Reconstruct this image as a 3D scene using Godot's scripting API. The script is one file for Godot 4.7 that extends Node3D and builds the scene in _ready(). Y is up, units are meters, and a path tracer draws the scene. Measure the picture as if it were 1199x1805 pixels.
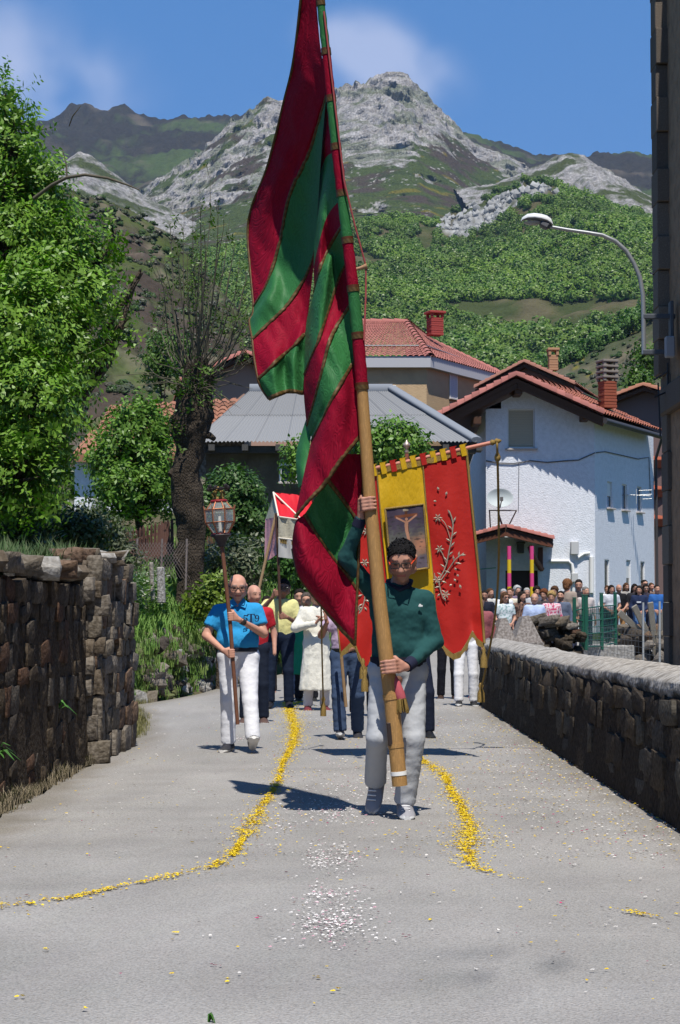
extends Node3D

const F := 3400.0          # focal length in photo pixels
const CX := 599.5
const CY := 902.5
const EYE := 1.32
const PITCH := 0.0545
var rng := RandomNumberGenerator.new()
var nz := FastNoiseLite.new()
var nf := FastNoiseLite.new()
var T := {}                # textures
var K := {}                # materials

# ---------------------------------------------------------------- mesh builder
class MB:
	var v := PackedVector3Array()
	var n := PackedVector3Array()
	var c := PackedColorArray()
	var t := PackedVector2Array()
	var i := PackedInt32Array()
	var col := Color.WHITE

	func vert(p: Vector3, nn: Vector3, uv := Vector2.ZERO) -> void:
		v.append(p); n.append(nn); c.append(col); t.append(uv)

	func quad(a: Vector3, b: Vector3, d: Vector3, e: Vector3) -> void:   # counter-clockwise seen from outside
		var nn := (b - a).cross(e - a).normalized()
		if nn == Vector3.ZERO: nn = (d - b).cross(e - b).normalized()
		var k := v.size()
		var w := (b - a).length(); var h := (e - a).length()
		vert(a, nn, Vector2(0, 0)); vert(b, nn, Vector2(w, 0)); vert(d, nn, Vector2(w, h)); vert(e, nn, Vector2(0, h))
		i.append_array([k, k + 2, k + 1, k, k + 3, k + 2])

	func tri(a: Vector3, b: Vector3, d: Vector3) -> void:
		var nn := (b - a).cross(d - a).normalized()
		var k := v.size()
		vert(a, nn); vert(b, nn); vert(d, nn)
		i.append_array([k, k + 2, k + 1])

	func grid(p: PackedVector3Array, nu: int, nv: int, wrap := false, us := 1.0, vs := 1.0) -> void:   # normal is du x dv
		var k := v.size()
		for b in nv:
			for a in nu:
				var l := b * nu + (a - 1 if a > 0 else (nu - 1 if wrap else 0))
				var r := b * nu + (a + 1 if a < nu - 1 else (0 if wrap else nu - 1))
				var dn := maxi(b - 1, 0) * nu + a
				var up := mini(b + 1, nv - 1) * nu + a
				vert(p[b * nu + a], (p[r] - p[l]).cross(p[up] - p[dn]).normalized(), Vector2(us * a / (nu - 1.0), vs * b / (nv - 1.0)))
		for b in nv - 1:
			for a in (nu if wrap else nu - 1):
				var a2 := (a + 1) % nu
				var q := k + b * nu + a; var w := k + b * nu + a2
				i.append_array([q, w + nu, w, q, q + nu, w + nu])

	func box(ce: Vector3, s: Vector3, b := Basis(), bev := 0.0) -> void:
		var h := s * 0.5
		if bev <= 0.0:
			for f in 6:
				var ax := f / 2
				var sg := 1.0 if f % 2 == 0 else -1.0
				var u := Vector3.ZERO; var w := Vector3.ZERO; var o := Vector3.ZERO
				o[ax] = h[ax] * sg
				u[(ax + 1) % 3] = h[(ax + 1) % 3] * sg
				w[(ax + 2) % 3] = h[(ax + 2) % 3]
				quad(ce + b * (o - u - w), ce + b * (o + u - w), ce + b * (o + u + w), ce + b * (o - u + w))
			return
		for f in 6:
			var ax := f / 2
			var sg := 1.0 if f % 2 == 0 else -1.0
			var u := Vector3.ZERO; var w := Vector3.ZERO; var o := Vector3.ZERO
			o[ax] = h[ax] * sg
			u[(ax + 1) % 3] = (h[(ax + 1) % 3] - bev) * sg
			w[(ax + 2) % 3] = h[(ax + 2) % 3] - bev
			quad(ce + b * (o - u - w), ce + b * (o + u - w), ce + b * (o + u + w), ce + b * (o - u + w))
		for ax in 3:
			var a1 := (ax + 1) % 3; var a2 := (ax + 2) % 3
			for s1 in [-1.0, 1.0]:
				for s2 in [-1.0, 1.0]:
					var p := Vector3.ZERO; var q := Vector3.ZERO; var l := Vector3.ZERO
					p[a1] = h[a1] * s1; p[a2] = (h[a2] - bev) * s2
					q[a1] = (h[a1] - bev) * s1; q[a2] = h[a2] * s2
					l[ax] = h[ax] - bev
					if s1 * s2 > 0: quad(ce + b * (p - l), ce + b * (q - l), ce + b * (q + l), ce + b * (p + l))
					else: quad(ce + b * (q - l), ce + b * (p - l), ce + b * (p + l), ce + b * (q + l))
		for s1 in [-1.0, 1.0]:
			for s2 in [-1.0, 1.0]:
				for s3 in [-1.0, 1.0]:
					var x := Vector3(h.x * s1, (h.y - bev) * s2, (h.z - bev) * s3)
					var y := Vector3((h.x - bev) * s1, h.y * s2, (h.z - bev) * s3)
					var z := Vector3((h.x - bev) * s1, (h.y - bev) * s2, h.z * s3)
					if s1 * s2 * s3 > 0: tri(ce + b * x, ce + b * y, ce + b * z)
					else: tri(ce + b * x, ce + b * z, ce + b * y)

	func tube(path: PackedVector3Array, rad: PackedFloat32Array, sides := 8, caps := true, squash := 1.0) -> void:
		var m := path.size()
		var p := PackedVector3Array()
		var prev := Vector3.ZERO
		for k in m:
			var tn := (path[mini(k + 1, m - 1)] - path[maxi(k - 1, 0)]).normalized()
			var nn: Vector3
			if prev == Vector3.ZERO:
				nn = tn.cross(Vector3(0.3, 0.2, 1)).normalized() if absf(tn.z) < 0.9 else tn.cross(Vector3.UP).normalized()
			else:
				nn = (prev - tn * prev.dot(tn)).normalized()
			prev = nn
			var bb := tn.cross(nn)
			var r: float = rad[mini(k, rad.size() - 1)]
			for s in sides:
				var a := TAU * s / sides
				p.append(path[k] + nn * cos(a) * r + bb * sin(a) * r * squash)
		grid(p, sides, m, true, 1.0, 1.0)
		if caps:
			for e in [0, m - 1]:
				var ce: Vector3 = path[e]
				for s in sides:
					var a := p[e * sides + s]; var b := p[e * sides + (s + 1) % sides]
					if e == 0: tri(ce, b, a)
					else: tri(ce, a, b)

	func rod(a: Vector3, b: Vector3, r: float, r2 := -1.0, sides := 8) -> void:
		tube(PackedVector3Array([a, b]), PackedFloat32Array([r, r if r2 < 0.0 else r2]), sides)

	func lathe(prof: Array, sides: int, x := Transform3D()) -> void:   # [[r, y], ...] from bottom to top
		var p := PackedVector3Array()
		for q in prof:
			for s in sides:
				var a := -TAU * s / sides
				p.append(x * Vector3(cos(a) * q[0], q[1], sin(a) * q[0]))
		grid(p, sides, prof.size(), true)

	func add(arr: Array, x := Transform3D(), colr = null) -> void:      # [verts, normals, idx]
		var k := v.size()
		for q in arr[0].size():
			v.append(x * arr[0][q]); n.append((x.basis * arr[1][q]).normalized()); t.append(Vector2.ZERO)
			c.append(col if colr == null else colr)
		for q in arr[2]: i.append(k + q)

	func mesh() -> ArrayMesh:
		var a := []
		a.resize(Mesh.ARRAY_MAX)
		a[Mesh.ARRAY_VERTEX] = v; a[Mesh.ARRAY_NORMAL] = n; a[Mesh.ARRAY_COLOR] = c; a[Mesh.ARRAY_TEX_UV] = t; a[Mesh.ARRAY_INDEX] = i
		var m := ArrayMesh.new()
		m.add_surface_from_arrays(Mesh.PRIMITIVE_TRIANGLES, a)
		return m

# ---------------------------------------------------------------- nodes
func base(called: String, label: String, category: String, p := Vector3.ZERO, turn := 0.0, group := "") -> Node3D:
	var o := Node3D.new()
	o.name = called
	add_child(o, true)
	o.position = p
	o.rotation.y = turn
	tag(o, label, category, group)
	return o

func tag(o: Node, label: String, category: String, group := "") -> void:
	o.set_meta("label", label)
	o.set_meta("category", category)
	if group: o.set_meta("group", group)

func put(called: String, m: Mesh, mt: Material, parent: Node, x := Transform3D()) -> MeshInstance3D:
	var o := MeshInstance3D.new()
	o.name = called
	o.mesh = m
	o.material_override = mt
	o.transform = x
	parent.add_child(o, true)
	return o

func stuff(o: Node) -> Node:
	o.set_meta("kind", "stuff")
	return o

func structure(called: String, m: Mesh, mt: Material) -> MeshInstance3D:
	var o := put(called, m, mt, self)
	o.set_meta("kind", "structure")
	return o

func copies(called: String, m: Mesh, mt: Material, parent: Node, xs: Array, cs: Array) -> MultiMeshInstance3D:
	var mm := MultiMesh.new()
	mm.transform_format = MultiMesh.TRANSFORM_3D
	mm.use_colors = true
	mm.mesh = m
	mm.instance_count = xs.size()
	for k in xs.size():
		mm.set_instance_transform(k, xs[k])
		mm.set_instance_color(k, cs[k])
	var o := MultiMeshInstance3D.new()
	o.name = called
	o.multimesh = mm
	o.material_override = mt
	o.set_meta("kind", "stuff")
	parent.add_child(o, true)
	return o

# ---------------------------------------------------------------- places
func at(px: float, py: float, d: float) -> Vector3:            # the point d metres ahead seen at that spot of the photograph
	var dir := Vector3((px - CX) / F, sin(PITCH) - cos(PITCH) * (py - CY) / F, -cos(PITCH) - sin(PITCH) * (py - CY) / F)
	return Vector3(0, EYE, 0) + dir * (d / -dir.z)

func on_road(px: float, py: float) -> Vector3:
	var q := at(px, py, 1.0) - Vector3(0, EYE, 0)
	var p := Vector3(0, EYE, 0) + q * (EYE / -q.y)
	p.y = ground_y(p.x, -p.z)
	return p

func lut(tab: Array, x: float) -> float:                        # [x0, y0, x1, y1, ...]
	if x <= tab[0]: return tab[1]
	for k in range(2, tab.size(), 2):
		if x <= tab[k]:
			return lerpf(tab[k - 1], tab[k + 1], (x - tab[k - 2]) / (tab[k] - tab[k - 2]))
	return tab[tab.size() - 1]

func road_left(d: float) -> float: return lut([0, -2.23, 22, -2.23, 25, -2.5, 29, -3.1, 34, -2.15, 40, -0.7, 48, 1.6, 60, 3.5], d)
func road_right(d: float) -> float: return lut([0, 2.12, 29.5, 2.15, 33, 4.5, 38, 12, 60, 16], d)

func ground_y(x: float, d: float) -> float:
	var b := maxf(0.0, d - 32.0) * 0.032 if d < 70.0 else 1.216 + (d - 70.0) * 0.06
	b = minf(b, 12.0)
	var s := road_left(d) - x - 0.3
	if s > 0.0 and d > 8.0:
		var bank := smoothstep(0.0, 0.6, s) * 0.95 + clampf(s - 0.5, 0.0, 4.0) * 0.42
		bank *= smoothstep(26.0, 33.0, d) * 0.85 + 0.15
		bank += maxf(0.0, minf(s, 6.0) * 0.18) * smoothstep(40.0, 52.0, d)
		var ter := 1.45 * smoothstep(0.3, 0.75, s)
		b += lerpf(ter, bank, smoothstep(19.6, 20.6, d))
	return b

# ---------------------------------------------------------------- materials
func M(c: Color, rough := 0.9, o := {}) -> StandardMaterial3D:       # c is a linear base colour
	var m := StandardMaterial3D.new()
	m.albedo_color = Color(c.r, c.g, c.b, 1.0).linear_to_srgb()
	m.roughness = rough
	m.metallic = o.get("metal", 0.0)
	m.metallic_specular = o.get("spec", 0.35)
	m.vertex_color_use_as_albedo = o.get("vc", false)
	if o.has("tex"):
		m.albedo_texture = o.tex
	if o.has("nrm"):
		m.normal_enabled = true
		m.normal_texture = o.nrm
		m.normal_scale = o.get("ns", 1.0)
	if o.has("tri"):
		m.uv1_triplanar = true
		m.uv1_world_triplanar = o.get("world", false)
		m.uv1_scale = Vector3.ONE * o.tri if o.tri is float else o.tri
	elif o.has("uv"):
		m.uv1_scale = Vector3(o.uv, o.uv, 1)
	if o.has("back"):
		m.backlight_enabled = true
		m.backlight = o.back
	if o.has("rim"):
		m.rim_enabled = true
		m.rim = o.rim
	m.cull_mode = BaseMaterial3D.CULL_DISABLED
	return m

func ntex(sd: int, freq: float, oct: int, cols: Array, size := 512, kind := FastNoiseLite.TYPE_SIMPLEX_SMOOTH, offs := []) -> NoiseTexture2D:
	var f := FastNoiseLite.new()
	f.seed = sd; f.frequency = freq; f.noise_type = kind
	f.fractal_octaves = oct
	var t := NoiseTexture2D.new()
	t.width = size; t.height = size; t.seamless = true; t.noise = f
	t.generate_mipmaps = false
	var g := Gradient.new()
	var os := PackedFloat32Array(); var cs := PackedColorArray()
	for k in cols.size():
		os.append(offs[k] if offs.size() else float(k) / (cols.size() - 1))
		cs.append((cols[k] if cols[k] is Color else Color(cols[k], cols[k], cols[k])).linear_to_srgb())
	g.offsets = os; g.colors = cs
	t.color_ramp = g
	return t

func nmap(sd: int, freq: float, oct: int, strength: float, size := 512, kind := FastNoiseLite.TYPE_SIMPLEX_SMOOTH) -> NoiseTexture2D:
	var f := FastNoiseLite.new()
	f.seed = sd; f.frequency = freq; f.noise_type = kind; f.fractal_octaves = oct
	var t := NoiseTexture2D.new()
	t.width = size; t.height = size; t.seamless = true; t.noise = f
	t.as_normal_map = true; t.bump_strength = strength; t.generate_mipmaps = false
	return t

func smooth(v: PackedVector3Array, i: PackedInt32Array) -> PackedVector3Array:
	var n := PackedVector3Array()
	n.resize(v.size())
	for k in range(0, i.size(), 3):
		var a := v[i[k]]
		var q := (v[i[k + 2]] - a).cross(v[i[k + 1]] - a)
		n[i[k]] += q; n[i[k + 1]] += q; n[i[k + 2]] += q
	for k in n.size(): n[k] = n[k].normalized()
	return n

# ---------------------------------------------------------------- smooth bodies: tapered capsules joined and meshed by surface nets
func surf(prims: Array, cell: float, bl: float, cuts := [], disp := 0.0, freq := 14.0, sq := Vector3.ONE) -> Array:
	var lo := Vector3.ONE * 1e9; var hi := -lo
	for pr in prims:
		var m: float = maxf(pr[2], pr[3]) * maxf(1.0, pr[4] if pr.size() > 4 else 1.0) + bl * 2.0 + 3.0 * cell
		lo = lo.min(pr[0].min(pr[1]) - Vector3.ONE * m)
		hi = hi.max(pr[0].max(pr[1]) + Vector3.ONE * m)
	var nx := int((hi.x - lo.x) / cell) + 2; var ny := int((hi.y - lo.y) / cell) + 2; var nzz := int((hi.z - lo.z) / cell) + 2
	var f := PackedFloat32Array()
	f.resize(nx * ny * nzz)
	var ib := -1.0 / bl
	for pr in prims:
		var sz: float = pr[4] if pr.size() > 4 else 1.0
		var ra: float = pr[2]; var dr: float = pr[3] - ra
		var m: float = maxf(pr[2], pr[3]) * maxf(1.0, sz) + bl * 2.0 + 2.0 * cell
		var a0: Vector3 = pr[0]; var b0: Vector3 = pr[1]
		var l: Vector3 = ((a0.min(b0) - Vector3.ONE * m - lo) / cell).max(Vector3.ZERO)
		var h: Vector3 = (a0.max(b0) + Vector3.ONE * m - lo) / cell
		var a := Vector3(a0.x, a0.y, a0.z / sz); var b := Vector3(b0.x, b0.y, b0.z / sz)
		var ba := b - a
		var ibb := 1.0 / maxf(ba.length_squared(), 1e-9)
		var flat: bool = pr.size() > 5
		var ln := ba.length()
		var x0 := int(l.x); var x1 := mini(int(h.x) + 1, nx)
		for z in range(int(l.z), mini(int(h.z) + 1, nzz)):
			var pz := (lo.z + z * cell) / sz
			for y in range(int(l.y), mini(int(h.y) + 1, ny)):
				var py := lo.y + y * cell
				var k := (z * ny + y) * nx
				for x in range(x0, x1):
					var pa := Vector3(lo.x + x * cell, py, pz) - a
					var tu := pa.dot(ba) * ibb
					var t := clampf(tu, 0.0, 1.0)
					var d := (pa - ba * t).length() - ra - dr * t
					if flat and tu > 0.8: d = maxf((pa - ba * tu).length() - ra - dr * tu, (tu - 1.0) * ln)
					f[k + x] += exp(d * ib)
	if cuts.size():
		for z in nzz:
			for y in ny:
				for x in nx:
					var k := (z * ny + y) * nx + x
					if f[k] > 0.02:
						var p := lo + Vector3(x, y, z) * cell
						var d := -bl * log(f[k])
						for cu in cuts: d = maxf(d, p.dot(cu[0]) - cu[1])
						f[k] = exp(d * ib)
	var v := PackedVector3Array(); var idx := PackedInt32Array()
	var at_cell := PackedInt32Array()
	at_cell.resize(nx * ny * nzz)
	var sy := nx; var szz := nx * ny
	var off := [0, 1, sy, sy + 1, szz, szz + 1, szz + sy, szz + sy + 1]
	var edges := [[0, 1], [2, 3], [4, 5], [6, 7], [0, 2], [1, 3], [4, 6], [5, 7], [0, 4], [1, 5], [2, 6], [3, 7]]
	for z in nzz - 1:
		for y in ny - 1:
			var row := (z * ny + y) * nx
			for x in nx - 1:
				var k := row + x
				var s := int(f[k] > 1.0) + int(f[k + 1] > 1.0) + int(f[k + sy] > 1.0) + int(f[k + sy + 1] > 1.0) + int(f[k + szz] > 1.0) + int(f[k + szz + 1] > 1.0) + int(f[k + szz + sy] > 1.0) + int(f[k + szz + sy + 1] > 1.0)
				if s == 0 or s == 8: continue
				var dd := []
				for o in off: dd.append(bl * log(maxf(f[k + o], 1e-9)))
				var su := Vector3.ZERO; var cn := 0
				for e in edges:
					var p: float = dd[e[0]]; var q: float = dd[e[1]]
					if (p > 0.0) != (q > 0.0):
						var t := p / (p - q)
						var c0 := Vector3(e[0] & 1, (e[0] >> 1) & 1, e[0] >> 2); var c1 := Vector3(e[1] & 1, (e[1] >> 1) & 1, e[1] >> 2)
						su += c0.lerp(c1, t); cn += 1
				v.append(lo + (Vector3(x, y, z) + su / cn) * cell)
				at_cell[k] = v.size()
				var ins := f[k] > 1.0
				if y > 0 and z > 0 and ins != (f[k + 1] > 1.0): netq(idx, at_cell, k, sy, szz, ins)
				if x > 0 and z > 0 and ins != (f[k + sy] > 1.0): netq(idx, at_cell, k, szz, 1, ins)
				if x > 0 and y > 0 and ins != (f[k + szz] > 1.0): netq(idx, at_cell, k, 1, sy, ins)
	var n := smooth(v, idx)
	if disp > 0.0:
		for k in v.size():
			v[k] += n[k] * disp * (nf.get_noise_3dv(v[k] * sq * freq) + 0.5 * nf.get_noise_3dv(v[k] * sq * freq * 2.7))
		n = smooth(v, idx)
	return [v, n, idx]

func netq(idx: PackedInt32Array, ac: PackedInt32Array, k: int, s1: int, s2: int, ins: bool) -> void:
	var a := ac[k] - 1; var b := ac[k - s1] - 1; var c := ac[k - s1 - s2] - 1; var d := ac[k - s2] - 1
	if a < 0 or b < 0 or c < 0 or d < 0: return
	if ins: idx.append_array([a, c, b, a, d, c])
	else: idx.append_array([a, b, c, a, c, d])

# ---------------------------------------------------------------- sky, camera, materials
func setup() -> void:
	var cam = Camera3D.new()
	cam.name = "camera"
	cam.position = Vector3(0, EYE, 0)
	cam.rotation.x = PITCH
	cam.fov = rad_to_deg(2.0 * atan(CY / F))
	cam.near = 0.1
	cam.far = 12000.0
	add_child(cam)
	var sun = DirectionalLight3D.new()
	sun.name = "sun"
	sun.light_energy = 1.6
	sun.light_color = Color(1.0, 0.98, 0.94)
	sun.light_angular_distance = 0.53
	sun.shadow_enabled = true
	add_child(sun)
	sun.look_at_from_position(Vector3(0.055, 1.0, 0.46), Vector3.ZERO)
	var e = Environment.new()
	e.background_mode = Environment.BG_SKY
	var sm = ProceduralSkyMaterial.new()
	sm.sky_top_color = Color(0.24, 0.44, 0.68)
	sm.sky_horizon_color = Color(0.42, 0.6, 0.83)
	sm.sky_curve = 0.16
	sm.ground_bottom_color = Color(0.16, 0.17, 0.13)
	sm.ground_horizon_color = Color(0.42, 0.5, 0.55)
	sm.ground_curve = 0.05
	sm.sun_angle_max = 2.0
	sm.sky_cover = clouds()
	sm.sky_cover_modulate = Color(1, 1, 1, 1)
	e.sky = Sky.new()
	e.sky.sky_material = sm
	e.tonemap_mode = Environment.TONE_MAPPER_LINEAR
	e.tonemap_exposure = 1.25
	e.sdfgi_enabled = true
	e.ssao_enabled = true
	e.ssil_enabled = true
	e.fog_enabled = true
	e.fog_density = 0.00005
	e.fog_light_color = Color(0.62, 0.74, 0.9)
	var w = WorldEnvironment.new()
	w.name = "environment"
	w.environment = e
	add_child(w)

func clouds() -> ImageTexture:          # thin scattered cumulus all round the sky, low over the hills
	var w = 2048; var h = 1024
	var im = Image.create(w, h, false, Image.FORMAT_RGBA8)
	im.fill(Color(0, 0, 0, 0))
	var f = FastNoiseLite.new()
	f.seed = 11; f.frequency = 1.0; f.fractal_octaves = 6
	f.noise_type = FastNoiseLite.TYPE_SIMPLEX_SMOOTH
	var g = FastNoiseLite.new()
	g.seed = 5; g.frequency = 1.0; g.fractal_octaves = 2
	# soft banks of cloud: azimuth and elevation in degrees (0 is up the valley), width, height, strength
	var bk = [[1.9, 15.9, 2.0, 1.3, 1.15], [0.2, 17.0, 1.5, 0.9, 0.85], [-8.6, 15.2, 3.0, 1.4, 0.7], [-13.0, 16.5, 5.0, 2.4, 0.8], [14.0, 14.5, 3.0, 1.6, 0.5]]
	for k in 26:
		var az = 28.0 + k * 12.0
		bk.append([az + 5.0 * sin(k * 7.1), 14.0 + 9.0 * absf(sin(k * 3.7)), 4.0 + 3.0 * absf(sin(k * 2.3)), 1.8 + 1.6 * absf(cos(k * 5.1)), 0.6 + 0.4 * absf(sin(k * 1.3))])
	for y in h:
		var el = 90.0 - (y + 0.5) * 180.0 / h
		if el < -2.0 or el > 45.0: continue
		for x in w:
			var az = wrapf((x + 0.5) / w * 360.0, -180.0, 180.0)      # column 0 looks along -z
			var s = 0.0
			for b in bk:
				var da: float = absf(wrapf(az - b[0], -180.0, 180.0)) / b[2]
				var de: float = absf(el - b[1]) / b[3]
				var q = da * da + de * de
				if q < 4.0: s += b[4] * exp(-q * 1.3)
			if s < 0.03: continue
			var dir = Vector3(sin(deg_to_rad(az)) * cos(deg_to_rad(el)), sin(deg_to_rad(el)), -cos(deg_to_rad(az)) * cos(deg_to_rad(el)))
			var nn = f.get_noise_3dv(dir * 14.0) * 0.85 + f.get_noise_3dv(dir * 40.0) * 0.3
			var a = smoothstep(0.05, 0.8, s * (0.7 + 0.9 * nn))
			im.set_pixel(x, y, Color(0.55, 0.5, 0.42, a))
	return ImageTexture.create_from_image(im)

func make_materials() -> void:
	T.speck = ntex(3, 0.09, 4, [0.55, 0.8, 0.72, 1.0, 0.85], 512)
	T.fine = ntex(4, 0.25, 3, [0.5, 0.78, 1.0], 512)
	T.blotch = ntex(5, 0.012, 5, [0.5, 0.72, 0.85, 1.0], 512)
	T.stone = ntex(6, 0.03, 6, [Color(0.36, 0.34, 0.31), Color(0.58, 0.55, 0.51), Color(0.76, 0.74, 0.71), Color(1, 0.99, 0.96)], 512, FastNoiseLite.TYPE_SIMPLEX_SMOOTH, [0.15, 0.42, 0.6, 0.85])
	T.stone_n = nmap(7, 0.03, 6, 8.0)
	T.bump = nmap(8, 0.12, 4, 6.0)
	T.bark = ntex(9, 0.03, 5, [Color(0.3, 0.27, 0.24), Color(0.6, 0.56, 0.5), Color(1, 0.98, 0.92)], 512)
	T.bark_n = nmap(9, 0.05, 5, 16.0, 512, FastNoiseLite.TYPE_PERLIN)
	T.fold = nmap(17, 0.012, 3, 14.0, 512)
	T.cloth_n = nmap(12, 0.4, 2, 2.0, 512)
	T.wrinkle = nmap(13, 0.02, 3, 6.0, 512)
	T.damask_n = damask(true)
	T.damask = damask(false)
	T.wood = ntex(14, 0.02, 5, [0.6, 0.8, 0.7, 1.0, 0.85], 512)
	T.plaster_n = nmap(15, 0.06, 5, 2.5)
	K.stone_dark = M(Color(0.17, 0.135, 0.1), 0.95, {"vc": true, "tex": T.stone, "nrm": T.stone_n, "tri": 1.4, "world": true, "ns": 0.8, "spec": 0.2})
	K.mortar = M(Color(0.12, 0.1, 0.08), 0.97, {"vc": true, "tex": T.stone, "nrm": T.stone_n, "tri": 1.1, "ns": 1.5, "world": true, "spec": 0.2})
	K.coping = M(Color(0.5, 0.48, 0.46), 0.97, {"vc": true, "tex": T.stone, "nrm": T.stone_n, "tri": 0.9, "ns": 0.8, "world": true, "spec": 0.2})
	K.rock = M(Color(0.42, 0.41, 0.4), 0.95, {"vc": true, "tex": T.stone, "nrm": T.stone_n, "tri": 1.2, "world": true, "ns": 0.7, "spec": 0.2})
	K.bark = M(Color(0.13, 0.11, 0.09), 0.97, {"vc": true, "tex": T.bark, "nrm": T.bark_n, "tri": Vector3(2.2, 0.8, 2.2), "ns": 2.0, "spec": 0.2})
	K.twig = M(Color(0.11, 0.095, 0.07), 0.9, {"spec": 0.2})
	K.leaf = M(Color(1, 1, 1), 0.42, {"vc": true, "back": Color(0.55, 0.75, 0.15), "spec": 0.4})
	K.grass = M(Color(1, 1, 1), 0.6, {"vc": true, "back": Color(0.4, 0.55, 0.15), "spec": 0.3})
	K.vc = M(Color(1, 1, 1), 0.85, {"vc": true, "spec": 0.25})
	K.skin = M(Color(1, 1, 1), 0.55, {"vc": true, "spec": 0.4})
	K.gold = M(Color(0.34, 0.22, 0.06), 0.5, {"metal": 0.25, "tex": T.fine, "uv": 14.0, "nrm": T.cloth_n, "ns": 1.5})
	K.wood = M(Color(0.45, 0.25, 0.09), 0.5, {"vc": true, "tex": T.wood, "tri": Vector3(9.0, 1.2, 9.0), "nrm": T.bump, "ns": 0.3})
	K.dark_wood = M(Color(0.09, 0.042, 0.022), 0.6, {"tex": T.wood, "tri": Vector3(6.0, 2.0, 6.0)})
	K.metal = M(Color(0.2, 0.2, 0.21), 0.5, {"metal": 0.6})
	K.glass = M(Color(0.9, 0.95, 0.95), 0.03)
	K.glass.transparency = BaseMaterial3D.TRANSPARENCY_ALPHA
	K.glass.albedo_color.a = 0.15

func damask(normal: bool) -> ImageTexture:      # woven scroll pattern of the brocade, one repeat
	var s = 256
	var im = Image.create(s, s, false, Image.FORMAT_RGBA8)
	for y in s:
		for x in s:
			var u = TAU * x / s; var w = TAU * y / s
			var a = sin(2.0 * u + 1.7 * sin(w * 2.0) + 0.8 * sin(3.0 * w)) + cos(2.0 * w + 1.9 * sin(u * 2.0 + 0.6) + 0.7 * sin(4.0 * u))
			var b = sin(5.0 * a + 1.2 * sin(3.0 * u))
			var g = smoothstep(-0.25, 0.25, b)
			var th = 0.5 + 0.5 * sin(64.0 * w) * 0.25
			var c = lerpf(0.93, 1.0, g) if not normal else clampf(g * 0.7 + th * 0.2, 0.0, 1.0)
			im.set_pixel(x, y, Color(c, c, c))
	if normal:
		im.bump_map_to_normal_map(3.0)
	return ImageTexture.create_from_image(im)

# ---------------------------------------------------------------- hills: height fields in world space
func hill(called: String, ridge: Array, front: float, back: float, foot: Array, nx: int, nd: int, shape: Callable, paint: Callable, mt: Material) -> Array:
	# ridge: [x, y, d, ...] world points of the crest, front: metres the slope runs out towards us; foot: [x, y, ...] of its foot
	var xs = []; var ys = []; var ds = []
	for k in range(0, ridge.size(), 3):
		xs.append_array([ridge[k], ridge[k + 1]]); ds.append_array([ridge[k], ridge[k + 2]])
	var x0: float = ridge[0]; var x1: float = ridge[ridge.size() - 3]
	var p = PackedVector3Array()
	var nb = maxi(6, nd / 6)
	for b in nd + nb:
		for a in nx:
			var x = lerpf(x0, x1, a / (nx - 1.0))
			var top = lut(xs, x); var d = lut(ds, x); var bot = lut(foot, x)
			var y: float; var dd: float
			if b < nd:
				var t = b / (nd - 1.0)          # 0 foot, 1 crest
				dd = d - front * (1.0 - t)
				y = lerpf(bot, top, shape.call(t, x)) if b > 0 else bot - 60.0
			else:
				var t = (b - nd + 1.0) / nb
				dd = d + back * t
				y = top - (top - bot) * t * 0.8
			p.append(Vector3(x, y, -dd))
	var m = MB.new()
	m.grid(displaced(p, nx, nd + nb, paint, false), nx, nd + nb)
	for k in p.size():
		m.c[k] = paint.call(m.v[k], m.n[k], lut(xs, m.v[k].x))[0]
	structure(called, m.mesh(), mt)
	return [m, nx, nd]

func displaced(p: PackedVector3Array, _nx: int, _nv: int, paint: Callable, _flat: bool) -> PackedVector3Array:
	for k in p.size():
		var q: Array = paint.call(p[k], Vector3.ZERO, 0.0)
		p[k] += q[1]
	return p

func ridge_of(px: Array, d: float) -> Array:     # crest points read off the photograph at a distance
	var o = []
	for k in range(0, px.size(), 2):
		var q = at(px[k], px[k + 1], d)
		o.append_array([q.x, q.y, d])
	return o

func nn3(p: Vector3, s: float) -> float: return nf.get_noise_3d(p.x * s, p.y * s, p.z * s)
func rid(p: Vector3, s: float) -> float: return 1.0 - absf(nn3(p, s)) * 2.2

func n1(p: Vector3, s: float) -> float: return nz.get_noise_3d(p.x * s, p.y * s, p.z * s)
func rib(p: Vector3, s: float) -> float: return 1.0 - absf(n1(p, s)) * 2.4

func crag(p: Vector3, m: float) -> Vector3:      # limestone: ribs running down the slope, broken by ledges
	var w = Vector3(p.x + n1(p, 0.007) * 50.0 + p.y * 0.35, p.y * 0.5, p.z * 0.5)
	var r = rib(w, 0.012) * 6.0 + rib(w + Vector3(31, 0, 0), 0.03) * 5.0 + rib(w * Vector3(1, 1.5, 1.5), 0.065) * 3.0 + rib(w * Vector3(1.0, 1.8, 1.8), 0.13) * 1.6
	return Vector3(0, (r - 8.0) * 0.2, (r - 8.0) * 0.8) * m

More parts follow.
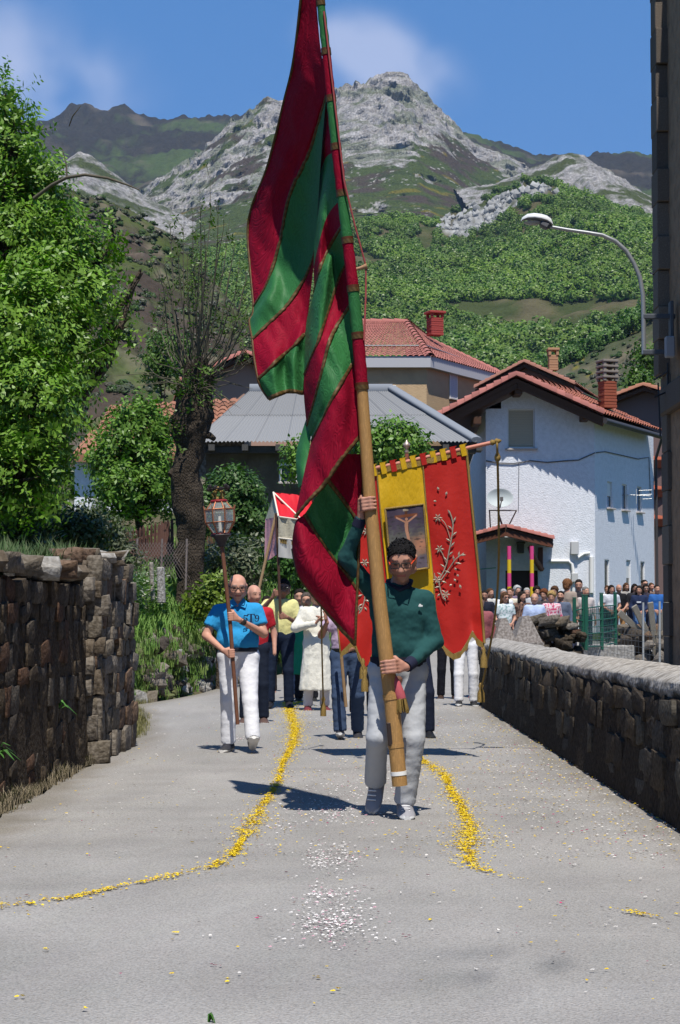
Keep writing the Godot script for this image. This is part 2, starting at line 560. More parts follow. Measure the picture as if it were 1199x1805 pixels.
func mountains() -> void:
	var hm = M(Color(1, 1, 1), 0.97, {"vc": true, "spec": 0.1, "tex": T.blotch, "nrm": T.stone_n, "tri": 0.011, "ns": 1.6})
	var rm = M(Color(1, 1, 1), 0.97, {"vc": true, "spec": 0.1, "tex": T.stone, "nrm": T.stone_n, "tri": 0.02, "ns": 2.2})
	var lin = func(t, _x): return t
	# far heather hills
	var dark = func(p: Vector3, _n, _top):
		var g = smoothstep(-0.05, 0.4, nn3(p, 0.0028) + 0.4 * nn3(p, 0.012) + 0.35 * nn3(p, 0.05))
		var c = Color(0.04, 0.038, 0.028).lerp(Color(0.07, 0.095, 0.035), g)
		c = c.lerp(Color(0.16, 0.13, 0.1), 0.6 * smoothstep(0.25, 0.6, nn3(p + Vector3(500, 0, 0), 0.009)))
		return [c, Vector3(0, nn3(p, 0.006) * 22.0 + rid(p, 0.02) * 7.0 + nn3(p, 0.06) * 3.0 - 7.0, 0)]
	hill("heather_hill", ridge_of([-260, 260, -60, 225, 40, 205, 85, 200, 112, 192, 132, 186, 158, 186, 166, 191, 195, 195, 220, 193, 245, 203, 290, 211, 340, 203, 410, 195, 480, 190, 560, 200], 3300.0), 1500.0, 500.0, [-900.0, 260.0, 100.0, 300.0], 220, 90, lin, dark, hm)
	hill("heather_hill", ridge_of([700, 215, 800, 222, 830, 226, 870, 240, 915, 258, 935, 266, 975, 268, 1010, 267, 1035, 265, 1060, 262, 1100, 261, 1150, 270, 1240, 260, 1400, 240], 3100.0), 1400.0, 500.0, [80.0, 300.0, 800.0, 280.0], 180, 80, lin, dark, hm)
	# the limestone peak
	var limit = [-260.0, 365.0, -150.0, 385.0, -60.0, 420.0, 10.0, 447.0, 60.0, 452.0, 110.0, 500.0, 140.0, 515.0, 210.0, 470.0, 300.0, 400.0]
	var peak = func(p: Vector3, n, _top):
		var lim = lut(limit, p.x) + nn3(p, 0.008) * 60.0 + nn3(p, 0.03) * 22.0
		var rk = smoothstep(-20.0, 35.0, p.y - lim)
		if p.x < -40.0: rk *= smoothstep(-0.2, 0.12, nn3(p + Vector3(0, 300, 0), 0.014) + 0.3 * nn3(p, 0.05) + 0.16)
		rk = maxf(rk, smoothstep(0.36, 0.48, nn3(p + Vector3(40, 9, 0), 0.014) + 0.25 * nn3(p, 0.06)) * 0.9)
		if n == Vector3.ZERO:
			return [null, crag(p, 0.25 + 1.1 * rk)]
		var soil = Color(0.075, 0.105, 0.035).lerp(Color(0.085, 0.07, 0.055), smoothstep(-0.05, 0.3, nn3(p + Vector3(0, 0, 50), 0.012) + smoothstep(60.0, 220.0, p.x) * 0.25))
		soil = soil.lerp(Color(0.045, 0.065, 0.025), smoothstep(0.1, 0.4, nn3(p, 0.035)) * 0.6)
		soil = soil.lerp(Color(0.25, 0.2, 0.02), smoothstep(0.38, 0.5, nn3(p + Vector3(7, 0, 0), 0.02)) * 0.5)
		var st = Color(0.47, 0.465, 0.48) * (0.8 + 0.4 * nn3(p, 0.05))
		st = st.lerp(Color(0.10, 0.12, 0.06), smoothstep(0.62, 0.9, n.y) * smoothstep(-0.1, 0.25, nn3(p, 0.03)) * 0.8)
		st = st.lerp(Color(0.085, 0.125, 0.04), smoothstep(0.1, 0.3, n1(p * Vector3(1, 2.4, 1) + Vector3(11, 0, 0), 0.017) + 0.35 * nn3(p, 0.06)) * 0.5)
		soil = soil.lerp(Color(0.42, 0.42, 0.42), smoothstep(0.42, 0.5, nn3(p, 0.1)) * smoothstep(-0.1, 0.2, nn3(p, 0.008)))
		return [soil.lerp(st, smoothstep(0.35, 0.65, rk + 0.3 * nn3(p, 0.08))), Vector3.ZERO]
	var steep = func(t, _x): return t * 0.55 + 0.45 * pow(t, 2.6)
	hill("limestone_peak", ridge_of([180, 392, 250, 330, 290, 305, 330, 275, 380, 235, 410, 205, 440, 190, 458, 178, 480, 167, 505, 168, 540, 172, 590, 155, 640, 140, 662, 132, 680, 126, 700, 125, 716, 128, 728, 145, 752, 163, 770, 178, 790, 205, 815, 228, 834, 246, 870, 260, 905, 276, 935, 297, 990, 330, 1100, 380], 2200.0), 900.0, 400.0, [-300.0, 235.0, 0.0, 262.0, 330.0, 250.0], 460, 260, steep, peak, rm)
	# smaller limestone shoulders left and right
	var pale = func(p: Vector3, n, top):
		var rk = smoothstep(-0.2, 0.1, nn3(p, 0.012) + 0.4 * nn3(p, 0.05) + 0.16)
		if n == Vector3.ZERO: return [null, crag(p, 0.4 + 0.4 * rk)]
		var st = Color(0.45, 0.445, 0.455) * (0.8 + 0.4 * nn3(p, 0.06))
		return [Color(0.075, 0.095, 0.035).lerp(st, rk * (1.0 - 0.65 * smoothstep(0.1, 0.4, nn3(p, 0.05)))), Vector3.ZERO]
	hill("limestone_shoulder", ridge_of([-60, 400, 30, 345, 85, 305, 115, 278, 138, 265, 160, 272, 185, 292, 200, 303, 235, 330, 265, 350, 310, 372, 400, 410], 1750.0), 420.0, 300.0, [-380.0, 225.0, -80.0, 235.0], 170, 90, lin, pale, rm)
	hill("limestone_shoulder", ridge_of([800, 330, 870, 320, 930, 298, 960, 286, 985, 272, 1005, 268, 1030, 274, 1052, 287, 1080, 302, 1110, 325, 1150, 352, 1199, 385, 1300, 440], 1850.0), 600.0, 300.0, [100.0, 235.0, 400.0, 225.0], 220, 110, lin, pale, rm)
	# the wooded hill
	var wood = func(p: Vector3, n, _top):
		if n == Vector3.ZERO:
			return [null, Vector3(0, nn3(p, 0.006) * 16.0 * smoothstep(-480.0, -650.0, p.z) + nn3(p, 0.03) * 3.0 + (rid(p, 0.05) * 6.0 if outcrop(p) > 0.3 else 0.0), 0)]
		var c = Color(0.06, 0.075, 0.028).lerp(Color(0.11, 0.1, 0.055), smoothstep(-0.2, 0.3, nn3(p, 0.03)))
		return [c.lerp(Color(0.36, 0.36, 0.35) * (0.8 + 0.5 * n1(p, 0.2)), smoothstep(0.3, 0.55, outcrop(p) + 0.25 * nn3(p, 0.06))), Vector3.ZERO]
	var wr = ridge_of([60, 480, 240, 470, 330, 455, 430, 430, 560, 412, 640, 404, 720, 408, 785, 414, 812, 400, 855, 380, 890, 355, 925, 330, 960, 316, 1000, 322, 1060, 345, 1110, 362, 1150, 382, 1199, 396, 1300, 420, 1500, 470], 1100.0)
	var whill = hill("wooded_hill", wr, 640.0, 260.0, [-220.0, 24.0, 0.0, 26.0, 300.0, 30.0], 240, 130, func(t, _x): return t, wood, hm)
	forest(whill[0], whill[1], whill[2])
	var ox = []; var oc = []
	rng.seed = 55
	for k in 420:
		var i = rng.randi() % whill[0].v.size()
		for tries in 400:
			i = rng.randi() % whill[0].v.size()
			if outcrop(whill[0].v[i]) > 0.15: break
		var q: Vector3 = whill[0].v[i]
		if outcrop(q) < 0.1: continue
		var z = rng.randf_range(1.2, 3.8)
		ox.append(Transform3D(Basis.from_euler(Vector3(rng.randf(), rng.randf() * 6.0, rng.randf())) * Basis.from_scale(Vector3(z, z * 1.25, z)), q))
		oc.append(Color(1, 1, 1) * rng.randf_range(0.7, 1.15))
	copies("limestone_outcrop", rocks[3], M(Color(0.3, 0.3, 0.295), 0.95, {"vc": true, "spec": 0.1}), self, ox, oc)
	# scrubby slope on the right, nearer
	var scrub = func(p: Vector3, n, _top):
		if n == Vector3.ZERO: return [null, Vector3(0, nn3(p, 0.02) * 4.0 + nn3(p, 0.1) * 0.8, 0)]
		var c = Color(0.075, 0.088, 0.048).lerp(Color(0.14, 0.125, 0.085), smoothstep(-0.2, 0.3, nn3(p, 0.05) + 0.4 * nn3(p, 0.3)))
		return [c.lerp(Color(0.3, 0.25, 0.03), 0.5 * smoothstep(0.3, 0.5, nn3(p + Vector3(3, 0, 0), 0.12))), Vector3.ZERO]
	var rs = hill("scrub_slope", ridge_of([820, 760, 900, 695, 962, 648, 1020, 612, 1080, 580, 1150, 545, 1199, 520, 1300, 470, 1460, 420], 430.0), 220.0, 120.0, [0.0, 7.0, 120.0, 8.0], 120, 60, lin, scrub, hm)
	var heath = func(p: Vector3, n, _top):
		if n == Vector3.ZERO: return [null, Vector3(0, nn3(p, 0.02) * 4.0 + rid(p, 0.06) * 2.0 - 1.0, 0)]
		var c = Color(0.075, 0.06, 0.05).lerp(Color(0.075, 0.1, 0.035), smoothstep(-0.25, 0.25, nn3(p * Vector3(1, 2.5, 1), 0.03) + 0.3 * nn3(p, 0.2)))
		return [c.lerp(Color(0.2, 0.16, 0.13), 0.6 * smoothstep(0.15, 0.4, nn3(p * Vector3(1, 4, 1), 0.05))), Vector3.ZERO]
	var ls = hill("scrub_slope", ridge_of([-500, 300, -200, 310, 0, 318, 100, 330, 150, 345, 210, 368, 260, 392, 300, 420, 345, 458, 390, 505, 430, 545, 520, 610, 640, 680], 360.0), 240.0, 120.0, [-120.0, 6.0, 10.0, 7.0], 140, 90, lin, heath, hm)
	scrub_bushes(rs, 1600, 0.55, 0.55, "scrub")
	scrub_bushes(ls, 7000, 0.55, 0.35, "scrub")
	tree_line()

func outcrop(p: Vector3) -> float:      # the limestone rib breaking through the wood
	var a = at(805, 402, 1060.0); var b = at(850, 372, 1050.0); var c = at(955, 330, 1050.0)
	var w = Vector2(p.x + nn3(p, 0.05) * 8.0, p.y + nn3(p + Vector3(0, 0, 9), 0.05) * 6.0)
	var best = 1e9
	for s in [[a, b, 13.0], [b, c, 9.0]]:
		var q: Vector2 = Geometry2D.get_closest_point_to_segment(w, Vector2(s[0].x, s[0].y), Vector2(s[1].x, s[1].y))
		best = minf(best, q.distance_to(w) / s[2])
	return 1.0 - best if p.z < -960.0 else -1.0

func crown_mesh(sd: int, leafy = 120, w0 = 0.088) -> ArrayMesh:      # a far tree: a ragged mass of leaf clumps about one unit tall
	rng.seed = sd
	var m = MB.new()
	var o = Vector3(sd * 3.7, sd * 1.3, 0)
	for k in leafy:
		var el = asin(rng.randf_range(-0.75, 1.0))
		var an = rng.randf() * TAU
		var q = Vector3(cos(an) * cos(el), sin(el), sin(an) * cos(el))
		var r = (0.8 + 0.45 * n1(q + o, 1.1) + 0.25 * n1(q + o, 2.6)) * rng.randf_range(0.72, 1.0)
		var c = Vector3(q.x * 0.5 * r, 0.48 + q.y * 0.5 * r, q.z * 0.5 * r)
		var w = w0 * rng.randf_range(0.6, 1.3)
		m.col = Color(1, 1, 1) * rng.randf_range(0.72, 1.3)
		var nn = (q + Vector3(rng.randfn(), rng.randfn(), rng.randfn()) * 0.45).normalized()
		var u = nn.cross(Vector3(rng.randf() - 0.5, 1, rng.randf() - 0.5)).normalized()
		var z = nn.cross(u)
		var tip = c + nn * w * 0.4
		var p = []
		for s in 4: p.append(c + (u * cos(s * TAU / 4) + z * sin(s * TAU / 4)) * w * rng.randf_range(0.7, 1.3) - nn * w * 0.25)
		for s in 4: m.tri(tip, p[s], p[(s + 1) % 4])
	for k in m.n.size(): m.n[k] = (m.n[k] + (m.v[k] - Vector3(0, 0.4, 0)).normalized() * 0.8).normalized()
	return m.mesh()

func forest(m: MB, nx: int, nd: int) -> void:
	var xs = [[], [], []]; var cs = [[], [], []]
	rng.seed = 21
	for k in 26000:
		var a = rng.randi() % (nx - 1); var b = rng.randi() % (nd - 1)
		var p: Vector3 = m.v[b * nx + a].lerp(m.v[(b + 1) * nx + a + 1], rng.randf())
		var q = Vector3(p.x / -p.z * F + CX, 1088.0 - (p.y - EYE) / -p.z * F, 0)
		if q.x < 180 or q.x > 1260: continue
		if outcrop(p) > -0.15 + 0.2 * nn3(p, 0.09): continue
		# clearings: a meadow in the middle of the hill and a break by the crest
		var cl = 0.0
		for e in [[90.0, 118.0, 30.0, 11.0], [62.0, 128.0, 22.0, 7.0], [46.0, 205.0, 5.0, 18.0]]:
			cl = maxf(cl, 1.0 - Vector2((p.x - e[0]) / e[2], (p.y - e[1]) / e[3]).length() + 0.35 * nn3(p, 0.05))
		if cl > 0.0 or (nn3(p, 0.014) > 0.3 and p.y < 190.0): continue
		rng.randi()
		var v = rng.randi() % 3
		var s = rng.randf_range(4.2, 8.2) * (0.8 if p.y > 190 else 1.0)
		rng.randi()
		xs[v].append(Transform3D(Basis(Vector3.UP, rng.randf() * TAU).scaled(Vector3(s * rng.randf_range(0.8, 1.3), s * rng.randf_range(0.75, 1.15), s)), p - Vector3(0, s * 0.15, 0)))
		var g = rng.randf()
		cs[v].append(Color(0.095 + 0.065 * g, 0.172 + 0.08 * g, 0.022 + 0.01 * rng.randf()) * (0.85 + 0.4 * nn3(p, 0.012) + 0.15 * rng.randf()))
	for v in 3: copies("beech_forest", crown_mesh(31 + v), K.leaf, self, xs[v], cs[v])

func scrub_bushes(h: Array, count: int, size: float, green: float, called: String) -> void:
	var m: MB = h[0]
	var xs = []; var cs = []
	rng.seed = count
	for k in count:
		var a = rng.randi() % (h[1] - 1); var b = rng.randi() % (h[2] - 1)
		var p: Vector3 = m.v[b * h[1] + a].lerp(m.v[(b + 1) * h[1] + a + 1], rng.randf())
		var s = size * rng.randf_range(0.6, 2.2) * (1.0 + 1.2 * maxf(0.0, nn3(p, 0.03)))
		xs.append(Transform3D(Basis(Vector3.UP, rng.randf() * TAU).scaled(Vector3(s * 1.3, s * 0.9, s * 1.3)), p - Vector3(0, s * 0.2, 0)))
		cs.append(Color(0.085, 0.11, 0.05).lerp(Color(0.115, 0.1, 0.08), rng.randf()) if rng.randf() > green else Color(0.07, 0.12, 0.03))
	copies(called, crown_mesh(77, 40, 0.2), K.leaf, self, xs, cs)

func tree_line() -> void:               # the bushy belt along the crest of the right slope
	var xs = []; var cs = []
	rng.seed = 8
	for k in 420:
		var t = rng.randf()
		var px = lerpf(900, 1230, t); var py = lerpf(690, 500, t)
		var p = at(px + rng.randf_range(-16, 16), py + rng.randf_range(-4, 16) - 6.0 * sin(t * 9.0), 428.0 + rng.randf_range(-16, 12))
		var s = rng.randf_range(2.2, 4.6)
		xs.append(Transform3D(Basis(Vector3.UP, rng.randf() * TAU).scaled(Vector3(s, s, s)), p - Vector3(0, 1.5, 0)))
		cs.append(Color(0.075, 0.15, 0.025) * rng.randf_range(0.75, 1.25))
	copies("hedgerow_trees", crown_mesh(35), K.leaf, self, xs, cs)

# ---------------------------------------------------------------- ground, road, walls
func ground() -> void:
	var xs = []; var ds = []
	for k in 61: xs.append(-9.0 + k * 0.3)
	xs = [-3000.0, -900.0, -300.0, -120.0, -60.0, -35.0, -22.0, -15.0, -12.0] + xs + [10.5, 13.0, 17.0, 24.0, 40.0, 70.0, 140.0, 400.0, 1200.0, 3000.0]
	for k in 120: ds.append(-12.0 + k * 0.5)
	ds = [-400.0, -60.0, -25.0] + ds + [50.0, 53.0, 57.0, 62.0, 68.0, 75.0, 85.0, 100.0, 140.0, 200.0, 320.0, 600.0, 1200.0, 3900.0]
	var p = PackedVector3Array()
	for d in ds:
		for x in xs: p.append(Vector3(x, ground_y(x, d) - 0.03 + (0.03 * nn3(Vector3(x, 0, d), 3.0) - 0.03 if x < road_left(d) - 0.1 or x > road_right(d) + 0.5 else -0.02), -d))
	var m = MB.new()
	m.grid(p, xs.size(), ds.size())
	for k in m.v.size():
		var q = m.v[k]
		var g = smoothstep(-0.2, 0.25, nn3(q, 0.5) + 0.1)
		m.c[k] = Color(0.15, 0.12, 0.08).lerp(Color(0.06, 0.1, 0.028), g)
	structure("ground", m.mesh(), M(Color(1, 1, 1), 0.97, {"vc": true, "tex": T.speck, "tri": 0.7, "world": true, "nrm": T.bump, "spec": 0.15}))
	# the lane
	p = PackedVector3Array()
	var cols = 44
	var dd = []
	for k in 150: dd.append(-9.0 + k * 0.24 if k < 110 else 17.4 + (k - 110) * 0.9)
	for d in dd:
		for k in cols:
			var t = k / (cols - 1.0)
			var l = road_left(d) - 0.06 * nn3(Vector3(d, 0, 0), 2.2) - 0.05 * nn3(Vector3(d, 5, 0), 9.0)
			var x = lerpf(l, road_right(d) + 0.05 * nn3(Vector3(d, 9, 0), 3.0), t)
			p.append(Vector3(x, ground_y(maxf(x, road_left(d) - 0.2), d) + 0.012 * sin(t * PI) + 0.006 * nn3(Vector3(x, 0, d), 0.8) + 0.004, -d))
	m = MB.new()
	m.grid(p, cols, dd.size())
	for k in m.v.size():
		var q = m.v[k]
		var c = Color(0.325, 0.309, 0.293) * (1.0 + 0.05 * n1(Vector3(q.x * 0.15, 0, q.z), 0.55) + 0.14 * nn3(q, 0.35) + 0.12 * nn3(q * Vector3(1, 1, 0.35), 1.4) + 0.08 * nn3(q, 4.0))
		var edge = minf(q.x - road_left(-q.z), road_right(-q.z) - q.x)
		c = c.lerp(Color(0.2, 0.175, 0.14), 0.7 * smoothstep(0.4, 0.0, edge + 0.25 * nn3(q, 1.8)))
		c *= 1.0 - 0.07 * smoothstep(0.1, 0.35, n1(q * Vector3(0.5, 1, 2.2) + Vector3(3, 0, 7), 0.8))
		var wet = smoothstep(0.08, 0.32, nn3(q * Vector3(1.0, 1, 1.8) + Vector3(4, 0, 0), 1.5) + 0.5 * nn3(q, 5.0))
		var near = smoothstep(0.75, 0.1, Vector2((q.x - 0.65) / 0.75, (q.z + 7.3) / 0.75).length())
		near = maxf(near, smoothstep(1.0, 0.2, Vector2((q.x - 0.75) / 0.2, (q.z + 6.45) / 0.12).length()))
		m.c[k] = c.lerp(Color(0.13, 0.13, 0.135), wet * near * 0.75)
	structure("road", m.mesh(), M(Color(1, 1, 1), 0.93, {"vc": true, "tex": asphalt(), "tri": 0.8, "world": true, "nrm": T.bump, "ns": 0.5, "spec": 0.2}))

func asphalt() -> ImageTexture:      # pale worn aggregate: light and dark grains in grey binder, wraps without a seam
	var n = 512
	rng.seed = 41
	var f = PackedFloat32Array()
	f.resize(n * n)
	for k in n * n: f[k] = rng.randf_range(-0.5, 0.5)
	var im = Image.create(n, n, false, Image.FORMAT_RGBA8)
	for y in n:
		for x in n:
			var g = 0.0
			for e in [[0, 0], [1, 0], [0, 1], [1, 1], [2, 0], [0, 2]]: g += f[((y + e[1]) % n) * n + (x + e[0]) % n]
			var v = 0.84 + g * 0.17 + f[((y / 3) % n) * n + (x / 4)] * 0.14 + (-0.22 if f[y * n + x] < -0.485 else 0.0)
			var w = f[(y / 2) * n + 255 - x / 2] * 0.06
			im.set_pixel(x, y, Color(clampf(v + w, 0.2, 1), clampf(v, 0.2, 1), clampf(v - w, 0.2, 1)).linear_to_srgb())
	return ImageTexture.create_from_image(im)

func rock_mesh(sd: int, jag = 0.2, round_ = 0.55, flat = false) -> ArrayMesh:      # a rough stone inside the unit cube, 48 faces
	var v = PackedVector3Array(); var i = PackedInt32Array(); var at_ = {}
	rng.seed = sd
	var off = Vector3(rng.randf(), rng.randf(), rng.randf()) * 50.0
	for f in 6:
		var ax = f / 2; var sg = 1.0 if f % 2 == 0 else -1.0
		var g = []
		for b in 3:
			for a in 3:
				var q = Vector3.ZERO
				q[ax] = sg; q[(ax + 1) % 3] = (a - 1.0) * sg; q[(ax + 2) % 3] = b - 1.0
				if not at_.has(q):
					at_[q] = v.size()
					var p: Vector3 = q.lerp(q.normalized() * 1.25, round_)
					p *= 1.0 + jag * 1.6 * nf.get_noise_3dv(p * 0.9 + off)
					v.append(p * 0.5)
				g.append(at_[q])
		for b in 2:
			for a in 2:
				var k = b * 3 + a
				i.append_array([g[k], g[k + 4], g[k + 1], g[k], g[k + 3], g[k + 4]])
	var m = MB.new()
	if flat:
		for k in range(0, i.size(), 3): m.tri(v[i[k]], v[i[k + 2]], v[i[k + 1]])
		var sn = smooth(v, i)
		for k in i.size(): m.n[k] = (m.n[k] + sn[i[k - k % 3 + [0, 2, 1][k % 3]]] * 0.6).normalized()
	else:
		m.add([v, smooth(v, i), i])
	return m.mesh()

var rocks = []
var blocks = []
func rock_stock() -> void:
	for k in 10:
		rocks.append(rock_mesh(200 + k, 0.25, 0.35, true))
		blocks.append(rock_mesh(300 + k, 0.17, 0.1, true))

func tinted(src: StandardMaterial3D, c: Color) -> StandardMaterial3D:
	var m: StandardMaterial3D = src.duplicate()
	m.albedo_color = Color(c.r, c.g, c.b).linear_to_srgb()
	return m

# rubble face from a to b along the ground (seen with its outside on the right hand of a->b), stones laid in rough courses
func rubble(parent: Node3D, a: Vector3, b: Vector3, h0: float, h1: float, course: float, length: float, mats: Array, sd: int, proud := 0.05, limit := 300) -> void:
	rng.seed = sd
	var dir = (b - a); dir.y = 0.0
	var ln = dir.length(); dir /= ln
	var out = Vector3(-dir.z, 0, dir.x)
	var bs = Basis(dir, Vector3.UP, out)
	var y = 0.0; var n = 0
	while y < maxf(h0, h1) - course * 0.4:
		var ch = course * rng.randf_range(0.7, 1.3)
		var x = -rng.randf() * length
		while x < ln:
			var w = length * rng.randf_range(0.5, 1.5)
			var cx = clampf(x + w * 0.5, 0.02, ln - 0.02)
			var top = lerpf(h0, h1, cx / ln)
			x += w
			if y + ch * 0.6 > top: continue
			for part in (2 if rng.randf() < 0.22 else 1):
				var hh = ch * (1.0 if part == 0 else 0.5)
				var p = a.lerp(b, cx / ln) + Vector3.UP * (y + hh * 0.5) + out * (rng.randf_range(-0.5, 0.5) * proud - 0.03)
				if n < limit:
					put("stone", blocks[rng.randi() % blocks.size()], mats[rng.randi() % mats.size()], parent, Transform3D(bs * Basis(Vector3(0, 0, 1), rng.randf_range(-0.16, 0.16)) * Basis.from_scale(Vector3(w * rng.randf_range(0.9, 1.08), hh * rng.randf_range(0.9, 1.12), 0.12 + proud)), p - parent.position))
				n += 1
				break
		y += ch

func walls() -> void:
	var dk = []
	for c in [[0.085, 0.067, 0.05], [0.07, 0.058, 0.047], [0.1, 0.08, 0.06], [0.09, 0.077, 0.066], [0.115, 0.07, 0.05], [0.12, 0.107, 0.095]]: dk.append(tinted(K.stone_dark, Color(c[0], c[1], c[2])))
	# left: old garden wall with its lit end pier
	var a = Vector3(-2.46, 0.0, -11.0); var b = Vector3(-2.34, 0.0, -17.45)
	var w = base("stone_wall", "old dark rubble stone wall under the leafy tree, ending in a pier", "wall", Vector3(-2.6, 0, -15))
	var m = MB.new()
	var p = PackedVector3Array()
	for r in [[0.07, 0.0], [0.055, 0.5], [0.05, 1.1], [0.03, 1.55], [-0.12, 1.66], [-0.4, 1.68], [-0.6, 1.5]]:
		for k in 40:
			var q = a.lerp(b, k / 39.0)
			p.append(q + Vector3(r[0] + 0.0 + 0.03 * nn3(q + Vector3(0, r[1], 0), 3.0), r[1] + 0.05 * nn3(q, 2.5) * r[1], 0) - w.position)
	m.grid(p, 40, p.size() / 40)
	put("mortar_core", m.mesh(), tinted(K.mortar, Color(0.075, 0.06, 0.047)), w)
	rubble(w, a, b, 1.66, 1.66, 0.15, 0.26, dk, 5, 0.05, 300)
	# pier at the end: face to the lane, face to us
	var lt = []
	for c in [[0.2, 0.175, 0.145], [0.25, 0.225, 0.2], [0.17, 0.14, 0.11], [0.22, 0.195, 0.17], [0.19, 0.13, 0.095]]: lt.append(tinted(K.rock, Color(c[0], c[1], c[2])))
	m = MB.new()
	m.box(Vector3(-2.53, 0.9, -18.6) - w.position, Vector3(0.64, 1.86, 2.24))
	put("pier_core", m.mesh(), K.mortar, w)
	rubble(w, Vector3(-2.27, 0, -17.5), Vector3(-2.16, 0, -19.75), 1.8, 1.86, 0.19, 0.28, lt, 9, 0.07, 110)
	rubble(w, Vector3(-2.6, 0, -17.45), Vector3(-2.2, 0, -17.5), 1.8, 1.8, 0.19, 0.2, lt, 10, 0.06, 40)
	rng.seed = 4
	for k in 26:      # loose coping stones
		var d = lerpf(11.2, 19.6, k / 25.0)
		var s = Vector3(rng.randf_range(0.3, 0.6), rng.randf_range(0.08, 0.2), rng.randf_range(0.3, 0.55))
		put("coping_stone", rocks[k % 10], lt[k % 5] if k % 3 else K.rock, w, Transform3D(Basis(Vector3.UP, rng.randf() * 3.0) * Basis.from_scale(s), Vector3(lerpf(-2.62, -2.45, k / 25.0) + rng.randf_range(-0.1, 0.08), 1.68 + (0.2 if d > 17.4 else 0.03), -d) - w.position))
	# right: low parapet of the bridge with a weathered mortar cap
	w = base("stone_parapet", "low dark stone parapet with a rounded weathered grey cap along the lane", "wall", Vector3(2.4, 0, -18))
	var hh = func(d: float) -> float: return lut([8.0, 0.9, 14.0, 0.9, 20.0, 0.87, 24.0, 0.9, 29.0, 0.92], d)
	m = MB.new()
	p = PackedVector3Array()
	var secs = [[-0.02, 0.0], [0.0, 0.3], [0.02, 0.7], [0.03, 1.0], [0.5, 1.0], [0.5, 0.0]]
	for r in secs:
		for k in 90:
			var d = lerpf(29.3, 7.0, k / 89.0)
			p.append(Vector3(2.1 + r[0] + 0.035 * nn3(Vector3(r[1] * 3.0, 0, d), 2.0) + (0.05 if d > 28 else 0.0), (hh.call(d) - 0.1) * r[1], -d) - w.position)
	m.grid(p, 90, secs.size())
	put("wall_core", m.mesh(), tinted(K.mortar, Color(0.055, 0.045, 0.037)), w)
	var dk2 = []
	for c in [[0.075, 0.062, 0.05], [0.06, 0.05, 0.042], [0.095, 0.075, 0.055], [0.085, 0.075, 0.066], [0.11, 0.1, 0.085]]: dk2.append(tinted(K.stone_dark, Color(c[0], c[1], c[2])))
	rubble(w, Vector3(2.17, 0, -29.3), Vector3(2.17, 0, -19.0), 0.82, 0.78, 0.2, 0.42, dk2, 15, 0.05, 150)
	rubble(w, Vector3(2.17, 0, -19.0), Vector3(2.15, 0, -9.0), 0.78, 0.8, 0.19, 0.33, dk2, 16, 0.05, 150)
	m = MB.new()
	p = PackedVector3Array()
	var prof = [[0.0, -0.13], [-0.035, -0.06], [-0.025, 0.0], [0.06, 0.05], [0.2, 0.08], [0.36, 0.06], [0.5, 0.0], [0.56, -0.08], [0.55, -0.18]]
	var fine_prof = []
	for k in 33:
		var f = k / 32.0 * (prof.size() - 1)
		var i = mini(int(f), prof.size() - 2)
		fine_prof.append([lerpf(prof[i][0], prof[i + 1][0], f - i), lerpf(prof[i][1], prof[i + 1][1], f - i)])
	for r in fine_prof:
		for k in 260:
			var d = lerpf(29.4, 7.0, k / 259.0)
			var q = Vector3(r[0] * 1.6, r[1] * 1.6, d * 0.7)
			var jag = 0.016 * nn3(q, 2.0) + 0.007 * nn3(q, 8.0)
			p.append(Vector3(2.16 + r[0] + jag, hh.call(d) + r[1] + jag + (0.03 * nn3(q, 3.0) if r[1] < -0.1 else 0.0), -d) - w.position)
	m.grid(p, 260, fine_prof.size())
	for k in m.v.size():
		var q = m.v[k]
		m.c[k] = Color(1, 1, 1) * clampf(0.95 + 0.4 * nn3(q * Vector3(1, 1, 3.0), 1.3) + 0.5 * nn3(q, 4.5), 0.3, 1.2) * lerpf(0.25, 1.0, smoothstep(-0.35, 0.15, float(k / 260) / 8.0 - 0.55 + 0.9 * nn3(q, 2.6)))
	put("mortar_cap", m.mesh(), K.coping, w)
	# weeds on the parapet foot and on the left wall
	for e in [[20, 1250, 16.0, -2.34, 0.55, 7], [60, 1225, 13.5, -2.4, 0.35, 8], [10, 1110, 12.6, -2.42, 1.2, 9], [190, 1200, 17.8, -2.3, 0.1, 5]]:
		weed(Vector3(e[3], e[4], -e[2]), 0.17, e[5], "small green weed rooted in the dark wall, %s" % ["low near its foot", "halfway up by the frame edge", "high up near the top", "beside the pier"][[7, 8, 9, 5].find(e[5])])
	# retaining bank of loose boulders
	w = base("boulder_bank", "tumbled bank of grey boulders and mossy rocks below the grass", "rock bank", Vector3(-2.9, 0, -31))
	rng.seed = 71
	var moss = tinted(K.rock, Color(0.15, 0.17, 0.08))
	for k in 230:
		var d = rng.randf_range(26.0, 38.0)
		var s = rng.randf_range(0.12, 0.3) * (1.0 if rng.randf() < 0.85 else 1.4)
		var x = road_left(d) - rng.randf_range(0.2, 0.95)
		var q = Vector3(x, ground_y(x, d) + s * 0.1, -d)
		if k % 2:      # the stacked face
			q.x = road_left(d) - rng.randf_range(0.3, 0.6)
			q.y = ground_y(road_left(d), d) + rng.randf() * 0.85 * smoothstep(24.0, 30.0, d)
		put("boulder", rocks[rng.randi() % 10], [K.rock, lt[0], lt[1], moss, dk[3], moss, lt[3]][rng.randi() % 7], w, Transform3D(Basis.from_euler(Vector3(rng.randf() * 0.6, rng.randf() * 6.0, rng.randf() * 0.6)) * Basis.from_scale(Vector3(s * 1.3, s * 0.8, s)), q - w.position))
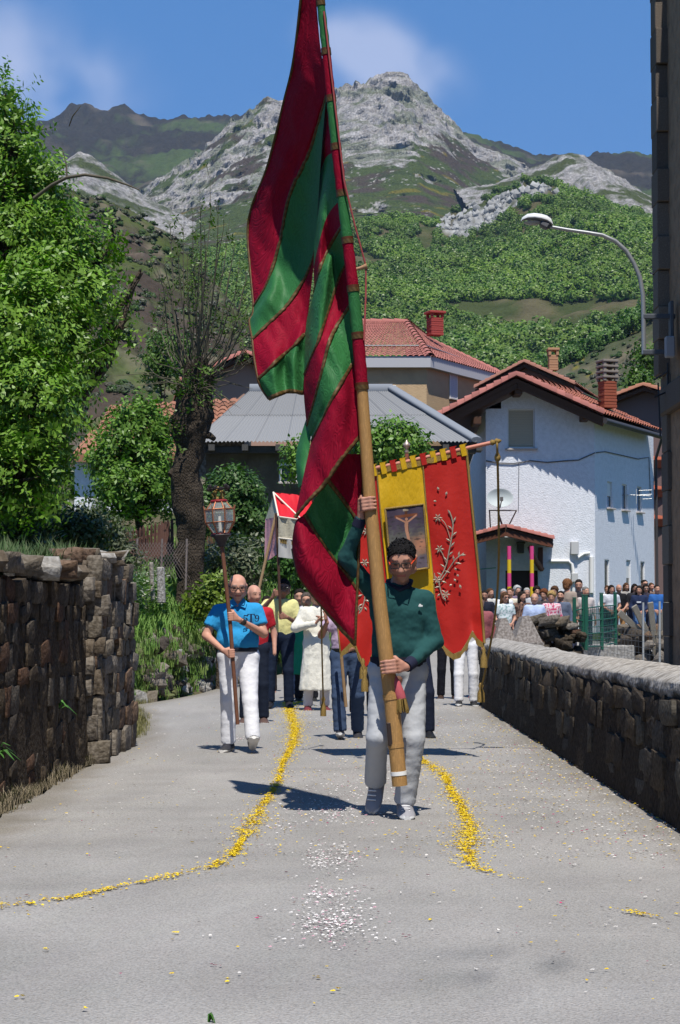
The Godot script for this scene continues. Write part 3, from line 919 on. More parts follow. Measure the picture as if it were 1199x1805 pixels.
	# stones at the far end of the parapet
	for e in [[868, 1137, 904, 1090, 31.5, "grey triangular stone block standing at the far end of the parapet"], [905, 1132, 946, 1086, 33.0, "second peaked stone block, rust stained, behind the parapet end"]]:
		var c = at((e[0] + e[2]) / 2.0, e[1], e[4])
		var k: float = e[4] / F
		var hx: float = (e[2] - e[0]) * k * 0.62; var hy: float = (e[1] - e[3]) * k
		m = MB.new()
		var bs = [Vector3(-hx, 0, 0.25), Vector3(hx, 0, 0.25), Vector3(hx, 0, -0.25), Vector3(-hx, 0, -0.25)]
		var ts = [Vector3(-hx * 0.25, hy, 0.12), Vector3(hx * 0.2, hy * 1.02, 0.12), Vector3(hx * 0.2, hy, -0.15), Vector3(-hx * 0.25, hy * 0.97, -0.15)]
		for f in 4: m.quad(bs[f], bs[(f + 1) % 4], ts[(f + 1) % 4], ts[f])
		m.quad(ts[0], ts[1], ts[2], ts[3])
		m.box(Vector3(0, -0.4, 0), Vector3(hx * 2.1, 0.8, 0.6))
		var o = put("peaked_stone", m.mesh(), tinted(K.rock, Color(0.34, 0.31, 0.3)), self, Transform3D(Basis(Vector3.UP, 0.15), c))
		tag(o, e[5], "stone block")
	w = base("rubble_heap", "rough rubble wall stub with a pale weathered top beside the green gate", "wall", at(985, 1145, 33.5))
	for k in 46:
		var s = rng.randf_range(0.13, 0.24)
		put("stone", rocks[k % 10], dk[k % 6] if k < 34 else lt[k % 5], w, Transform3D(Basis.from_euler(Vector3(0, rng.randf() * 6.0, rng.randf() * 0.3)) * Basis.from_scale(Vector3(s * 1.5, s * 0.7, s)), Vector3(rng.randf_range(-0.42, 0.42), -0.1 + 0.014 * k, rng.randf_range(-0.2, 0.2))))
	w = base("stone_pile", "pile of grey stones and old timber behind the wire fence", "stone pile", at(1140, 1165, 38.0))
	for k in 40:
		var s = rng.randf_range(0.14, 0.32)
		put("stone", rocks[k % 10], lt[k % 5] if k % 3 else dk[3], w, Transform3D(Basis.from_euler(Vector3(rng.randf(), rng.randf() * 6.0, 0)) * Basis.from_scale(Vector3(s * 1.4, s * 0.8, s)), Vector3(rng.randf_range(-0.5, 0.75), rng.randf_range(-0.1, 0.65) , rng.randf_range(-0.3, 0.3))))
	for k in 4:
		m = MB.new(); m.box(Vector3.ZERO, Vector3(0.12, 1.1, 0.04), Basis(), 0.008)
		put("board", m.mesh(), tinted(K.wood, Color(0.3, 0.27, 0.22)), w, Transform3D(Basis.from_euler(Vector3(0.2, 0.3, 0.9 - 0.35 * k)), Vector3(-0.2 + 0.15 * k, 0.62, 0.2)))
	m = MB.new()
	m.box(Vector3.ZERO, Vector3(0.95, 0.36, 0.3), Basis(Vector3.UP, 0.4), 0.02)
	tag(put("concrete_block", m.mesh(), M(Color(0.42, 0.41, 0.4), 0.9, {"tex": T.stone, "tri": 1.0}), self, Transform3D(Basis(), at(1072, 1155, 35.0))), "pale concrete block lying below the green gate", "concrete block")

func weed(p: Vector3, size: float, sd: int, label: String) -> void:
	rng.seed = sd
	var m = MB.new()
	for k in 10:
		var dir = Vector3(rng.randf_range(0.2, 1.0), rng.randf_range(0.1, 1.2), rng.randf_range(-0.7, 0.7)).normalized()
		var sd2 = dir.cross(Vector3.UP).normalized() * size * 0.11
		var l = size * rng.randf_range(0.6, 1.1)
		m.col = Color(0.06, 0.15, 0.03) * rng.randf_range(0.8, 1.5)
		var q = [Vector3.ZERO, dir * l * 0.5 + Vector3(0, 0.03, 0), dir * l - Vector3(0, l * 0.35, 0)]
		m.quad(q[0] - sd2 * 0.3, q[0] + sd2 * 0.3, q[1] + sd2, q[1] - sd2)
		m.quad(q[1] - sd2, q[1] + sd2, q[2] + sd2 * 0.1, q[2] - sd2 * 0.1)
	tag(put("weed", m.mesh(), K.grass, self, Transform3D(Basis(), p)), label, "weed", "weeds growing in the old wall")

func blade_tuft(n: int, hgt: float, wid: float, sd: int) -> ArrayMesh:
	rng.seed = sd
	var m = MB.new()
	for k in n:
		var a = rng.randf() * TAU
		var lean = Vector3(cos(a), 0, sin(a))
		var s = Vector3(-sin(a), 0, cos(a)) * wid
		var o = Vector3(rng.randf_range(-1, 1), 0, rng.randf_range(-1, 1)) * hgt * 0.3
		var h = hgt * rng.randf_range(0.5, 1.1)
		m.col = Color(1, 1, 1) * rng.randf_range(0.75, 1.3)
		var mid = o + lean * h * 0.15 + Vector3.UP * h * 0.6
		m.quad(o - s, o + s, mid + s * 0.7, mid - s * 0.7)
		m.tri(mid - s * 0.7, mid + s * 0.7, o + lean * h * 0.45 + Vector3.UP * h)
	return m.mesh()

func grasses() -> void:
	var xs = []; var cs = []
	rng.seed = 90
	for k in 11000:
		var d = rng.randf_range(20.5, 44.0)
		var x = road_left(d) - 0.45 - absf(rng.randfn(0.0, 2.2))
		var q = Vector3(x, ground_y(x, d) - 0.04, -d)
		if nn3(q, 0.9) < -0.25 or (d < 25.5 and x > road_left(d) - 0.8): continue
		var s = rng.randf_range(0.6, 1.5)
		xs.append(Transform3D(Basis(Vector3.UP, rng.randf() * TAU).scaled(Vector3(s, s, s)), q))
		cs.append(Color(0.1, 0.21, 0.035).lerp(Color(0.16, 0.26, 0.06), rng.randf()) * rng.randf_range(0.7, 1.2))
	for k in 1500:       # tufts in the joints of the boulder bank
		var d = rng.randf_range(26.0, 38.0)
		var x = road_left(d) - rng.randf_range(0.2, 0.75)
		xs.append(Transform3D(Basis(Vector3.UP, rng.randf() * TAU).scaled(Vector3.ONE * rng.randf_range(0.35, 0.9)), Vector3(x, ground_y(road_left(d), d) + rng.randf_range(-0.1, 0.9) * smoothstep(24.0, 30.0, d), -d)))
		cs.append(Color(0.1, 0.2, 0.035).lerp(Color(0.17, 0.24, 0.06), rng.randf()) * rng.randf_range(0.7, 1.1))
	copies("bank_grass", blade_tuft(9, 0.3, 0.012, 3), K.grass, self, xs, cs)
	xs = []; cs = []
	for k in 2600:       # on the terrace behind the left wall, spilling over its top
		var d = rng.randf_range(12.0, 20.5)
		var x = -2.55 - absf(rng.randfn(0.0, 0.5))
		var s = rng.randf_range(0.5, 1.3)
		xs.append(Transform3D(Basis(Vector3(1, 0, 0.2).normalized(), rng.randf_range(-0.2, 0.5)) * Basis(Vector3.UP, rng.randf() * TAU).scaled(Vector3(s, s, s)), Vector3(x, 1.58 + (0.12 if d > 17.4 else 0.0), -d)))
		cs.append(Color(0.05, 0.1, 0.03).lerp(Color(0.1, 0.13, 0.06), rng.randf()))
	copies("terrace_grass", blade_tuft(9, 0.28, 0.009, 4), K.grass, self, xs, cs)
	xs = []; cs = []
	for k in 620:        # dry straw along the wall foot
		var d = rng.randf_range(10.0, 20.0)
		var x = -2.34 + rng.randf_range(-0.06, 0.1) + 0.006 * (d - 14.0)
		var s = rng.randf_range(0.2, 0.5) * (1.0 + 0.8 * n1(Vector3(d, 0, 0), 0.7))
		xs.append(Transform3D(Basis(Vector3.UP, rng.randf() * TAU).scaled(Vector3(s, s * 0.8, s)), Vector3(x, 0.0, -d)))
		cs.append(Color(0.27, 0.22, 0.15) * rng.randf_range(0.5, 1.1))
	for k in 500:        # dry strip on the far side of the pier
		var d = rng.randf_range(19.8, 30.0)
		var x = road_left(d) - rng.randf_range(-0.05, 0.35)
		xs.append(Transform3D(Basis(Vector3.UP, rng.randf() * TAU).scaled(Vector3.ONE * rng.randf_range(0.25, 0.5)), Vector3(x, ground_y(x, d) - 0.02, -d)))
		cs.append(Color(0.24, 0.22, 0.09) * rng.randf_range(0.6, 1.1))
	copies("dry_grass", blade_tuft(8, 0.25, 0.006, 5), K.grass, self, xs, cs)
	xs = []; cs = []
	for k in 700:        # cow parsley and nettles by the picket fence
		var d = rng.randf_range(27.0, 36.0)
		var x = at(rng.randf_range(225, 300), 0, d).x
		if x > road_left(d) - 1.0: x = road_left(d) - rng.randf_range(1.0, 2.5)
		var s = rng.randf_range(0.6, 1.2)
		xs.append(Transform3D(Basis(Vector3.UP, rng.randf() * TAU).scaled(Vector3(s, s, s)), Vector3(x, ground_y(x, d) + rng.randf_range(0.1, 0.65), -d)))
		cs.append(Color(0.1, 0.17, 0.06) if k % 3 else Color(0.5, 0.52, 0.42))
	copies("cow_parsley", leaf_sprig(8, 0.28, 0.05, 6), K.leaf, self, xs, cs)
	# one blade in the foreground
	weed(on_road(366, 1810), 0.04, 31, "tiny green blade of grass at the near edge of the lane")

func petal_mesh(sd: int) -> ArrayMesh:
	rng.seed = sd
	var m = MB.new()
	for k in 2:
		var o = Vector3(rng.randf_range(-0.7, 0.7), 0, rng.randf_range(-0.7, 0.7)) * k
		var b = Basis(Vector3.UP, rng.randf() * TAU) * Basis(Vector3(1, 0, 0), rng.randf_range(-0.35, 0.35))
		m.quad(o + b * Vector3(-0.5, 0, 0.3), o + b * Vector3(0.1, 0.1, 0.5), o + b * Vector3(0.5, 0.0, -0.2), o + b * Vector3(-0.2, 0.2, -0.5))
	return m.mesh()

func petals() -> void:
	var paths = [[[508, 1240, 9, 1.0], [512, 1262, 9, 1.0], [521, 1290, 10, 1.0], [515, 1320, 12, 1.0], [498, 1350, 13, 0.9], [492, 1380, 13, 0.6], [455, 1440, 16, 0.8], [432, 1480, 18, 0.9], [410, 1515, 18, 0.8], [370, 1538, 22, 0.5], [270, 1557, 26, 0.35], [205, 1572, 26, 0.5], [110, 1592, 30, 0.6], [30, 1601, 26, 0.9], [-30, 1606, 26, 0.9]],
		[[732, 1330, 10, 0.8], [752, 1350, 16, 0.9], [785, 1372, 18, 0.9], [795, 1400, 14, 0.9], [812, 1425, 17, 0.9], [828, 1460, 18, 1.0], [824, 1500, 20, 1.0], [828, 1530, 20, 0.7], [862, 1545, 26, 0.3], [905, 1554, 24, 0.35], [925, 1558, 12, 0.1]],
		[[560, 1236, 8, 0.6], [530, 1240, 10, 0.8], [505, 1246, 10, 0.9]], [[1100, 1612, 14, 0.3], [1150, 1622, 14, 0.45]]]
	var xs = []; var cs = []
	rng.seed = 17
	for path in paths:
		for k in path.size() - 1:
			var a: Array = path[k]; var b: Array = path[k + 1]
			var p0 = on_road(a[0], a[1]); var p1 = on_road(b[0], b[1])
			var ln = p0.distance_to(p1)
			var side = (p1 - p0).cross(Vector3.UP).normalized()
			var n = int(ln * 1000.0 * (a[3] + b[3]) * 0.5)
			for q in n:
				var t = rng.randf()
				var wd: float = lerpf(a[2], b[2], t) / F * -p0.z
				var p = p0.lerp(p1, t) + side * rng.randfn(0.0, wd * (0.36 + 0.3 * n1(p0 * 3.0, 1.0)) * (1.0 if q % 5 else 3.2)) + (p1 - p0).normalized() * rng.randfn(0.0, 0.04)
				if nn3(p, 5.0) + 0.4 * nn3(p, 14.0) < -0.34 * a[3] + 0.16 and q % 7: continue
				petal(xs, cs, p, rng.randf_range(0.006, 0.013), Color(0.7, 0.46, 0.015).lerp(Color(0.8, 0.62, 0.04), rng.randf()) * rng.randf_range(0.7, 1.0))
	copies("yellow_petals", petal_mesh(2), K.vc, self, xs, cs)
	xs = []; cs = []
	for e in [[590, 1438, 45, 10, 260], [585, 1412, 60, 14, 160], [588, 1522, 30, 14, 330], [578, 1588, 30, 10, 160], [585, 1632, 42, 18, 420], [500, 1462, 20, 6, 40], [640, 1395, 60, 25, 260], [430, 1303, 14, 3, 60], [575, 1660, 50, 14, 90]]:
		for k in e[4]:
			petal(xs, cs, on_road(e[0] + rng.randfn(0, e[2] * 0.9), e[1] + rng.randfn(0, e[3])), rng.randf_range(0.005, 0.011), Color(0.72, 0.68, 0.66) if rng.randf() < 0.8 else Color(0.55, 0.3, 0.36))
	for k in 11000:       # thin scatter over the whole lane, thickest on the right
		var d = 30.0 - 23.5 * pow(rng.randf(), 0.55 if k % 2 else 0.8)
		var t = rng.randf() if k % 3 else 1.0 - absf(rng.randfn(0.0, 0.16))
		if d < 10.5 and rng.randf() < 0.8: continue
		if t < 0.35 and rng.randf() < 0.75: continue
		var x = lerpf(road_left(d), road_right(d), clampf(t, 0.01, 0.985))
		var r = rng.randf()
		var c = Color(0.68, 0.64, 0.6) if r < 0.46 else Color(0.74, 0.5, 0.02) if r < 0.84 else Color(0.35, 0.04, 0.12) if r < 0.92 else Color(0.22, 0.14, 0.13)
		if nn3(Vector3(x, 0, d), 0.7) < -0.1 and rng.randf() < 0.7: continue
		petal(xs, cs, Vector3(x, ground_y(x, d), -d), rng.randf_range(0.005, 0.013), c * rng.randf_range(0.7, 1.0))
	for e in [[455, 1628], [30, 1768], [400, 1740], [265, 1558], [310, 1655], [80, 1682], [375, 1714], [150, 1790], [560, 1735], [590, 1758], [715, 1660], [760, 1630], [340, 1492], [430, 1515], [490, 1498], [760, 1585], [995, 1600]]:
		for q in 3: petal(xs, cs, on_road(e[0] + rng.randfn(0, 4), e[1] + rng.randfn(0, 1.5)), 0.011, Color(0.75, 0.55, 0.02) if e[0] % 2 == 0 else Color(0.5, 0.03, 0.14))
	copies("scattered_petals", petal_mesh(5), K.vc, self, xs, cs)

func petal(xs: Array, cs: Array, p: Vector3, s: float, c: Color) -> void:
	xs.append(Transform3D(Basis(Vector3.UP, rng.randf() * TAU).scaled(Vector3(s * 1.2, s, s)), p + Vector3(0, 0.012 + 0.012 * sin(clampf((p.x + 2.2) / 4.3, 0, 1) * PI) + rng.randf() * 0.006, 0)))
	cs.append(c)

# ---------------------------------------------------------------- trees and shrubs
func leaf_sprig(n: int, ln: float, lw: float, sd: int) -> ArrayMesh:       # a twig along +y set with pointed leaves
	rng.seed = sd
	var m = MB.new()
	m.col = Color(0.5, 0.35, 0.3)
	m.tri(Vector3(-0.004, 0, 0), Vector3(0.004, 0, 0), Vector3(0, ln, 0))
	for k in n:
		var y = ln * (0.1 + 0.9 * k / (n - 1.0))
		var a = k * 2.4 + rng.randf()
		var dir = Vector3(cos(a), rng.randf_range(0.1, 0.9), sin(a)).normalized()
		var side = dir.cross(Vector3(rng.randf() - 0.5, 1, rng.randf() - 0.5)).normalized()
		var up = side.cross(dir).normalized()
		var l = lw * rng.randf_range(1.6, 2.5); var w = lw * rng.randf_range(0.42, 0.62)
		m.col = Color(1, 1, 1) * rng.randf_range(0.75, 1.3)
		var o = Vector3(0, y, 0) + dir * lw * 0.3
		var mid = o + dir * l * 0.45 - up * lw * 0.12; var tip = o + dir * l - up * lw * 0.3
		m.tri(o, mid, mid + side * w); m.tri(mid, tip, mid + side * w)
		m.tri(o, mid - side * w, mid); m.tri(mid, mid - side * w, tip)
	return m.mesh()

func leafy(parent: Node3D, trunk: Vector3, tr: float, lobes: Array, count: int, sprig: Array, tones: Array, sd: int, shell := 0.45) -> void:
	rng.seed = sd
	var m = MB.new()
	var ce = Vector3.ZERO; var wsum = 0.0
	for l in lobes: ce += l[0]
	ce /= lobes.size()
	var fork = trunk.lerp(Vector3(ce.x, ce.y, ce.z), 0.45)
	m.tube(PackedVector3Array([trunk - Vector3(0, 0.2, 0), trunk.lerp(fork, 0.5) + Vector3(tr * 0.4, 0, 0), fork]), PackedFloat32Array([tr * 1.25, tr, tr * 0.75]), 9)
	put("trunk", m.mesh(), K.bark, parent, Transform3D(Basis(), -parent.position))
	m = MB.new()
	for l in lobes:
		var q: Vector3 = l[0]
		m.tube(PackedVector3Array([fork - Vector3(0, 0.1, 0), fork.lerp(q, 0.5) + Vector3(rng.randfn(0, 0.15), 0.2, rng.randfn(0, 0.15)), q + l[1] * Vector3(0, 0.3, 0)]), PackedFloat32Array([tr * 0.5, tr * 0.3, tr * 0.08]), 6)
		for b in 4:
			var e: Vector3 = q + l[1] * Vector3(rng.randf_range(-0.8, 0.8), rng.randf_range(-0.5, 0.9), rng.randf_range(-0.8, 0.8))
			m.tube(PackedVector3Array([fork.lerp(q, 0.6), q.lerp(e, 0.4) , e]), PackedFloat32Array([tr * 0.2, tr * 0.12, tr * 0.03]), 5)
		wsum += l[1].x * l[1].y * l[1].z
	put("limb", m.mesh(), K.bark, parent, Transform3D(Basis(), -parent.position))
	var xs = []; var cs = []
	for l in lobes:
		var n = int(count * l[1].x * l[1].y * l[1].z / wsum)
		for k in n:
			var dir = Vector3(rng.randfn(), rng.randfn(), rng.randfn()).normalized()
			var r = lerpf(shell, 1.0, pow(rng.randf(), 0.6)) * (1.0 + 0.28 * nn3(dir * 3.0 + l[0] * 7.0, 1.0)) + maxf(0.0, rng.randfn(0.0, 0.09))
			var p: Vector3 = l[0] + l[1] * dir * r
			if nn3(p, 1.6) < -0.32: continue
			var y = (dir + Vector3(rng.randfn(), rng.randfn() + 0.9, rng.randfn()) * 0.55).normalized()
			var x = y.cross(Vector3(rng.randfn(), rng.randfn(), rng.randfn())).normalized()
			var s = rng.randf_range(0.75, 1.3)
			xs.append(Transform3D(Basis(x * s, y * s, x.cross(y) * s), p - parent.position))
			cs.append(tones[0].lerp(tones[1], rng.randf()) * rng.randf_range(0.75, 1.2))
	copies("foliage", leaf_sprig(sprig[0], sprig[1], sprig[2], sd), K.leaf, parent, xs, cs)

func L(px: float, py: float, d: float, rx: float, ry: float) -> Array:      # a lobe of a crown, radii in photo pixels
	return [at(px, py, d), Vector3(rx, ry, (rx + ry) * 0.5) * d / F]

func trees() -> void:
	var t = base("leafy_tree", "big bright green broadleaf tree leaning over the old stone wall", "tree", Vector3(-3.7, 1.4, -21.0))
	var lob = [L(6, 190, 21, 22, 52), L(26, 260, 21, 38, 56), L(-40, 330, 21.5, 80, 120), L(58, 350, 21, 50, 60), L(15, 430, 21, 80, 85), L(110, 440, 20.8, 50, 54), L(92, 530, 20.5, 66, 72), L(172, 462, 21, 30, 32), L(166, 540, 20.6, 36, 40), L(212, 575, 21, 22, 24), L(25, 590, 20, 85, 90), L(116, 630, 20.3, 52, 60),
		L(-40, 740, 20, 100, 110), L(55, 720, 19.6, 66, 80), L(98, 780, 20, 34, 56), L(30, 850, 19.5, 70, 70), L(84, 880, 20, 34, 50), L(200, 420, 21.5, 14, 24), L(-60, 540, 22, 100, 100), L(-110, 680, 21, 110, 180), L(244, 488, 21, 11, 16), L(172, 640, 20.6, 18, 24), L(132, 712, 20.5, 20, 30)]
	leafy(t, Vector3(-3.75, 1.3, -20.6), 0.17, lob, 11000, [14, 0.27, 0.032, 1], [Color(0.125, 0.25, 0.02), Color(0.2, 0.34, 0.045)], 61, 0.3)
	var m = MB.new()
	var br = PackedVector3Array([at(60, 350, 20.5), at(92, 326, 20.4), at(118, 313, 20.3), at(150, 308, 20.2), at(190, 314, 20.2), at(225, 326, 20.2), at(246, 335, 20.2)])
	m.tube(br, PackedFloat32Array([0.022, 0.02, 0.018, 0.016, 0.014, 0.01, 0.005]), 6)
	m.tube(PackedVector3Array([at(118, 313, 20.3), at(117, 290, 20.3), at(110, 262, 20.3)]), PackedFloat32Array([0.012, 0.009, 0.003]), 5)
	m.tube(PackedVector3Array([at(122, 222, 20.4), at(128, 205, 20.3), at(143, 186, 20.3)]), PackedFloat32Array([0.006, 0.008, 0.003]), 5)
	put("bare_branch", m.mesh(), K.twig, t, Transform3D(Basis(), -t.position))
	# pollard
	t = base("pollard_tree", "old pollarded tree with a thick knotted dark trunk and thin upright shoots", "tree", at(338, 1062, 36.5))
	var d = 36.5
	var u = d / F
	var pts = []
	for e in [[338, 1085, 36], [340, 1055, 31], [339, 1020, 24], [334, 985, 27], [338, 955, 24], [335, 910, 28], [331, 870, 29], [327, 830, 26], [338, 790, 24], [335, 765, 31], [340, 735, 35], [344, 700, 28], [350, 675, 22], [352, 655, 12]]: pts.append(e)
	var p = PackedVector3Array()
	for k in 53:
		var f: float = k / 52.0 * (pts.size() - 1)
		var a = int(minf(f, pts.size() - 2)); var w = f - a
		var c: Vector3 = at(pts[a][0], pts[a][1], d).lerp(at(pts[a + 1][0], pts[a + 1][1], d), w)
		var r: float = lerpf(pts[a][2], pts[a + 1][2], w) * u
		for s in 20:
			var an = -TAU * s / 20
			var q = Vector3(cos(an), 0, sin(an))
			var rr = r * (1.0 + 0.32 * nn3(q * 0.8 + c * 1.4, 1.3) + 0.2 * nn3(q * 2.0 + c * Vector3(1, 0.6, 1), 3.0))
			p.append(c + q * rr - t.position)
	m = MB.new()
	m.grid(p, 20, 53, true)
	put("trunk", m.mesh(), tinted(K.bark, Color(0.085, 0.072, 0.06)), t)
	for e in [[[318, 735], [310, 742], [302, 738], 11], [[318, 830], [306, 832], [300, 838], 8], [[360, 765], [370, 768], [378, 774], 6], [[345, 680], [352, 655], [356, 630], 16], [[330, 700], [322, 690], [312, 688], 10], [[352, 690], [362, 700], [372, 715], 9], [[360, 690], [368, 668], [372, 655], 10], [[338, 680], [335, 655], [338, 640], 11]]:
		m = MB.new()
		m.tube(PackedVector3Array([at(e[0][0], e[0][1], d), at(e[1][0], e[1][1], d - 0.1), at(e[2][0], e[2][1], d - 0.15)]), PackedFloat32Array([e[3] * u * 1.4, e[3] * u, e[3] * u * 0.75]), 9)
		put("burr", m.mesh(), tinted(K.bark, Color(0.085, 0.072, 0.06)), t, Transform3D(Basis(), -t.position))
	rng.seed = 12
	m = MB.new()
	var xs = []; var cs = []
	var tops = [[370, 285], [352, 330], [405, 385], [340, 360], [325, 375], [300, 390], [385, 350], [415, 430], [425, 500], [430, 540], [285, 450], [270, 520], [262, 590], [440, 470], [395, 400], [312, 420], [330, 440], [360, 400], [440, 560], [250, 640], [278, 560], [448, 600], [300, 520], [410, 560]]
	for k in 62:
		var e: Array = tops[k] if k < tops.size() else [350 + rng.randfn(0, 65), rng.randf_range(420, 640)]
		var a = at(345 + rng.randfn(0, 14), 672 + rng.randf_range(-12, 20), d + rng.randf_range(-0.15, 0.15))
		var b = at(e[0], e[1], d + rng.randfn(0, 0.7))
		var c = a.lerp(b, 0.4); c.x = lerpf(c.x, b.x, 0.35); c.z = lerpf(c.z, b.z, 0.3)
		var r = rng.randf_range(0.010, 0.021) if k < tops.size() else rng.randf_range(0.007, 0.013)
		var c2 = c.lerp(b, 0.55) + Vector3(rng.randfn(0, 0.04), 0.06, 0)
		m.tube(PackedVector3Array([a, c, c2, b]), PackedFloat32Array([r * 1.5, r, r * 0.7, r * 0.2]), 5)
		for s in 3:
			var f = rng.randf_range(0.25, 1.0)
			var o = c.lerp(b, f)
			var tip = o + Vector3(rng.randfn(0, 0.22), rng.randf_range(0.1, 0.45), rng.randfn(0, 0.2))
			m.tube(PackedVector3Array([o, tip]), PackedFloat32Array([0.006, 0.002]), 4, false)
			for q in 2:
				var y = Vector3(rng.randfn(0, 0.6), 1, rng.randfn(0, 0.6)).normalized()
				var x = y.cross(Vector3(rng.randfn(), 0.1, rng.randfn())).normalized()
				xs.append(Transform3D(Basis(x, y, x.cross(y)).scaled(Vector3.ONE * rng.randf_range(0.5, 0.95)), o.lerp(tip, rng.randf()) - t.position))
				cs.append(Color(0.1, 0.17, 0.025) * rng.randf_range(0.7, 1.2))
	for k in 30:
		var a = at(345 + rng.randfn(0, 20), 675 + rng.randf_range(0, 20), d - 0.2)
		var b = at(345 + rng.randfn(0, 70), 690 + rng.randf_range(-40, 45), d - 0.4)
		m.tube(PackedVector3Array([a, a.lerp(b, 0.6) + Vector3(0, 0.12, 0), b]), PackedFloat32Array([0.011, 0.008, 0.002]), 4, false)
	put("shoots", m.mesh(), tinted(K.twig, Color(0.1, 0.09, 0.065)), t, Transform3D(Basis(), -t.position)).name = "upright_shoot"
	for k in 110:
		var q = at(345 + rng.randfn(0, 26), 685 + rng.randfn(0, 22), d - 0.3 + rng.randfn(0, 0.2)) if k % 4 else at(316 + rng.randfn(0, 8), rng.randf_range(640, 800), d - 0.3)
		xs.append(Transform3D(Basis.from_euler(Vector3(rng.randf() * 2.0 - 1.0, rng.randf() * 6.0, rng.randf() * 2.0 - 1.0)).scaled(Vector3.ONE * rng.randf_range(0.6, 1.1)), q - t.position))
		cs.append(Color(0.09, 0.16, 0.025) * rng.randf_range(0.7, 1.2))
	copies("foliage", leaf_sprig(5, 0.12, 0.045, 9), K.leaf, t, xs, cs)
	# young tree left of the pollard
	t = base("young_tree", "slender light green young tree between the big tree and the pollard", "tree", at(248, 975, 41.0))
	leafy(t, at(250, 990, 41.0), 0.1, [L(245, 765, 41, 42, 36), L(212, 825, 41, 40, 34), L(272, 825, 41, 30, 42), L(240, 870, 40.5, 50, 26), L(196, 880, 41, 26, 26), L(284, 880, 41, 20, 30), L(250, 730, 41, 20, 18), L(188, 800, 41.5, 16, 30)], 1900, [11, 0.36, 0.05, 2], [Color(0.1, 0.205, 0.022), Color(0.15, 0.27, 0.04)], 62, 0.3)
	# shrubs
	var sh = [["leafy green shrub with lilac flowers behind the lantern", [L(410, 870, 42, 38, 34), L(395, 905, 42, 40, 34), L(440, 925, 42, 26, 36), L(430, 885, 42, 24, 30), L(370, 900, 42, 22, 40)], 1100, [Color(0.055, 0.12, 0.025), Color(0.08, 0.15, 0.035)]],
		["light green tree crown rising behind the banner pole", [L(690, 782, 46, 34, 26), L(722, 792, 46, 24, 22), L(655, 800, 46, 30, 26), L(532, 815, 46, 18, 30)], 750, [Color(0.1, 0.21, 0.025), Color(0.15, 0.27, 0.04)]],
		["dark green shrub behind the man in the yellow shirt", [L(500, 990, 38, 24, 40), L(520, 960, 38, 30, 50), L(545, 1010, 38, 30, 40)], 800, [Color(0.05, 0.13, 0.02), Color(0.075, 0.16, 0.03)]],
		["pale greyish bushes below the boundary fence", [L(400, 990, 39, 26, 26), L(430, 1010, 39, 30, 24), L(455, 985, 40, 30, 22), L(380, 1010, 38, 16, 24)], 700, [Color(0.09, 0.12, 0.06), Color(0.15, 0.16, 0.1)]],
		["yellow green sapling at the foot of the pollard", [L(385, 1055, 34, 16, 24), L(365, 1075, 34, 22, 18), L(398, 1080, 34, 14, 22)], 380, [Color(0.13, 0.2, 0.02), Color(0.17, 0.24, 0.03)]],
		["low hedge of shrubs at the top of the left terrace", [L(60, 950, 22, 60, 30), L(130, 950, 22, 50, 28), L(10, 960, 20, 50, 28)], 1200, [Color(0.045, 0.09, 0.025), Color(0.07, 0.11, 0.04)]],
		["thicket of brambles in front of the picket fence", [L(180, 950, 33, 36, 26), L(150, 930, 33, 30, 26), L(215, 985, 33, 26, 18)], 500, [Color(0.1, 0.1, 0.07), Color(0.12, 0.15, 0.07)]],
		["round bright bush on the slope behind the pink house", [L(300, 625, 90, 22, 26), L(280, 650, 90, 24, 18)], 260, [Color(0.09, 0.18, 0.03), Color(0.12, 0.2, 0.04)]],
		["bushy green tree above the white house chimney", [L(1125, 690, 100, 16, 24), L(1140, 640, 110, 14, 20)], 260, [Color(0.07, 0.14, 0.02), Color(0.1, 0.17, 0.03)]]]
	for k in sh.size():
		var lb: Array = sh[k][1]
		var b: Vector3 = lb[0][0]
		for l in lb: b.y = minf(b.y, l[0].y - l[1].y)
		b.y = ground_y(b.x, -b.z)
		t = base("shrub", sh[k][0], "shrub" if k != 1 else "tree", b)
		if k == 1: t.name = "crab_tree"
		var sc = clampf(-b.z / 40.0, 0.6, 2.4)
		leafy(t, b, (0.05 if k != 1 else 0.09) * sc, lb, sh[k][2], [10, 0.3 * sc, 0.05 * sc, 3], sh[k][3], 80 + k, 0.3)

# ---------------------------------------------------------------- buildings
func prism(m: MB, plan: Array, y0: float, tops: Array) -> void:      # vertical walls over a plan given counter-clockwise from above
	for k in plan.size():
		var a: Vector2 = plan[k]; var b: Vector2 = plan[(k + 1) % plan.size()]
		m.quad(Vector3(a.x, y0, a.y), Vector3(b.x, y0, b.y), Vector3(b.x, tops[(k + 1) % plan.size()], b.y), Vector3(a.x, tops[k], a.y))

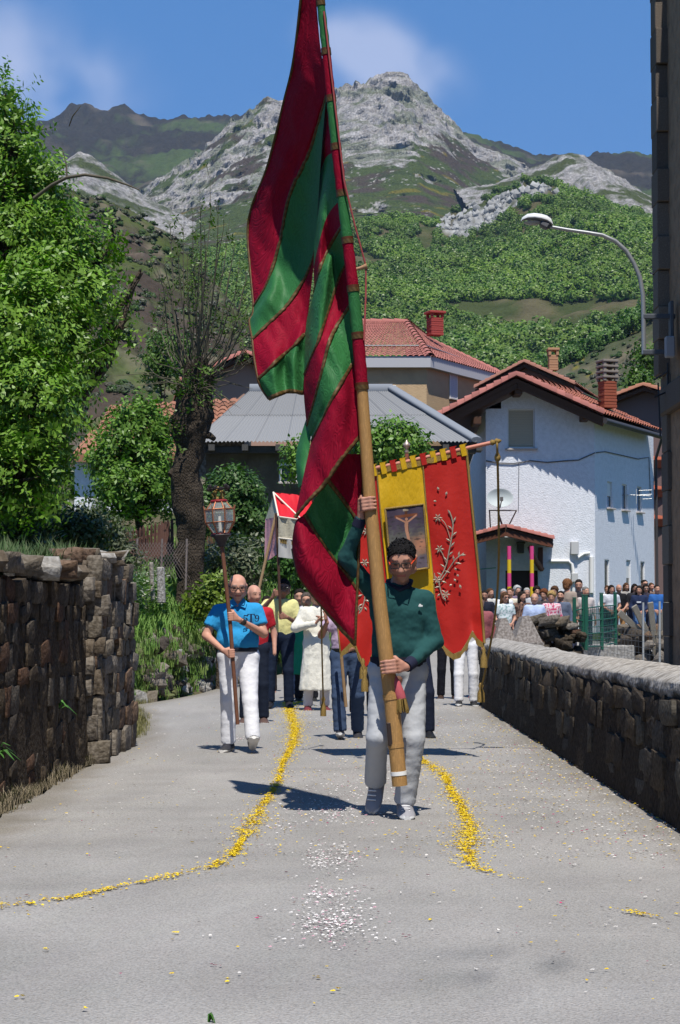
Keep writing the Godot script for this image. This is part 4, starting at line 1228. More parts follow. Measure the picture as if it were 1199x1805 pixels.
# sheet of curved tiles on the quad a (eave start) b (eave end) c (ridge end) d (ridge start)
func tiles(a: Vector3, b: Vector3, c: Vector3, d: Vector3, pitch: float, row: float, depth: float, sd := 1) -> ArrayMesh:
	var m = MB.new()
	rng.seed = sd
	var nu = maxi(2, int(a.distance_to(b) / pitch)); var nv = maxi(2, int(a.distance_to(d) / row))
	var up = (b - a).cross(d - a).normalized()
	if up.y < 0: up = -up
	for r in nv:
		var v0 = r / float(nv); var v1 = (r + 1.12) / nv
		var p = PackedVector3Array()
		var cols = []
		for e in 2:
			var vv = minf(v1, 1.0) if e else v0
			var l = a.lerp(d, vv); var q = b.lerp(c, vv)
			for k in nu * 4 + 1:
				var ph = (k % 4) / 4.0
				var hh: float = [0.15, 0.8, 1.0, 0.8][k % 4] * depth + (0.35 * depth if e == 0 else 0.0)
				p.append(l.lerp(q, k / (nu * 4.0)) + up * hh)
		var s = m.v.size()
		m.grid(p, nu * 4 + 1, 2)
		for k in range(s, m.v.size()):
			rng.seed = sd * 7919 + r * 613 + ((k - s) % (nu * 4 + 1)) / 4
			m.c[k] = Color(1, 1, 1) * rng.randf_range(0.72, 1.25)
	return m.mesh()

func slab(m: MB, a: Vector3, b: Vector3, c: Vector3, d: Vector3, th: float) -> void:      # flat roof slab under a tile sheet
	var o = Vector3(0, -th, 0)
	m.quad(a, b, c, d); m.quad(a + o, d + o, c + o, b + o)
	m.quad(a + o, b + o, b, a); m.quad(b + o, c + o, c, b); m.quad(c + o, d + o, d, c); m.quad(d + o, a + o, a, d)

# a wall face from a to b with rectangular openings [u0, u1, y0, y1] and reveals going in by dep
func holed(m: MB, a: Vector3, b: Vector3, y0: float, topf: Callable, holes: Array, dep: float) -> void:
	var us = [0.0, 1.0]; var vs = [y0]
	var inn = (b - a).cross(Vector3.UP).normalized() * -1.0
	for k in 6: us.append((k + 1) / 7.0)
	for h in holes:
		us.append_array([h[0], h[1]]); vs.append_array([h[2], h[3]])
	us.sort(); vs.sort()
	var P = func(u, y): return Vector3(lerpf(a.x, b.x, u), y, lerpf(a.z, b.z, u))
	for i in us.size() - 1:
		if us[i + 1] - us[i] < 1e-5: continue
		var mid = (us[i] + us[i + 1]) / 2
		for j in vs.size():
			var lo = vs[j]
			var last = j == vs.size() - 1
			if not last and vs[j + 1] - lo < 1e-5: continue
			var hit = false
			if not last:
				for h in holes:
					if mid > h[0] and mid < h[1] and (lo + vs[j + 1]) / 2 > h[2] and (lo + vs[j + 1]) / 2 < h[3]: hit = true
			if hit: continue
			m.quad(P.call(us[i], lo), P.call(us[i + 1], lo), P.call(us[i + 1], topf.call(P.call(us[i + 1], 0)) if last else vs[j + 1]), P.call(us[i], topf.call(P.call(us[i], 0)) if last else vs[j + 1]))
	for h in holes:
		var q = [P.call(h[0], h[2]), P.call(h[1], h[2]), P.call(h[1], h[3]), P.call(h[0], h[3])]
		for k in 4: m.quad(q[k], q[k] + inn * dep, q[(k + 1) % 4] + inn * dep, q[(k + 1) % 4])

func window(parent: Node3D, p: Vector3, out: Vector3, w: float, h: float, kind: String, deep = 0.0) -> void:   # p: centre on the wall face, deep: how far it is set in
	var bs = Basis(Vector3.UP.cross(out).normalized(), Vector3.UP, out)
	var x = Transform3D(bs, p - out * deep - parent.position)
	var m = MB.new()
	m.box(Vector3(0, 0, -0.02), Vector3(w + 0.02, h + 0.02, 0.06))
	var mt: StandardMaterial3D = {"shutter": K.shutter, "white": K.dark_pane, "glass": K.dark_pane, "grey": K.grey_shutter, "door": K.dark_door}[kind]
	var o = put("window" if kind != "door" else "door", m.mesh(), mt, parent, x)
	m = MB.new()
	var fw = 0.04 if deep > 0.0 else 0.06
	var ins = fw if deep > 0.0 else 0.0
	for s in [-1.0, 1.0]:
		m.box(Vector3(s * ((w + fw) / 2 - ins), 0, 0.018), Vector3(fw, h + fw * 2 - ins * 2, 0.03), Basis(), 0.004)
		m.box(Vector3(0, s * ((h + fw) / 2 - ins), 0.017), Vector3(w - 0.002 - ins * 2, fw, 0.028), Basis(), 0.004)
	put("frame", m.mesh(), K.frame if kind != "door" else K.dark_door, o)
	if kind == "white":
		m = MB.new()
		m.box(Vector3(0, h * 0.2, 0.014), Vector3(w * 0.8, h * 0.5, 0.012), Basis(), 0.003)
		put("roller_blind", m.mesh(), K.white_paint, o)
	if kind == "shutter" or kind == "grey":
		m = MB.new()
		for k in int(h / 0.075): m.box(Vector3(0, -h / 2 + 0.04 + k * 0.075, 0.014), Vector3(w, 0.062, 0.014), Basis(), 0.004)
		stuff(put("slat", m.mesh(), mt, o))
	if kind != "door":
		m = MB.new()
		m.box(Vector3(0, -h / 2 - 0.035, deep * 0.5 + 0.03), Vector3(w + 0.16, 0.055, deep + 0.14), Basis(), 0.008)
		put("sill", m.mesh(), K.sill, o)

func chimney(parent: Node3D, p: Vector3, w: float, h: float, mt: Material, capped := true, slats := false) -> void:
	var m = MB.new()
	var n = int(h / 0.09)
	for k in n: m.box(Vector3(0, (k + 0.5) * h / n, 0), Vector3(w - (0.016 if k % 2 else 0.0), h / n - 0.012, w - (0.016 if k % 2 else 0.0)), Basis(), 0.008)
	m.box(Vector3(0, h / 2, 0), Vector3(w - 0.04, h - 0.02, w - 0.04))
	var o = put("chimney", m.mesh(), mt, parent, Transform3D(Basis(Vector3.UP, 0.35), p - parent.position))
	m = MB.new()
	if slats:
		for k in 4: m.box(Vector3(0, h + 0.12 + k * 0.17, 0), Vector3(w * 1.22, 0.07, w * 1.22), Basis(), 0.012)
		for sx in [-1, 1]:
			for sz in [-1, 1]: m.box(Vector3(sx * w * 0.45, h + 0.34, sz * w * 0.45), Vector3(0.09, 0.68, 0.09))
		put("cowl", m.mesh(), M(Color(0.2, 0.17, 0.15), 0.9), o)
	elif capped:
		m.box(Vector3(0, h + 0.22, 0), Vector3(w * 1.3, 0.1, w * 1.3), Basis(), 0.02)
		for sx in [-1, 1]:
			for sz in [-1, 1]: m.box(Vector3(sx * w * 0.42, h + 0.08, sz * w * 0.42), Vector3(0.1, 0.18, 0.1))
		put("cap", m.mesh(), mt, o)

func tile_piece(m: MB, a: Vector3, b: Vector3, r: float, up: Vector3) -> void:      # one half-round tile from a to b
	var t = (b - a).normalized(); var s = t.cross(up).normalized()
	var p = PackedVector3Array()
	for e in [[a, r * 1.18], [a.lerp(b, 0.5), r], [b, r * 0.86]]:
		for k in 7:
			var an = PI * (k / 6.0)
			p.append(e[0] + s * cos(an) * e[1] + up * sin(an) * e[1])
	m.grid(p, 7, 3)

func white_house() -> void:
	K.shutter = M(Color(0.42, 0.37, 0.28), 0.7, {"spec": 0.3})
	K.grey_shutter = M(Color(0.5, 0.52, 0.58), 0.7)
	K.white_paint = M(Color(0.74, 0.73, 0.71), 0.6)
	K.dark_pane = M(Color(0.02, 0.024, 0.03), 0.08, {"spec": 0.6})
	K.dark_door = M(Color(0.05, 0.032, 0.024), 0.6, {"tex": T.wood, "tri": Vector3(6, 1, 6)})
	K.frame = M(Color(0.68, 0.67, 0.65), 0.8)
	K.sill = M(Color(0.45, 0.4, 0.37), 0.8)
	K.tile = M(Color(0.38, 0.14, 0.095), 0.85, {"vc": true, "tex": T.speck, "tri": 1.2, "spec": 0.25})
	K.tile_pink = M(Color(0.42, 0.165, 0.14), 0.85, {"vc": true, "tex": T.speck, "tri": 1.2, "spec": 0.25})
	K.tile_orange = M(Color(0.36, 0.165, 0.105), 0.85, {"vc": true, "tex": T.speck, "tri": 1.2, "spec": 0.25})
	K.brick = M(Color(0.33, 0.09, 0.05), 0.9, {"tex": T.speck, "tri": 2.0})
	K.whitewash = M(Color(0.74, 0.762, 0.815), 0.92, {"nrm": T.plaster_n, "tri": 0.5, "ns": 0.8, "tex": ntex(50, 0.02, 5, [0.84, 0.93, 1.0], 512), "spec": 0.2})
	var dF = 59.2
	var o = base("white_house", "two storey white house with a red tiled gable roof and satellite dish", "house", Vector3(6.5, 0, -60))
	var off = -o.position
	var xo = Transform3D(Basis(), off)
	var A = at(829, 900, 62.5); var B = at(857, 900, dF); var C = at(1049, 900, dF); var D = at(1153, 900, 64.6)
	var E = D + Vector3(-6.3, 0, -5); var G = A + Vector3(3.2, 0, -5)
	var apex = at(910, 664, 58.3); var rend = at(1063, 732, 58.3); var lend = at(768, 738, 58.3)
	var gut = at(1166, 762, 63.9); var back = gut - rend
	var y0 = 0.0
	# top of the wall under the sloping roof, at a plan point
	var top = func(q: Vector3) -> float:
		var f = Vector2(back.x, back.z)
		var lat = func(v: Vector3) -> float: return (v.x - apex.x) - (v.z - apex.z) * f.x / f.y
		var s: float = lat.call(q)
		return (apex.y + (rend.y - apex.y) * s / lat.call(rend) if s > 0.0 else apex.y + (lend.y - apex.y) * s / lat.call(lend)) - 0.24
	var m = MB.new()
	var rn = Vector3(C.z - D.z, 0, D.x - C.x).normalized()
	var wn = [[919, 755, 0.84, 1.22, "shutter"], [920, 1040, 1.0, 1.2, "door"]]
	var fh = []
	for e in wn:
		var q = at(e[0], e[1], dF)
		fh.append([(q.x - e[2] / 2 - B.x) / (C.x - B.x), (q.x + e[2] / 2 - B.x) / (C.x - B.x), q.y - e[3] / 2, q.y + e[3] / 2])
		window(o, q, Vector3(0, 0, 1), e[2], e[3], e[4], 0.12 if e[4] == "shutter" else 0.25)
	holed(m, B, C, y0, top, fh, 0.3)
	var sh = []
	for e in [[1076, 872, 0.5, 0.82, "white"], [1102, 876, 0.5, 0.82, "glass"], [1128, 880, 0.5, 0.82, "glass"], [1070, 1016, 0.46, 1.05, "glass"], [1108, 1016, 0.46, 1.05, "white"], [1133, 1018, 0.46, 1.05, "glass"]]:
		var t = inverse_lerp(C.x / -C.z, D.x / -D.z, (e[0] - CX) / F)
		t = t * C.z / lerpf(D.z, C.z, t)
		var q = C.lerp(D, t)
		q.y = at(0, e[1], -q.z).y
		var hu = e[2] / 2 / Vector2(D.x - C.x, D.z - C.z).length()
		sh.append([t - hu, t + hu, q.y - e[3] / 2, q.y + e[3] / 2])
		window(o, q, rn, e[2], e[3], e[4], 0.07)
	holed(m, C, D, y0, top, sh, 0.2)
	var ring = [D, E, G, A, B]
	for k in 4:
		var a: Vector3 = ring[k]; var b: Vector3 = ring[k + 1]
		m.quad(Vector3(a.x, y0, a.z), Vector3(b.x, y0, b.z), Vector3(b.x, top.call(b), b.z), Vector3(a.x, top.call(a), a.z))
	put("wall", m.mesh(), K.whitewash, o, xo)
	# roof
	var roof = MB.new()
	slab(roof, rend - Vector3(0, 0.05, 0), rend + back - Vector3(0, 0.05, 0), apex + back - Vector3(0, 0.05, 0), apex - Vector3(0, 0.05, 0), 0.14)
	slab(roof, lend + back - Vector3(0, 0.05, 0), lend - Vector3(0, 0.05, 0), apex - Vector3(0, 0.05, 0), apex + back - Vector3(0, 0.05, 0), 0.14)
	var rf = put("roof", roof.mesh(), K.dark_wood, o, xo)
	stuff(put("roof_tiles", tiles(rend, rend + back, apex + back, apex, 0.25, 0.4, 0.09, 3), K.tile, rf))
	stuff(put("roof_tiles", tiles(lend + back, lend, apex, apex + back, 0.25, 0.4, 0.09, 4), K.tile, rf))
	var side = back.normalized()
	for e in [[lend, 11], [rend, 11]]:
		for k in e[1]:
			m = MB.new()
			var a: Vector3 = apex.lerp(e[0], k / float(e[1])); var b: Vector3 = apex.lerp(e[0], (k + 1.1) / e[1])
			m.col = Color(1, 1, 1) * rng.randf_range(0.62, 1.35)
			tile_piece(m, b + Vector3(0, 0.03, 0.02), a + Vector3(0, 0.03, 0.02), 0.17, Vector3.UP)
			put("verge_tile", m.mesh(), K.tile_pink, rf)
	for k in 12:
		m = MB.new()
		m.col = Color(1, 1, 1) * rng.randf_range(0.62, 1.35)
		tile_piece(m, apex + back * (k / 12.0), apex + back * ((k + 1.1) / 12.0), 0.16, Vector3.UP)
		put("ridge_tile", m.mesh(), K.tile, rf)
	m = MB.new()       # barge boards, rafters and brackets of dark timber
	for e in [lend, rend]:
		var mid: Vector3 = (apex + e) / 2
		var dr: Vector3 = (e - apex).normalized()
		m.box(mid + Vector3(0, -0.24, 0.03) + side * 0.1, Vector3(apex.distance_to(e), 0.22, 0.06), Basis(dr, Vector3(0, 0, 1).cross(dr), Vector3(0, 0, 1)), 0.01)
	put("barge_board", m.mesh(), K.dark_wood, rf)
	for e in [at(912, 690, 58.8), at(840, 742, 58.8), at(800, 760, 58.9), at(1031, 734, 58.8)]:
		m = MB.new()
		m.box(e + Vector3(0, -0.02, -0.1), Vector3(0.24, 0.24, 1.0), Basis(), 0.02)
		put("beam_end", m.mesh(), K.dark_wood, rf)
	m = MB.new()
	m.rod(rend + Vector3(0.06, -0.16, 0), gut + Vector3(0.06, -0.16, 0), 0.09)
	m.rod(gut + Vector3(0, -0.2, 0.1), Vector3(D.x + 0.08, gut.y - 0.8, D.z), 0.05)
	m.rod(Vector3(D.x + 0.08, gut.y - 0.8, D.z), Vector3(D.x + 0.08, 0.5, D.z), 0.05)
	put("gutter", m.mesh(), M(Color(0.05, 0.045, 0.045), 0.5), rf)
	chimney(o, at(1071, 720, 60.6), 0.45, 0.86, K.brick, true, true)
	for e in [[1052, 704, 60.8], [1088, 728, 61.5]]:
		m = MB.new()
		m.box(Vector3.ZERO, Vector3(0.6, 0.04, 0.8), Basis(back.normalized(), (rend - apex).cross(back).normalized() * -1.0, (rend - apex).normalized()), 0.01)
		put("skylight", m.mesh(), K.dark_pane, rf, Transform3D(Basis(), at(e[0], e[1], e[2])))
	# front: big shuttered window, door canopy
	window(o, at(857, 1022, 59.6), (A - B).cross(Vector3.UP).normalized() * (1.0 if (A - B).cross(Vector3.UP).x < 0 else -1.0), 0.5, 1.0, "grey")
	# canopy over the door
	var cx = at(892, 931, 57.6); var cr = at(975, 952, 57.8); var cl = at(838, 945, 57.8)
	var bk = Vector3(0.15, 0.0, -1.5)
	m = MB.new()
	slab(m, cr, cr + bk, cx + bk, cx, 0.1); slab(m, cl + bk, cl, cx, cx + bk, 0.1)
	var ca = put("canopy", m.mesh(), K.dark_wood, o, xo)
	stuff(put("canopy_tiles", tiles(cr, cr + bk, cx + bk, cx, 0.22, 0.35, 0.08, 5), K.tile, ca))
	stuff(put("canopy_tiles", tiles(cl + bk, cl, cx, cx + bk, 0.22, 0.35, 0.08, 6), K.tile, ca))
	for k in 7:
		m = MB.new(); m.col = Color(1, 1, 1) * rng.randf_range(0.65, 1.35)
		tile_piece(m, cx.lerp(cr, (k + 1.1) / 7.0) + Vector3(0, 0.03, 0.02), cx.lerp(cr, k / 7.0) + Vector3(0, 0.03, 0.02), 0.11, Vector3.UP)
		put("verge_tile", m.mesh(), K.tile_pink, ca)
		m = MB.new(); m.col = Color(1, 1, 1) * rng.randf_range(0.65, 1.35)
		tile_piece(m, cx.lerp(cl, (k + 1.1) / 7.0) + Vector3(0, 0.03, 0.02), cx.lerp(cl, k / 7.0) + Vector3(0, 0.03, 0.02), 0.11, Vector3.UP)
		put("verge_tile", m.mesh(), K.tile_pink, ca)
	m = MB.new()
	m.tube(PackedVector3Array([at(935, 965, 58.0), at(942, 985, 58.5), at(955, 1003, 59.1)]), PackedFloat32Array([0.09, 0.1, 0.09]), 6)
	m.box(at(953, 985, 59.12), Vector3(0.14, 0.7, 0.12), Basis(), 0.01)
	for e in [cr, cl]: m.box((e + cx) / 2 + Vector3(0, -0.17, 0.02), Vector3(e.distance_to(cx), 0.14, 0.06), Basis((e - cx).normalized(), Vector3(0, 0, 1).cross((e - cx).normalized()), Vector3(0, 0, 1)), 0.01)
	put("bracket", m.mesh(), tinted(K.dark_wood, Color(0.16, 0.06, 0.035)), ca)
	m = MB.new()       # wall lantern beside the door
	m.box(at(918, 966, 59.05), Vector3(0.2, 0.32, 0.18), Basis(), 0.02); m.box(at(918, 957, 59.05), Vector3(0.28, 0.06, 0.24), Basis(), 0.02)
	put("wall_lantern", m.mesh(), M(Color(0.1, 0.1, 0.1), 0.5), o, xo)
	# cables, meter boxes and pipes
	m = MB.new()
	var cab = PackedVector3Array()
	for e in [[857, 812], [880, 816], [905, 817], [935, 812], [965, 815], [1000, 812], [1020, 811], [1049, 798]]: cab.append(at(e[0], e[1], dF - 0.03))
	m.tube(cab, PackedFloat32Array([0.018]), 5)
	var cab2 = PackedVector3Array()
	for e in [[0.01, 798], [0.15, 796], [0.4, 802], [0.7, 809], [0.9, 806], [0.92, 870]]:
		var q: Vector3 = C.lerp(D, e[0]) + rn * 0.03
		q.y = at(0, e[1], -q.z).y
		cab2.append(q)
	m.tube(cab2, PackedFloat32Array([0.015]), 5)
	m.tube(PackedVector3Array([at(915, 817, dF - 0.03), at(914, 900, dF - 0.03)]), PackedFloat32Array([0.008]), 4)
	put("cable", m.mesh(), M(Color(0.12, 0.12, 0.13), 0.7), o, xo)
	m = MB.new()
	m.tube(PackedVector3Array([at(970, 989, dF - 0.05), at(1002, 989, dF - 0.05), at(1008, 994, dF - 0.05), at(1011, 1010, dF - 0.05), at(1011, 1060, dF - 0.05)]), PackedFloat32Array([0.055]), 7)
	m.tube(PackedVector3Array([at(1018, 984, dF - 0.05), at(1030, 976, dF - 0.05), at(1040, 975, dF - 0.05)]), PackedFloat32Array([0.045]), 7)
	m.rod(at(1043, 982, dF - 0.06), at(1043, 1045, dF - 0.06), 0.075)
	put("pipe", m.mesh(), K.white_paint, o, xo)
	m = MB.new()
	m.box(at(1013, 966, dF - 0.1), Vector3(0.24, 0.4, 0.2), Basis(), 0.015); m.box(at(1013, 1018, dF - 0.1), Vector3(0.2, 0.28, 0.16), Basis(), 0.015)
	put("meter_box", m.mesh(), M(Color(0.5, 0.5, 0.5), 0.6), o, xo)
	# television antenna on the right wall
	var an = base("television_antenna", "small rake shaped aerial on the side wall of the white house", "antenna", Vector3(at(1123, 876, 62.4).x, at(1123, 876, 62.4).y, -62.2))
	m = MB.new()
	m.rod(Vector3(-0.05, -0.25, 0), Vector3(-0.05, 0.25, 0), 0.014)
	m.rod(Vector3(-0.4, 0.05, 0.2), Vector3(0.35, 0.0, 0.3), 0.012)
	for k in 7: m.rod(Vector3(-0.35 + k * 0.11, 0.03, 0.08), Vector3(-0.35 + k * 0.11, 0.03, 0.42), 0.008)
	for k in 3: m.rod(Vector3(0.0, 0.18 - k * 0.14, 0.2), Vector3(0.42, 0.2 - k * 0.14, 0.2), 0.011)
	put("aerial", m.mesh(), M(Color(0.6, 0.6, 0.6), 0.4, {"metal": 0.5}), an)
	# satellite dish
	var sd = base("satellite_dish", "pale round satellite dish on a strut frame in front of the gable", "satellite dish", at(881, 880, 58.4))
	m = MB.new()
	var prof = []
	for k in 9: prof.append([0.42 * k / 8.0 + 0.004, 0.12 * pow(k / 8.0, 2)])
	for k in 9: prof.append([0.42 - 0.42 * k / 8.0 + 0.003, 0.12 * pow(1.0 - k / 8.0, 2) - 0.012])
	m.lathe(prof, 28, Transform3D(Basis(Vector3(1, 0, 0), 1.25) * Basis.from_scale(Vector3(0.95, 1, 0.72)), Vector3.ZERO))
	put("reflector", m.mesh(), M(Color(0.42, 0.46, 0.47), 0.5), sd)
	m = MB.new()
	m.rod(Vector3(0, -0.26, 0.1), Vector3(0.02, -0.05, 0.45), 0.018); m.box(Vector3(0.02, -0.02, 0.46), Vector3(0.09, 0.13, 0.1), Basis(), 0.01)
	m.rod(Vector3(-0.32, -0.33, -0.15), Vector3(0.52, -0.33, -0.15), 0.02)
	m.rod(Vector3(-0.3, -0.33, -0.15), Vector3(-0.24, -0.98, -0.5), 0.022); m.rod(Vector3(0.52, -0.33, -0.15), Vector3(0.35, -0.72, -0.6), 0.022)
	m.rod(Vector3(-0.05, -0.1, -0.1), Vector3(-0.02, -0.45, -0.15), 0.03); m.rod(Vector3(-0.02, -0.45, -0.15), Vector3(0.12, -0.85, -0.3), 0.03)
	put("strut", m.mesh(), M(Color(0.13, 0.12, 0.12), 0.5), sd)

func hip_house(o: Node3D, x0: float, x1: float, zf: float, zb: float, y0: float, ye: float, yr: float, over: float, wallm: Material, tilem: Material, inset: float, pitch := 0.28) -> void:
	var xo = Transform3D(Basis(), -o.position)
	var m = MB.new()
	m.box(Vector3((x0 + x1) / 2, (y0 + ye) / 2, (zf + zb) / 2), Vector3(x1 - x0, ye - y0, zf - zb))
	put("wall", m.mesh(), wallm, o, xo)
	var a = Vector3(x0 - over, ye, zf + over); var b = Vector3(x1 + over, ye, zf + over); var c = Vector3(x1 + over, ye, zb - over); var d = Vector3(x0 - over, ye, zb - over)
	var r0 = Vector3(x0 + inset, yr, (zf + zb) / 2); var r1 = Vector3(x1 - inset, yr, (zf + zb) / 2)
	m = MB.new()
	m.box(Vector3((x0 + x1) / 2, ye - 0.1, (zf + zb) / 2), Vector3(x1 - x0 + over * 2, 0.3, zf - zb + over * 2))
	var rf = put("roof", m.mesh(), M(Color(0.5, 0.47, 0.44), 0.9), o, xo)
	var u = Vector3(0, 0.08, 0)
	for e in [[a, b, r1, r0], [b, c, r1, r1 + Vector3(0, 0, 0.01)], [c, d, r0, r1], [d, a, r0, r0 + Vector3(0, 0, -0.01)]]:
		stuff(put("roof_tiles", tiles(e[0] + u, e[1] + u, e[2] + u, e[3] + u, pitch, 0.42, 0.08, 8), tilem, rf))
	for e in [[r0, r1], [a, r0], [b, r1]]:
		m = MB.new()
		var n = int(e[0].distance_to(e[1]) / 0.45)
		for k in n: tile_piece(m, e[0].lerp(e[1], float(k) / n) + u, e[0].lerp(e[1], (k + 1.1) / n) + u, 0.15, Vector3.UP)
		stuff(put("ridge_tiles", m.mesh(), tilem, rf))

func gable_house(o: Node3D, A: Vector3, wdt: float, dep: float, hw: float, hr: float, turn: float, wallm: Material, tilem: Material, over := 0.5) -> void:   # ridge runs away from us
	o.position = A; o.rotation.y = turn
	var m = MB.new()
	var w = wdt / 2
	m.box(Vector3(0, hw / 2 - 3.0, -dep / 2), Vector3(wdt, hw + 6.0, dep))
	for z in [0.0, -dep]: m.tri(Vector3(-w, hw, z), Vector3(w, hw, z), Vector3(0, hr - 0.1, z))
	put("wall", m.mesh(), wallm, o)
	var k = over / w
	var l = Vector3(-w - over, hw - (hr - hw) * k, over); var r = Vector3(w + over, hw - (hr - hw) * k, over); var t = Vector3(0, hr, over)
	var b = Vector3(0, 0, -dep - over * 2)
	m = MB.new()
	var dn = Vector3(0, -0.06, 0)
	slab(m, r + dn, r + b + dn, t + b + dn, t + dn, 0.14); slab(m, l + b + dn, l + dn, t + dn, t + b + dn, 0.14)
	var rf = put("roof", m.mesh(), K.dark_wood, o)
	stuff(put("roof_tiles", tiles(r, r + b, t + b, t, 0.28, 0.42, 0.08, 9), tilem, rf))
	stuff(put("roof_tiles", tiles(l + b, l, t, t + b, 0.28, 0.42, 0.08, 10), tilem, rf))
	for e in [l, r]:
		m = MB.new()
		for q in 9: tile_piece(m, t.lerp(e, (q + 1.1) / 9.0), t.lerp(e, q / 9.0), 0.14, Vector3.UP)
		put("verge_tiles", m.mesh(), tilem, rf).set_meta("kind", "stuff")

func buildings() -> void:
	white_house()
	# cream apartment block with hipped roof
	var cream = M(Color(0.52, 0.37, 0.22), 0.92, {"nrm": T.plaster_n, "tri": 0.4, "ns": 0.6, "tex": ntex(51, 0.02, 5, [0.85, 0.95, 1.0], 256), "spec": 0.2})
	var d = 76.0
	var u = d / F
	var c = at(780, 640, d); var l = at(380, 640, d)
	var o = base("cream_building", "large cream rendered building with pinkish hipped tile roof and red chimney", "building", Vector3(0, 0, -d))
	# two wings meeting at the corner at 750: long front and an angled right side
	var ye = at(0, 634, d).y; var yr = at(0, 572, d + 6).y
	var f0 = at(470, 650, d); var f1 = at(752, 650, d); var f2 = at(885, 650, d + 6.5)
	var bk = Vector3(0, 0, -12)
	var m = MB.new()
	var ring = [Vector2(f0.x, f0.z), Vector2(f1.x, f1.z), Vector2(f2.x, f2.z), Vector2(f2.x - 3, f2.z - 9), Vector2(f0.x, f0.z - 14)]
	prism(m, ring, 2.0, [ye, ye, ye, ye, ye])
	var xo = Transform3D(Basis(), -o.position)
	put("wall", m.mesh(), cream, o, xo)
	var ov = 0.3
	var e0 = Vector3(f0.x - ov, ye, f0.z + ov); var e1 = Vector3(f1.x + 0.15, ye, f1.z + ov); var e2 = Vector3(f2.x + ov * 0.9, ye, f2.z + ov * 0.4)
	var r1 = at(716, 571, d + 5.5); var r0 = Vector3(e0.x + 4.0, r1.y, r1.z)
	var e3 = e2 + Vector3(-3.5, 0, -10.0)
	m = MB.new()
	for q in [[e0, e1], [e1, e2], [e2, e3]]:
		var a: Vector3 = q[0]; var b: Vector3 = q[1]
		m.quad(a - Vector3(0, 0.34, 0), b - Vector3(0, 0.34, 0), b + Vector3(0, 0.1, -0.02), a + Vector3(0, 0.1, -0.02))
		m.quad(a - Vector3(0, 0.34, 0) + Vector3(0, 0, -2.5), b - Vector3(0, 0.34, 0) + Vector3(0, 0, -2.5), b - Vector3(0, 0.34, 0), a - Vector3(0, 0.34, 0))
	var rf = put("eave", m.mesh(), M(Color(0.4, 0.4, 0.42), 0.8), o, xo)
	var up = Vector3(0, 0.06, 0)
	var e02 = r1 + Vector3(1.2, -0.05, -5.0)
	stuff(put("roof_tiles", tiles(e0 + up, e1 + up, r1 + up, r0 + up, 0.22, 0.34, 0.08, 21), K.tile_pink, rf))
	stuff(put("roof_tiles", tiles(e1 + up, e2 + up, e02 + up, r1 + up, 0.22, 0.34, 0.08, 22), K.tile_pink, rf))
	stuff(put("roof_tiles", tiles(e2 + up, e3 + up, e02 + Vector3(-1, 0, -3), e02 + up, 0.22, 0.34, 0.08, 23), K.tile_pink, rf))
	for q in [[e1, r1], [r0, r1], [r1, e02], [e02, e2]]:
		m = MB.new()
		var n = int(q[0].distance_to(q[1]) / 0.45)
		for k in n: tile_piece(m, q[0].lerp(q[1], float(k) / n) + up, q[0].lerp(q[1], (k + 1.1) / n) + up, 0.16, Vector3.UP)
		stuff(put("ridge_tiles", m.mesh(), K.tile_pink, rf))
	m = MB.new()
	m.tube(PackedVector3Array([e0 + Vector3(0, 0.7, -1.3), e1 + Vector3(-0.4, 0.7, -1.3)]), PackedFloat32Array([0.03]), 5)
	m.tube(PackedVector3Array([e1 + Vector3(-0.1, 0.7, -1.3), e2 + Vector3(-1.0, 0.7, -1.0)]), PackedFloat32Array([0.03]), 5)
	put("snow_rail", m.mesh(), K.metal, rf, Transform3D())
	chimney(o, at(767, 592, d + 4.5), 0.56, 0.75, tinted(K.brick, Color(0.4, 0.07, 0.06)))
	var nn = Vector3(f1.z - f2.z, 0, f2.x - f1.x).normalized()
	for e in [[789, 0.33], [845, 0.74]]:
		var q = f1.lerp(f2, e[1])
		q.y = at(0, 680, -q.z).y
		window(o, q + nn * 0.012, nn, 0.62, 1.05, "grey")
	window(o, at(680, 705, d) + Vector3(0, 0, 0.012), Vector3(0, 0, 1), 0.7, 1.05, "grey")
	# old barn with grey corrugated roof
	d = 51.0
	o = base("old_barn", "old barn with stained dark walls under a grey corrugated hipped roof", "barn", Vector3(0.5, 0, -d))
	xo = Transform3D(Basis(), -o.position)
	var bl = at(362, 800, d); var br = at(828, 800, d)
	ye = at(0, 784, d).y
	m = MB.new()
	m.box(Vector3((bl.x + br.x) / 2, (ye + 1.0) / 2, -d - 4.0), Vector3(br.x - bl.x, ye - 1.0, 7.4))
	put("wall", m.mesh(), M(Color(0.17, 0.15, 0.115), 0.95, {"tex": T.blotch, "nrm": T.plaster_n, "tri": 0.25, "ns": 0.8}), o, xo)
	m = MB.new()
	m.box(Vector3((bl.x + br.x) / 2, ye - 0.16, -d + 0.1), Vector3(br.x - bl.x + 0.3, 0.16, 0.5))
	for k in 9: m.box(Vector3(lerpf(bl.x, br.x, k / 8.0 + 0.03), ye - 0.13, -d + 0.35), Vector3(0.16, 0.16, 0.7))
	put("eave_beam", m.mesh(), M(Color(0.09, 0.085, 0.08), 0.9, {"tex": T.wood, "tri": 2.0}), o, xo)
	var grey = M(Color(0.27, 0.275, 0.285), 0.95, {"vc": true, "tex": T.speck, "tri": 1.0, "spec": 0.2})
	var ea = Vector3(bl.x - 0.3, ye, -d + 0.6); var eb = Vector3(br.x + 0.15, ye, -d + 0.6)
	var hip = at(692, 690, d + 5.5); var hl = at(440, 703, d + 5.5); hl.y = hip.y
	sheet_roof(o, ea, eb, hip, hl, 9, grey)
	sheet_roof(o, eb, eb + Vector3(0.4, 0, -10.0), hip + Vector3(0, 0, -0.5), hip, 5, grey)
	m = MB.new()
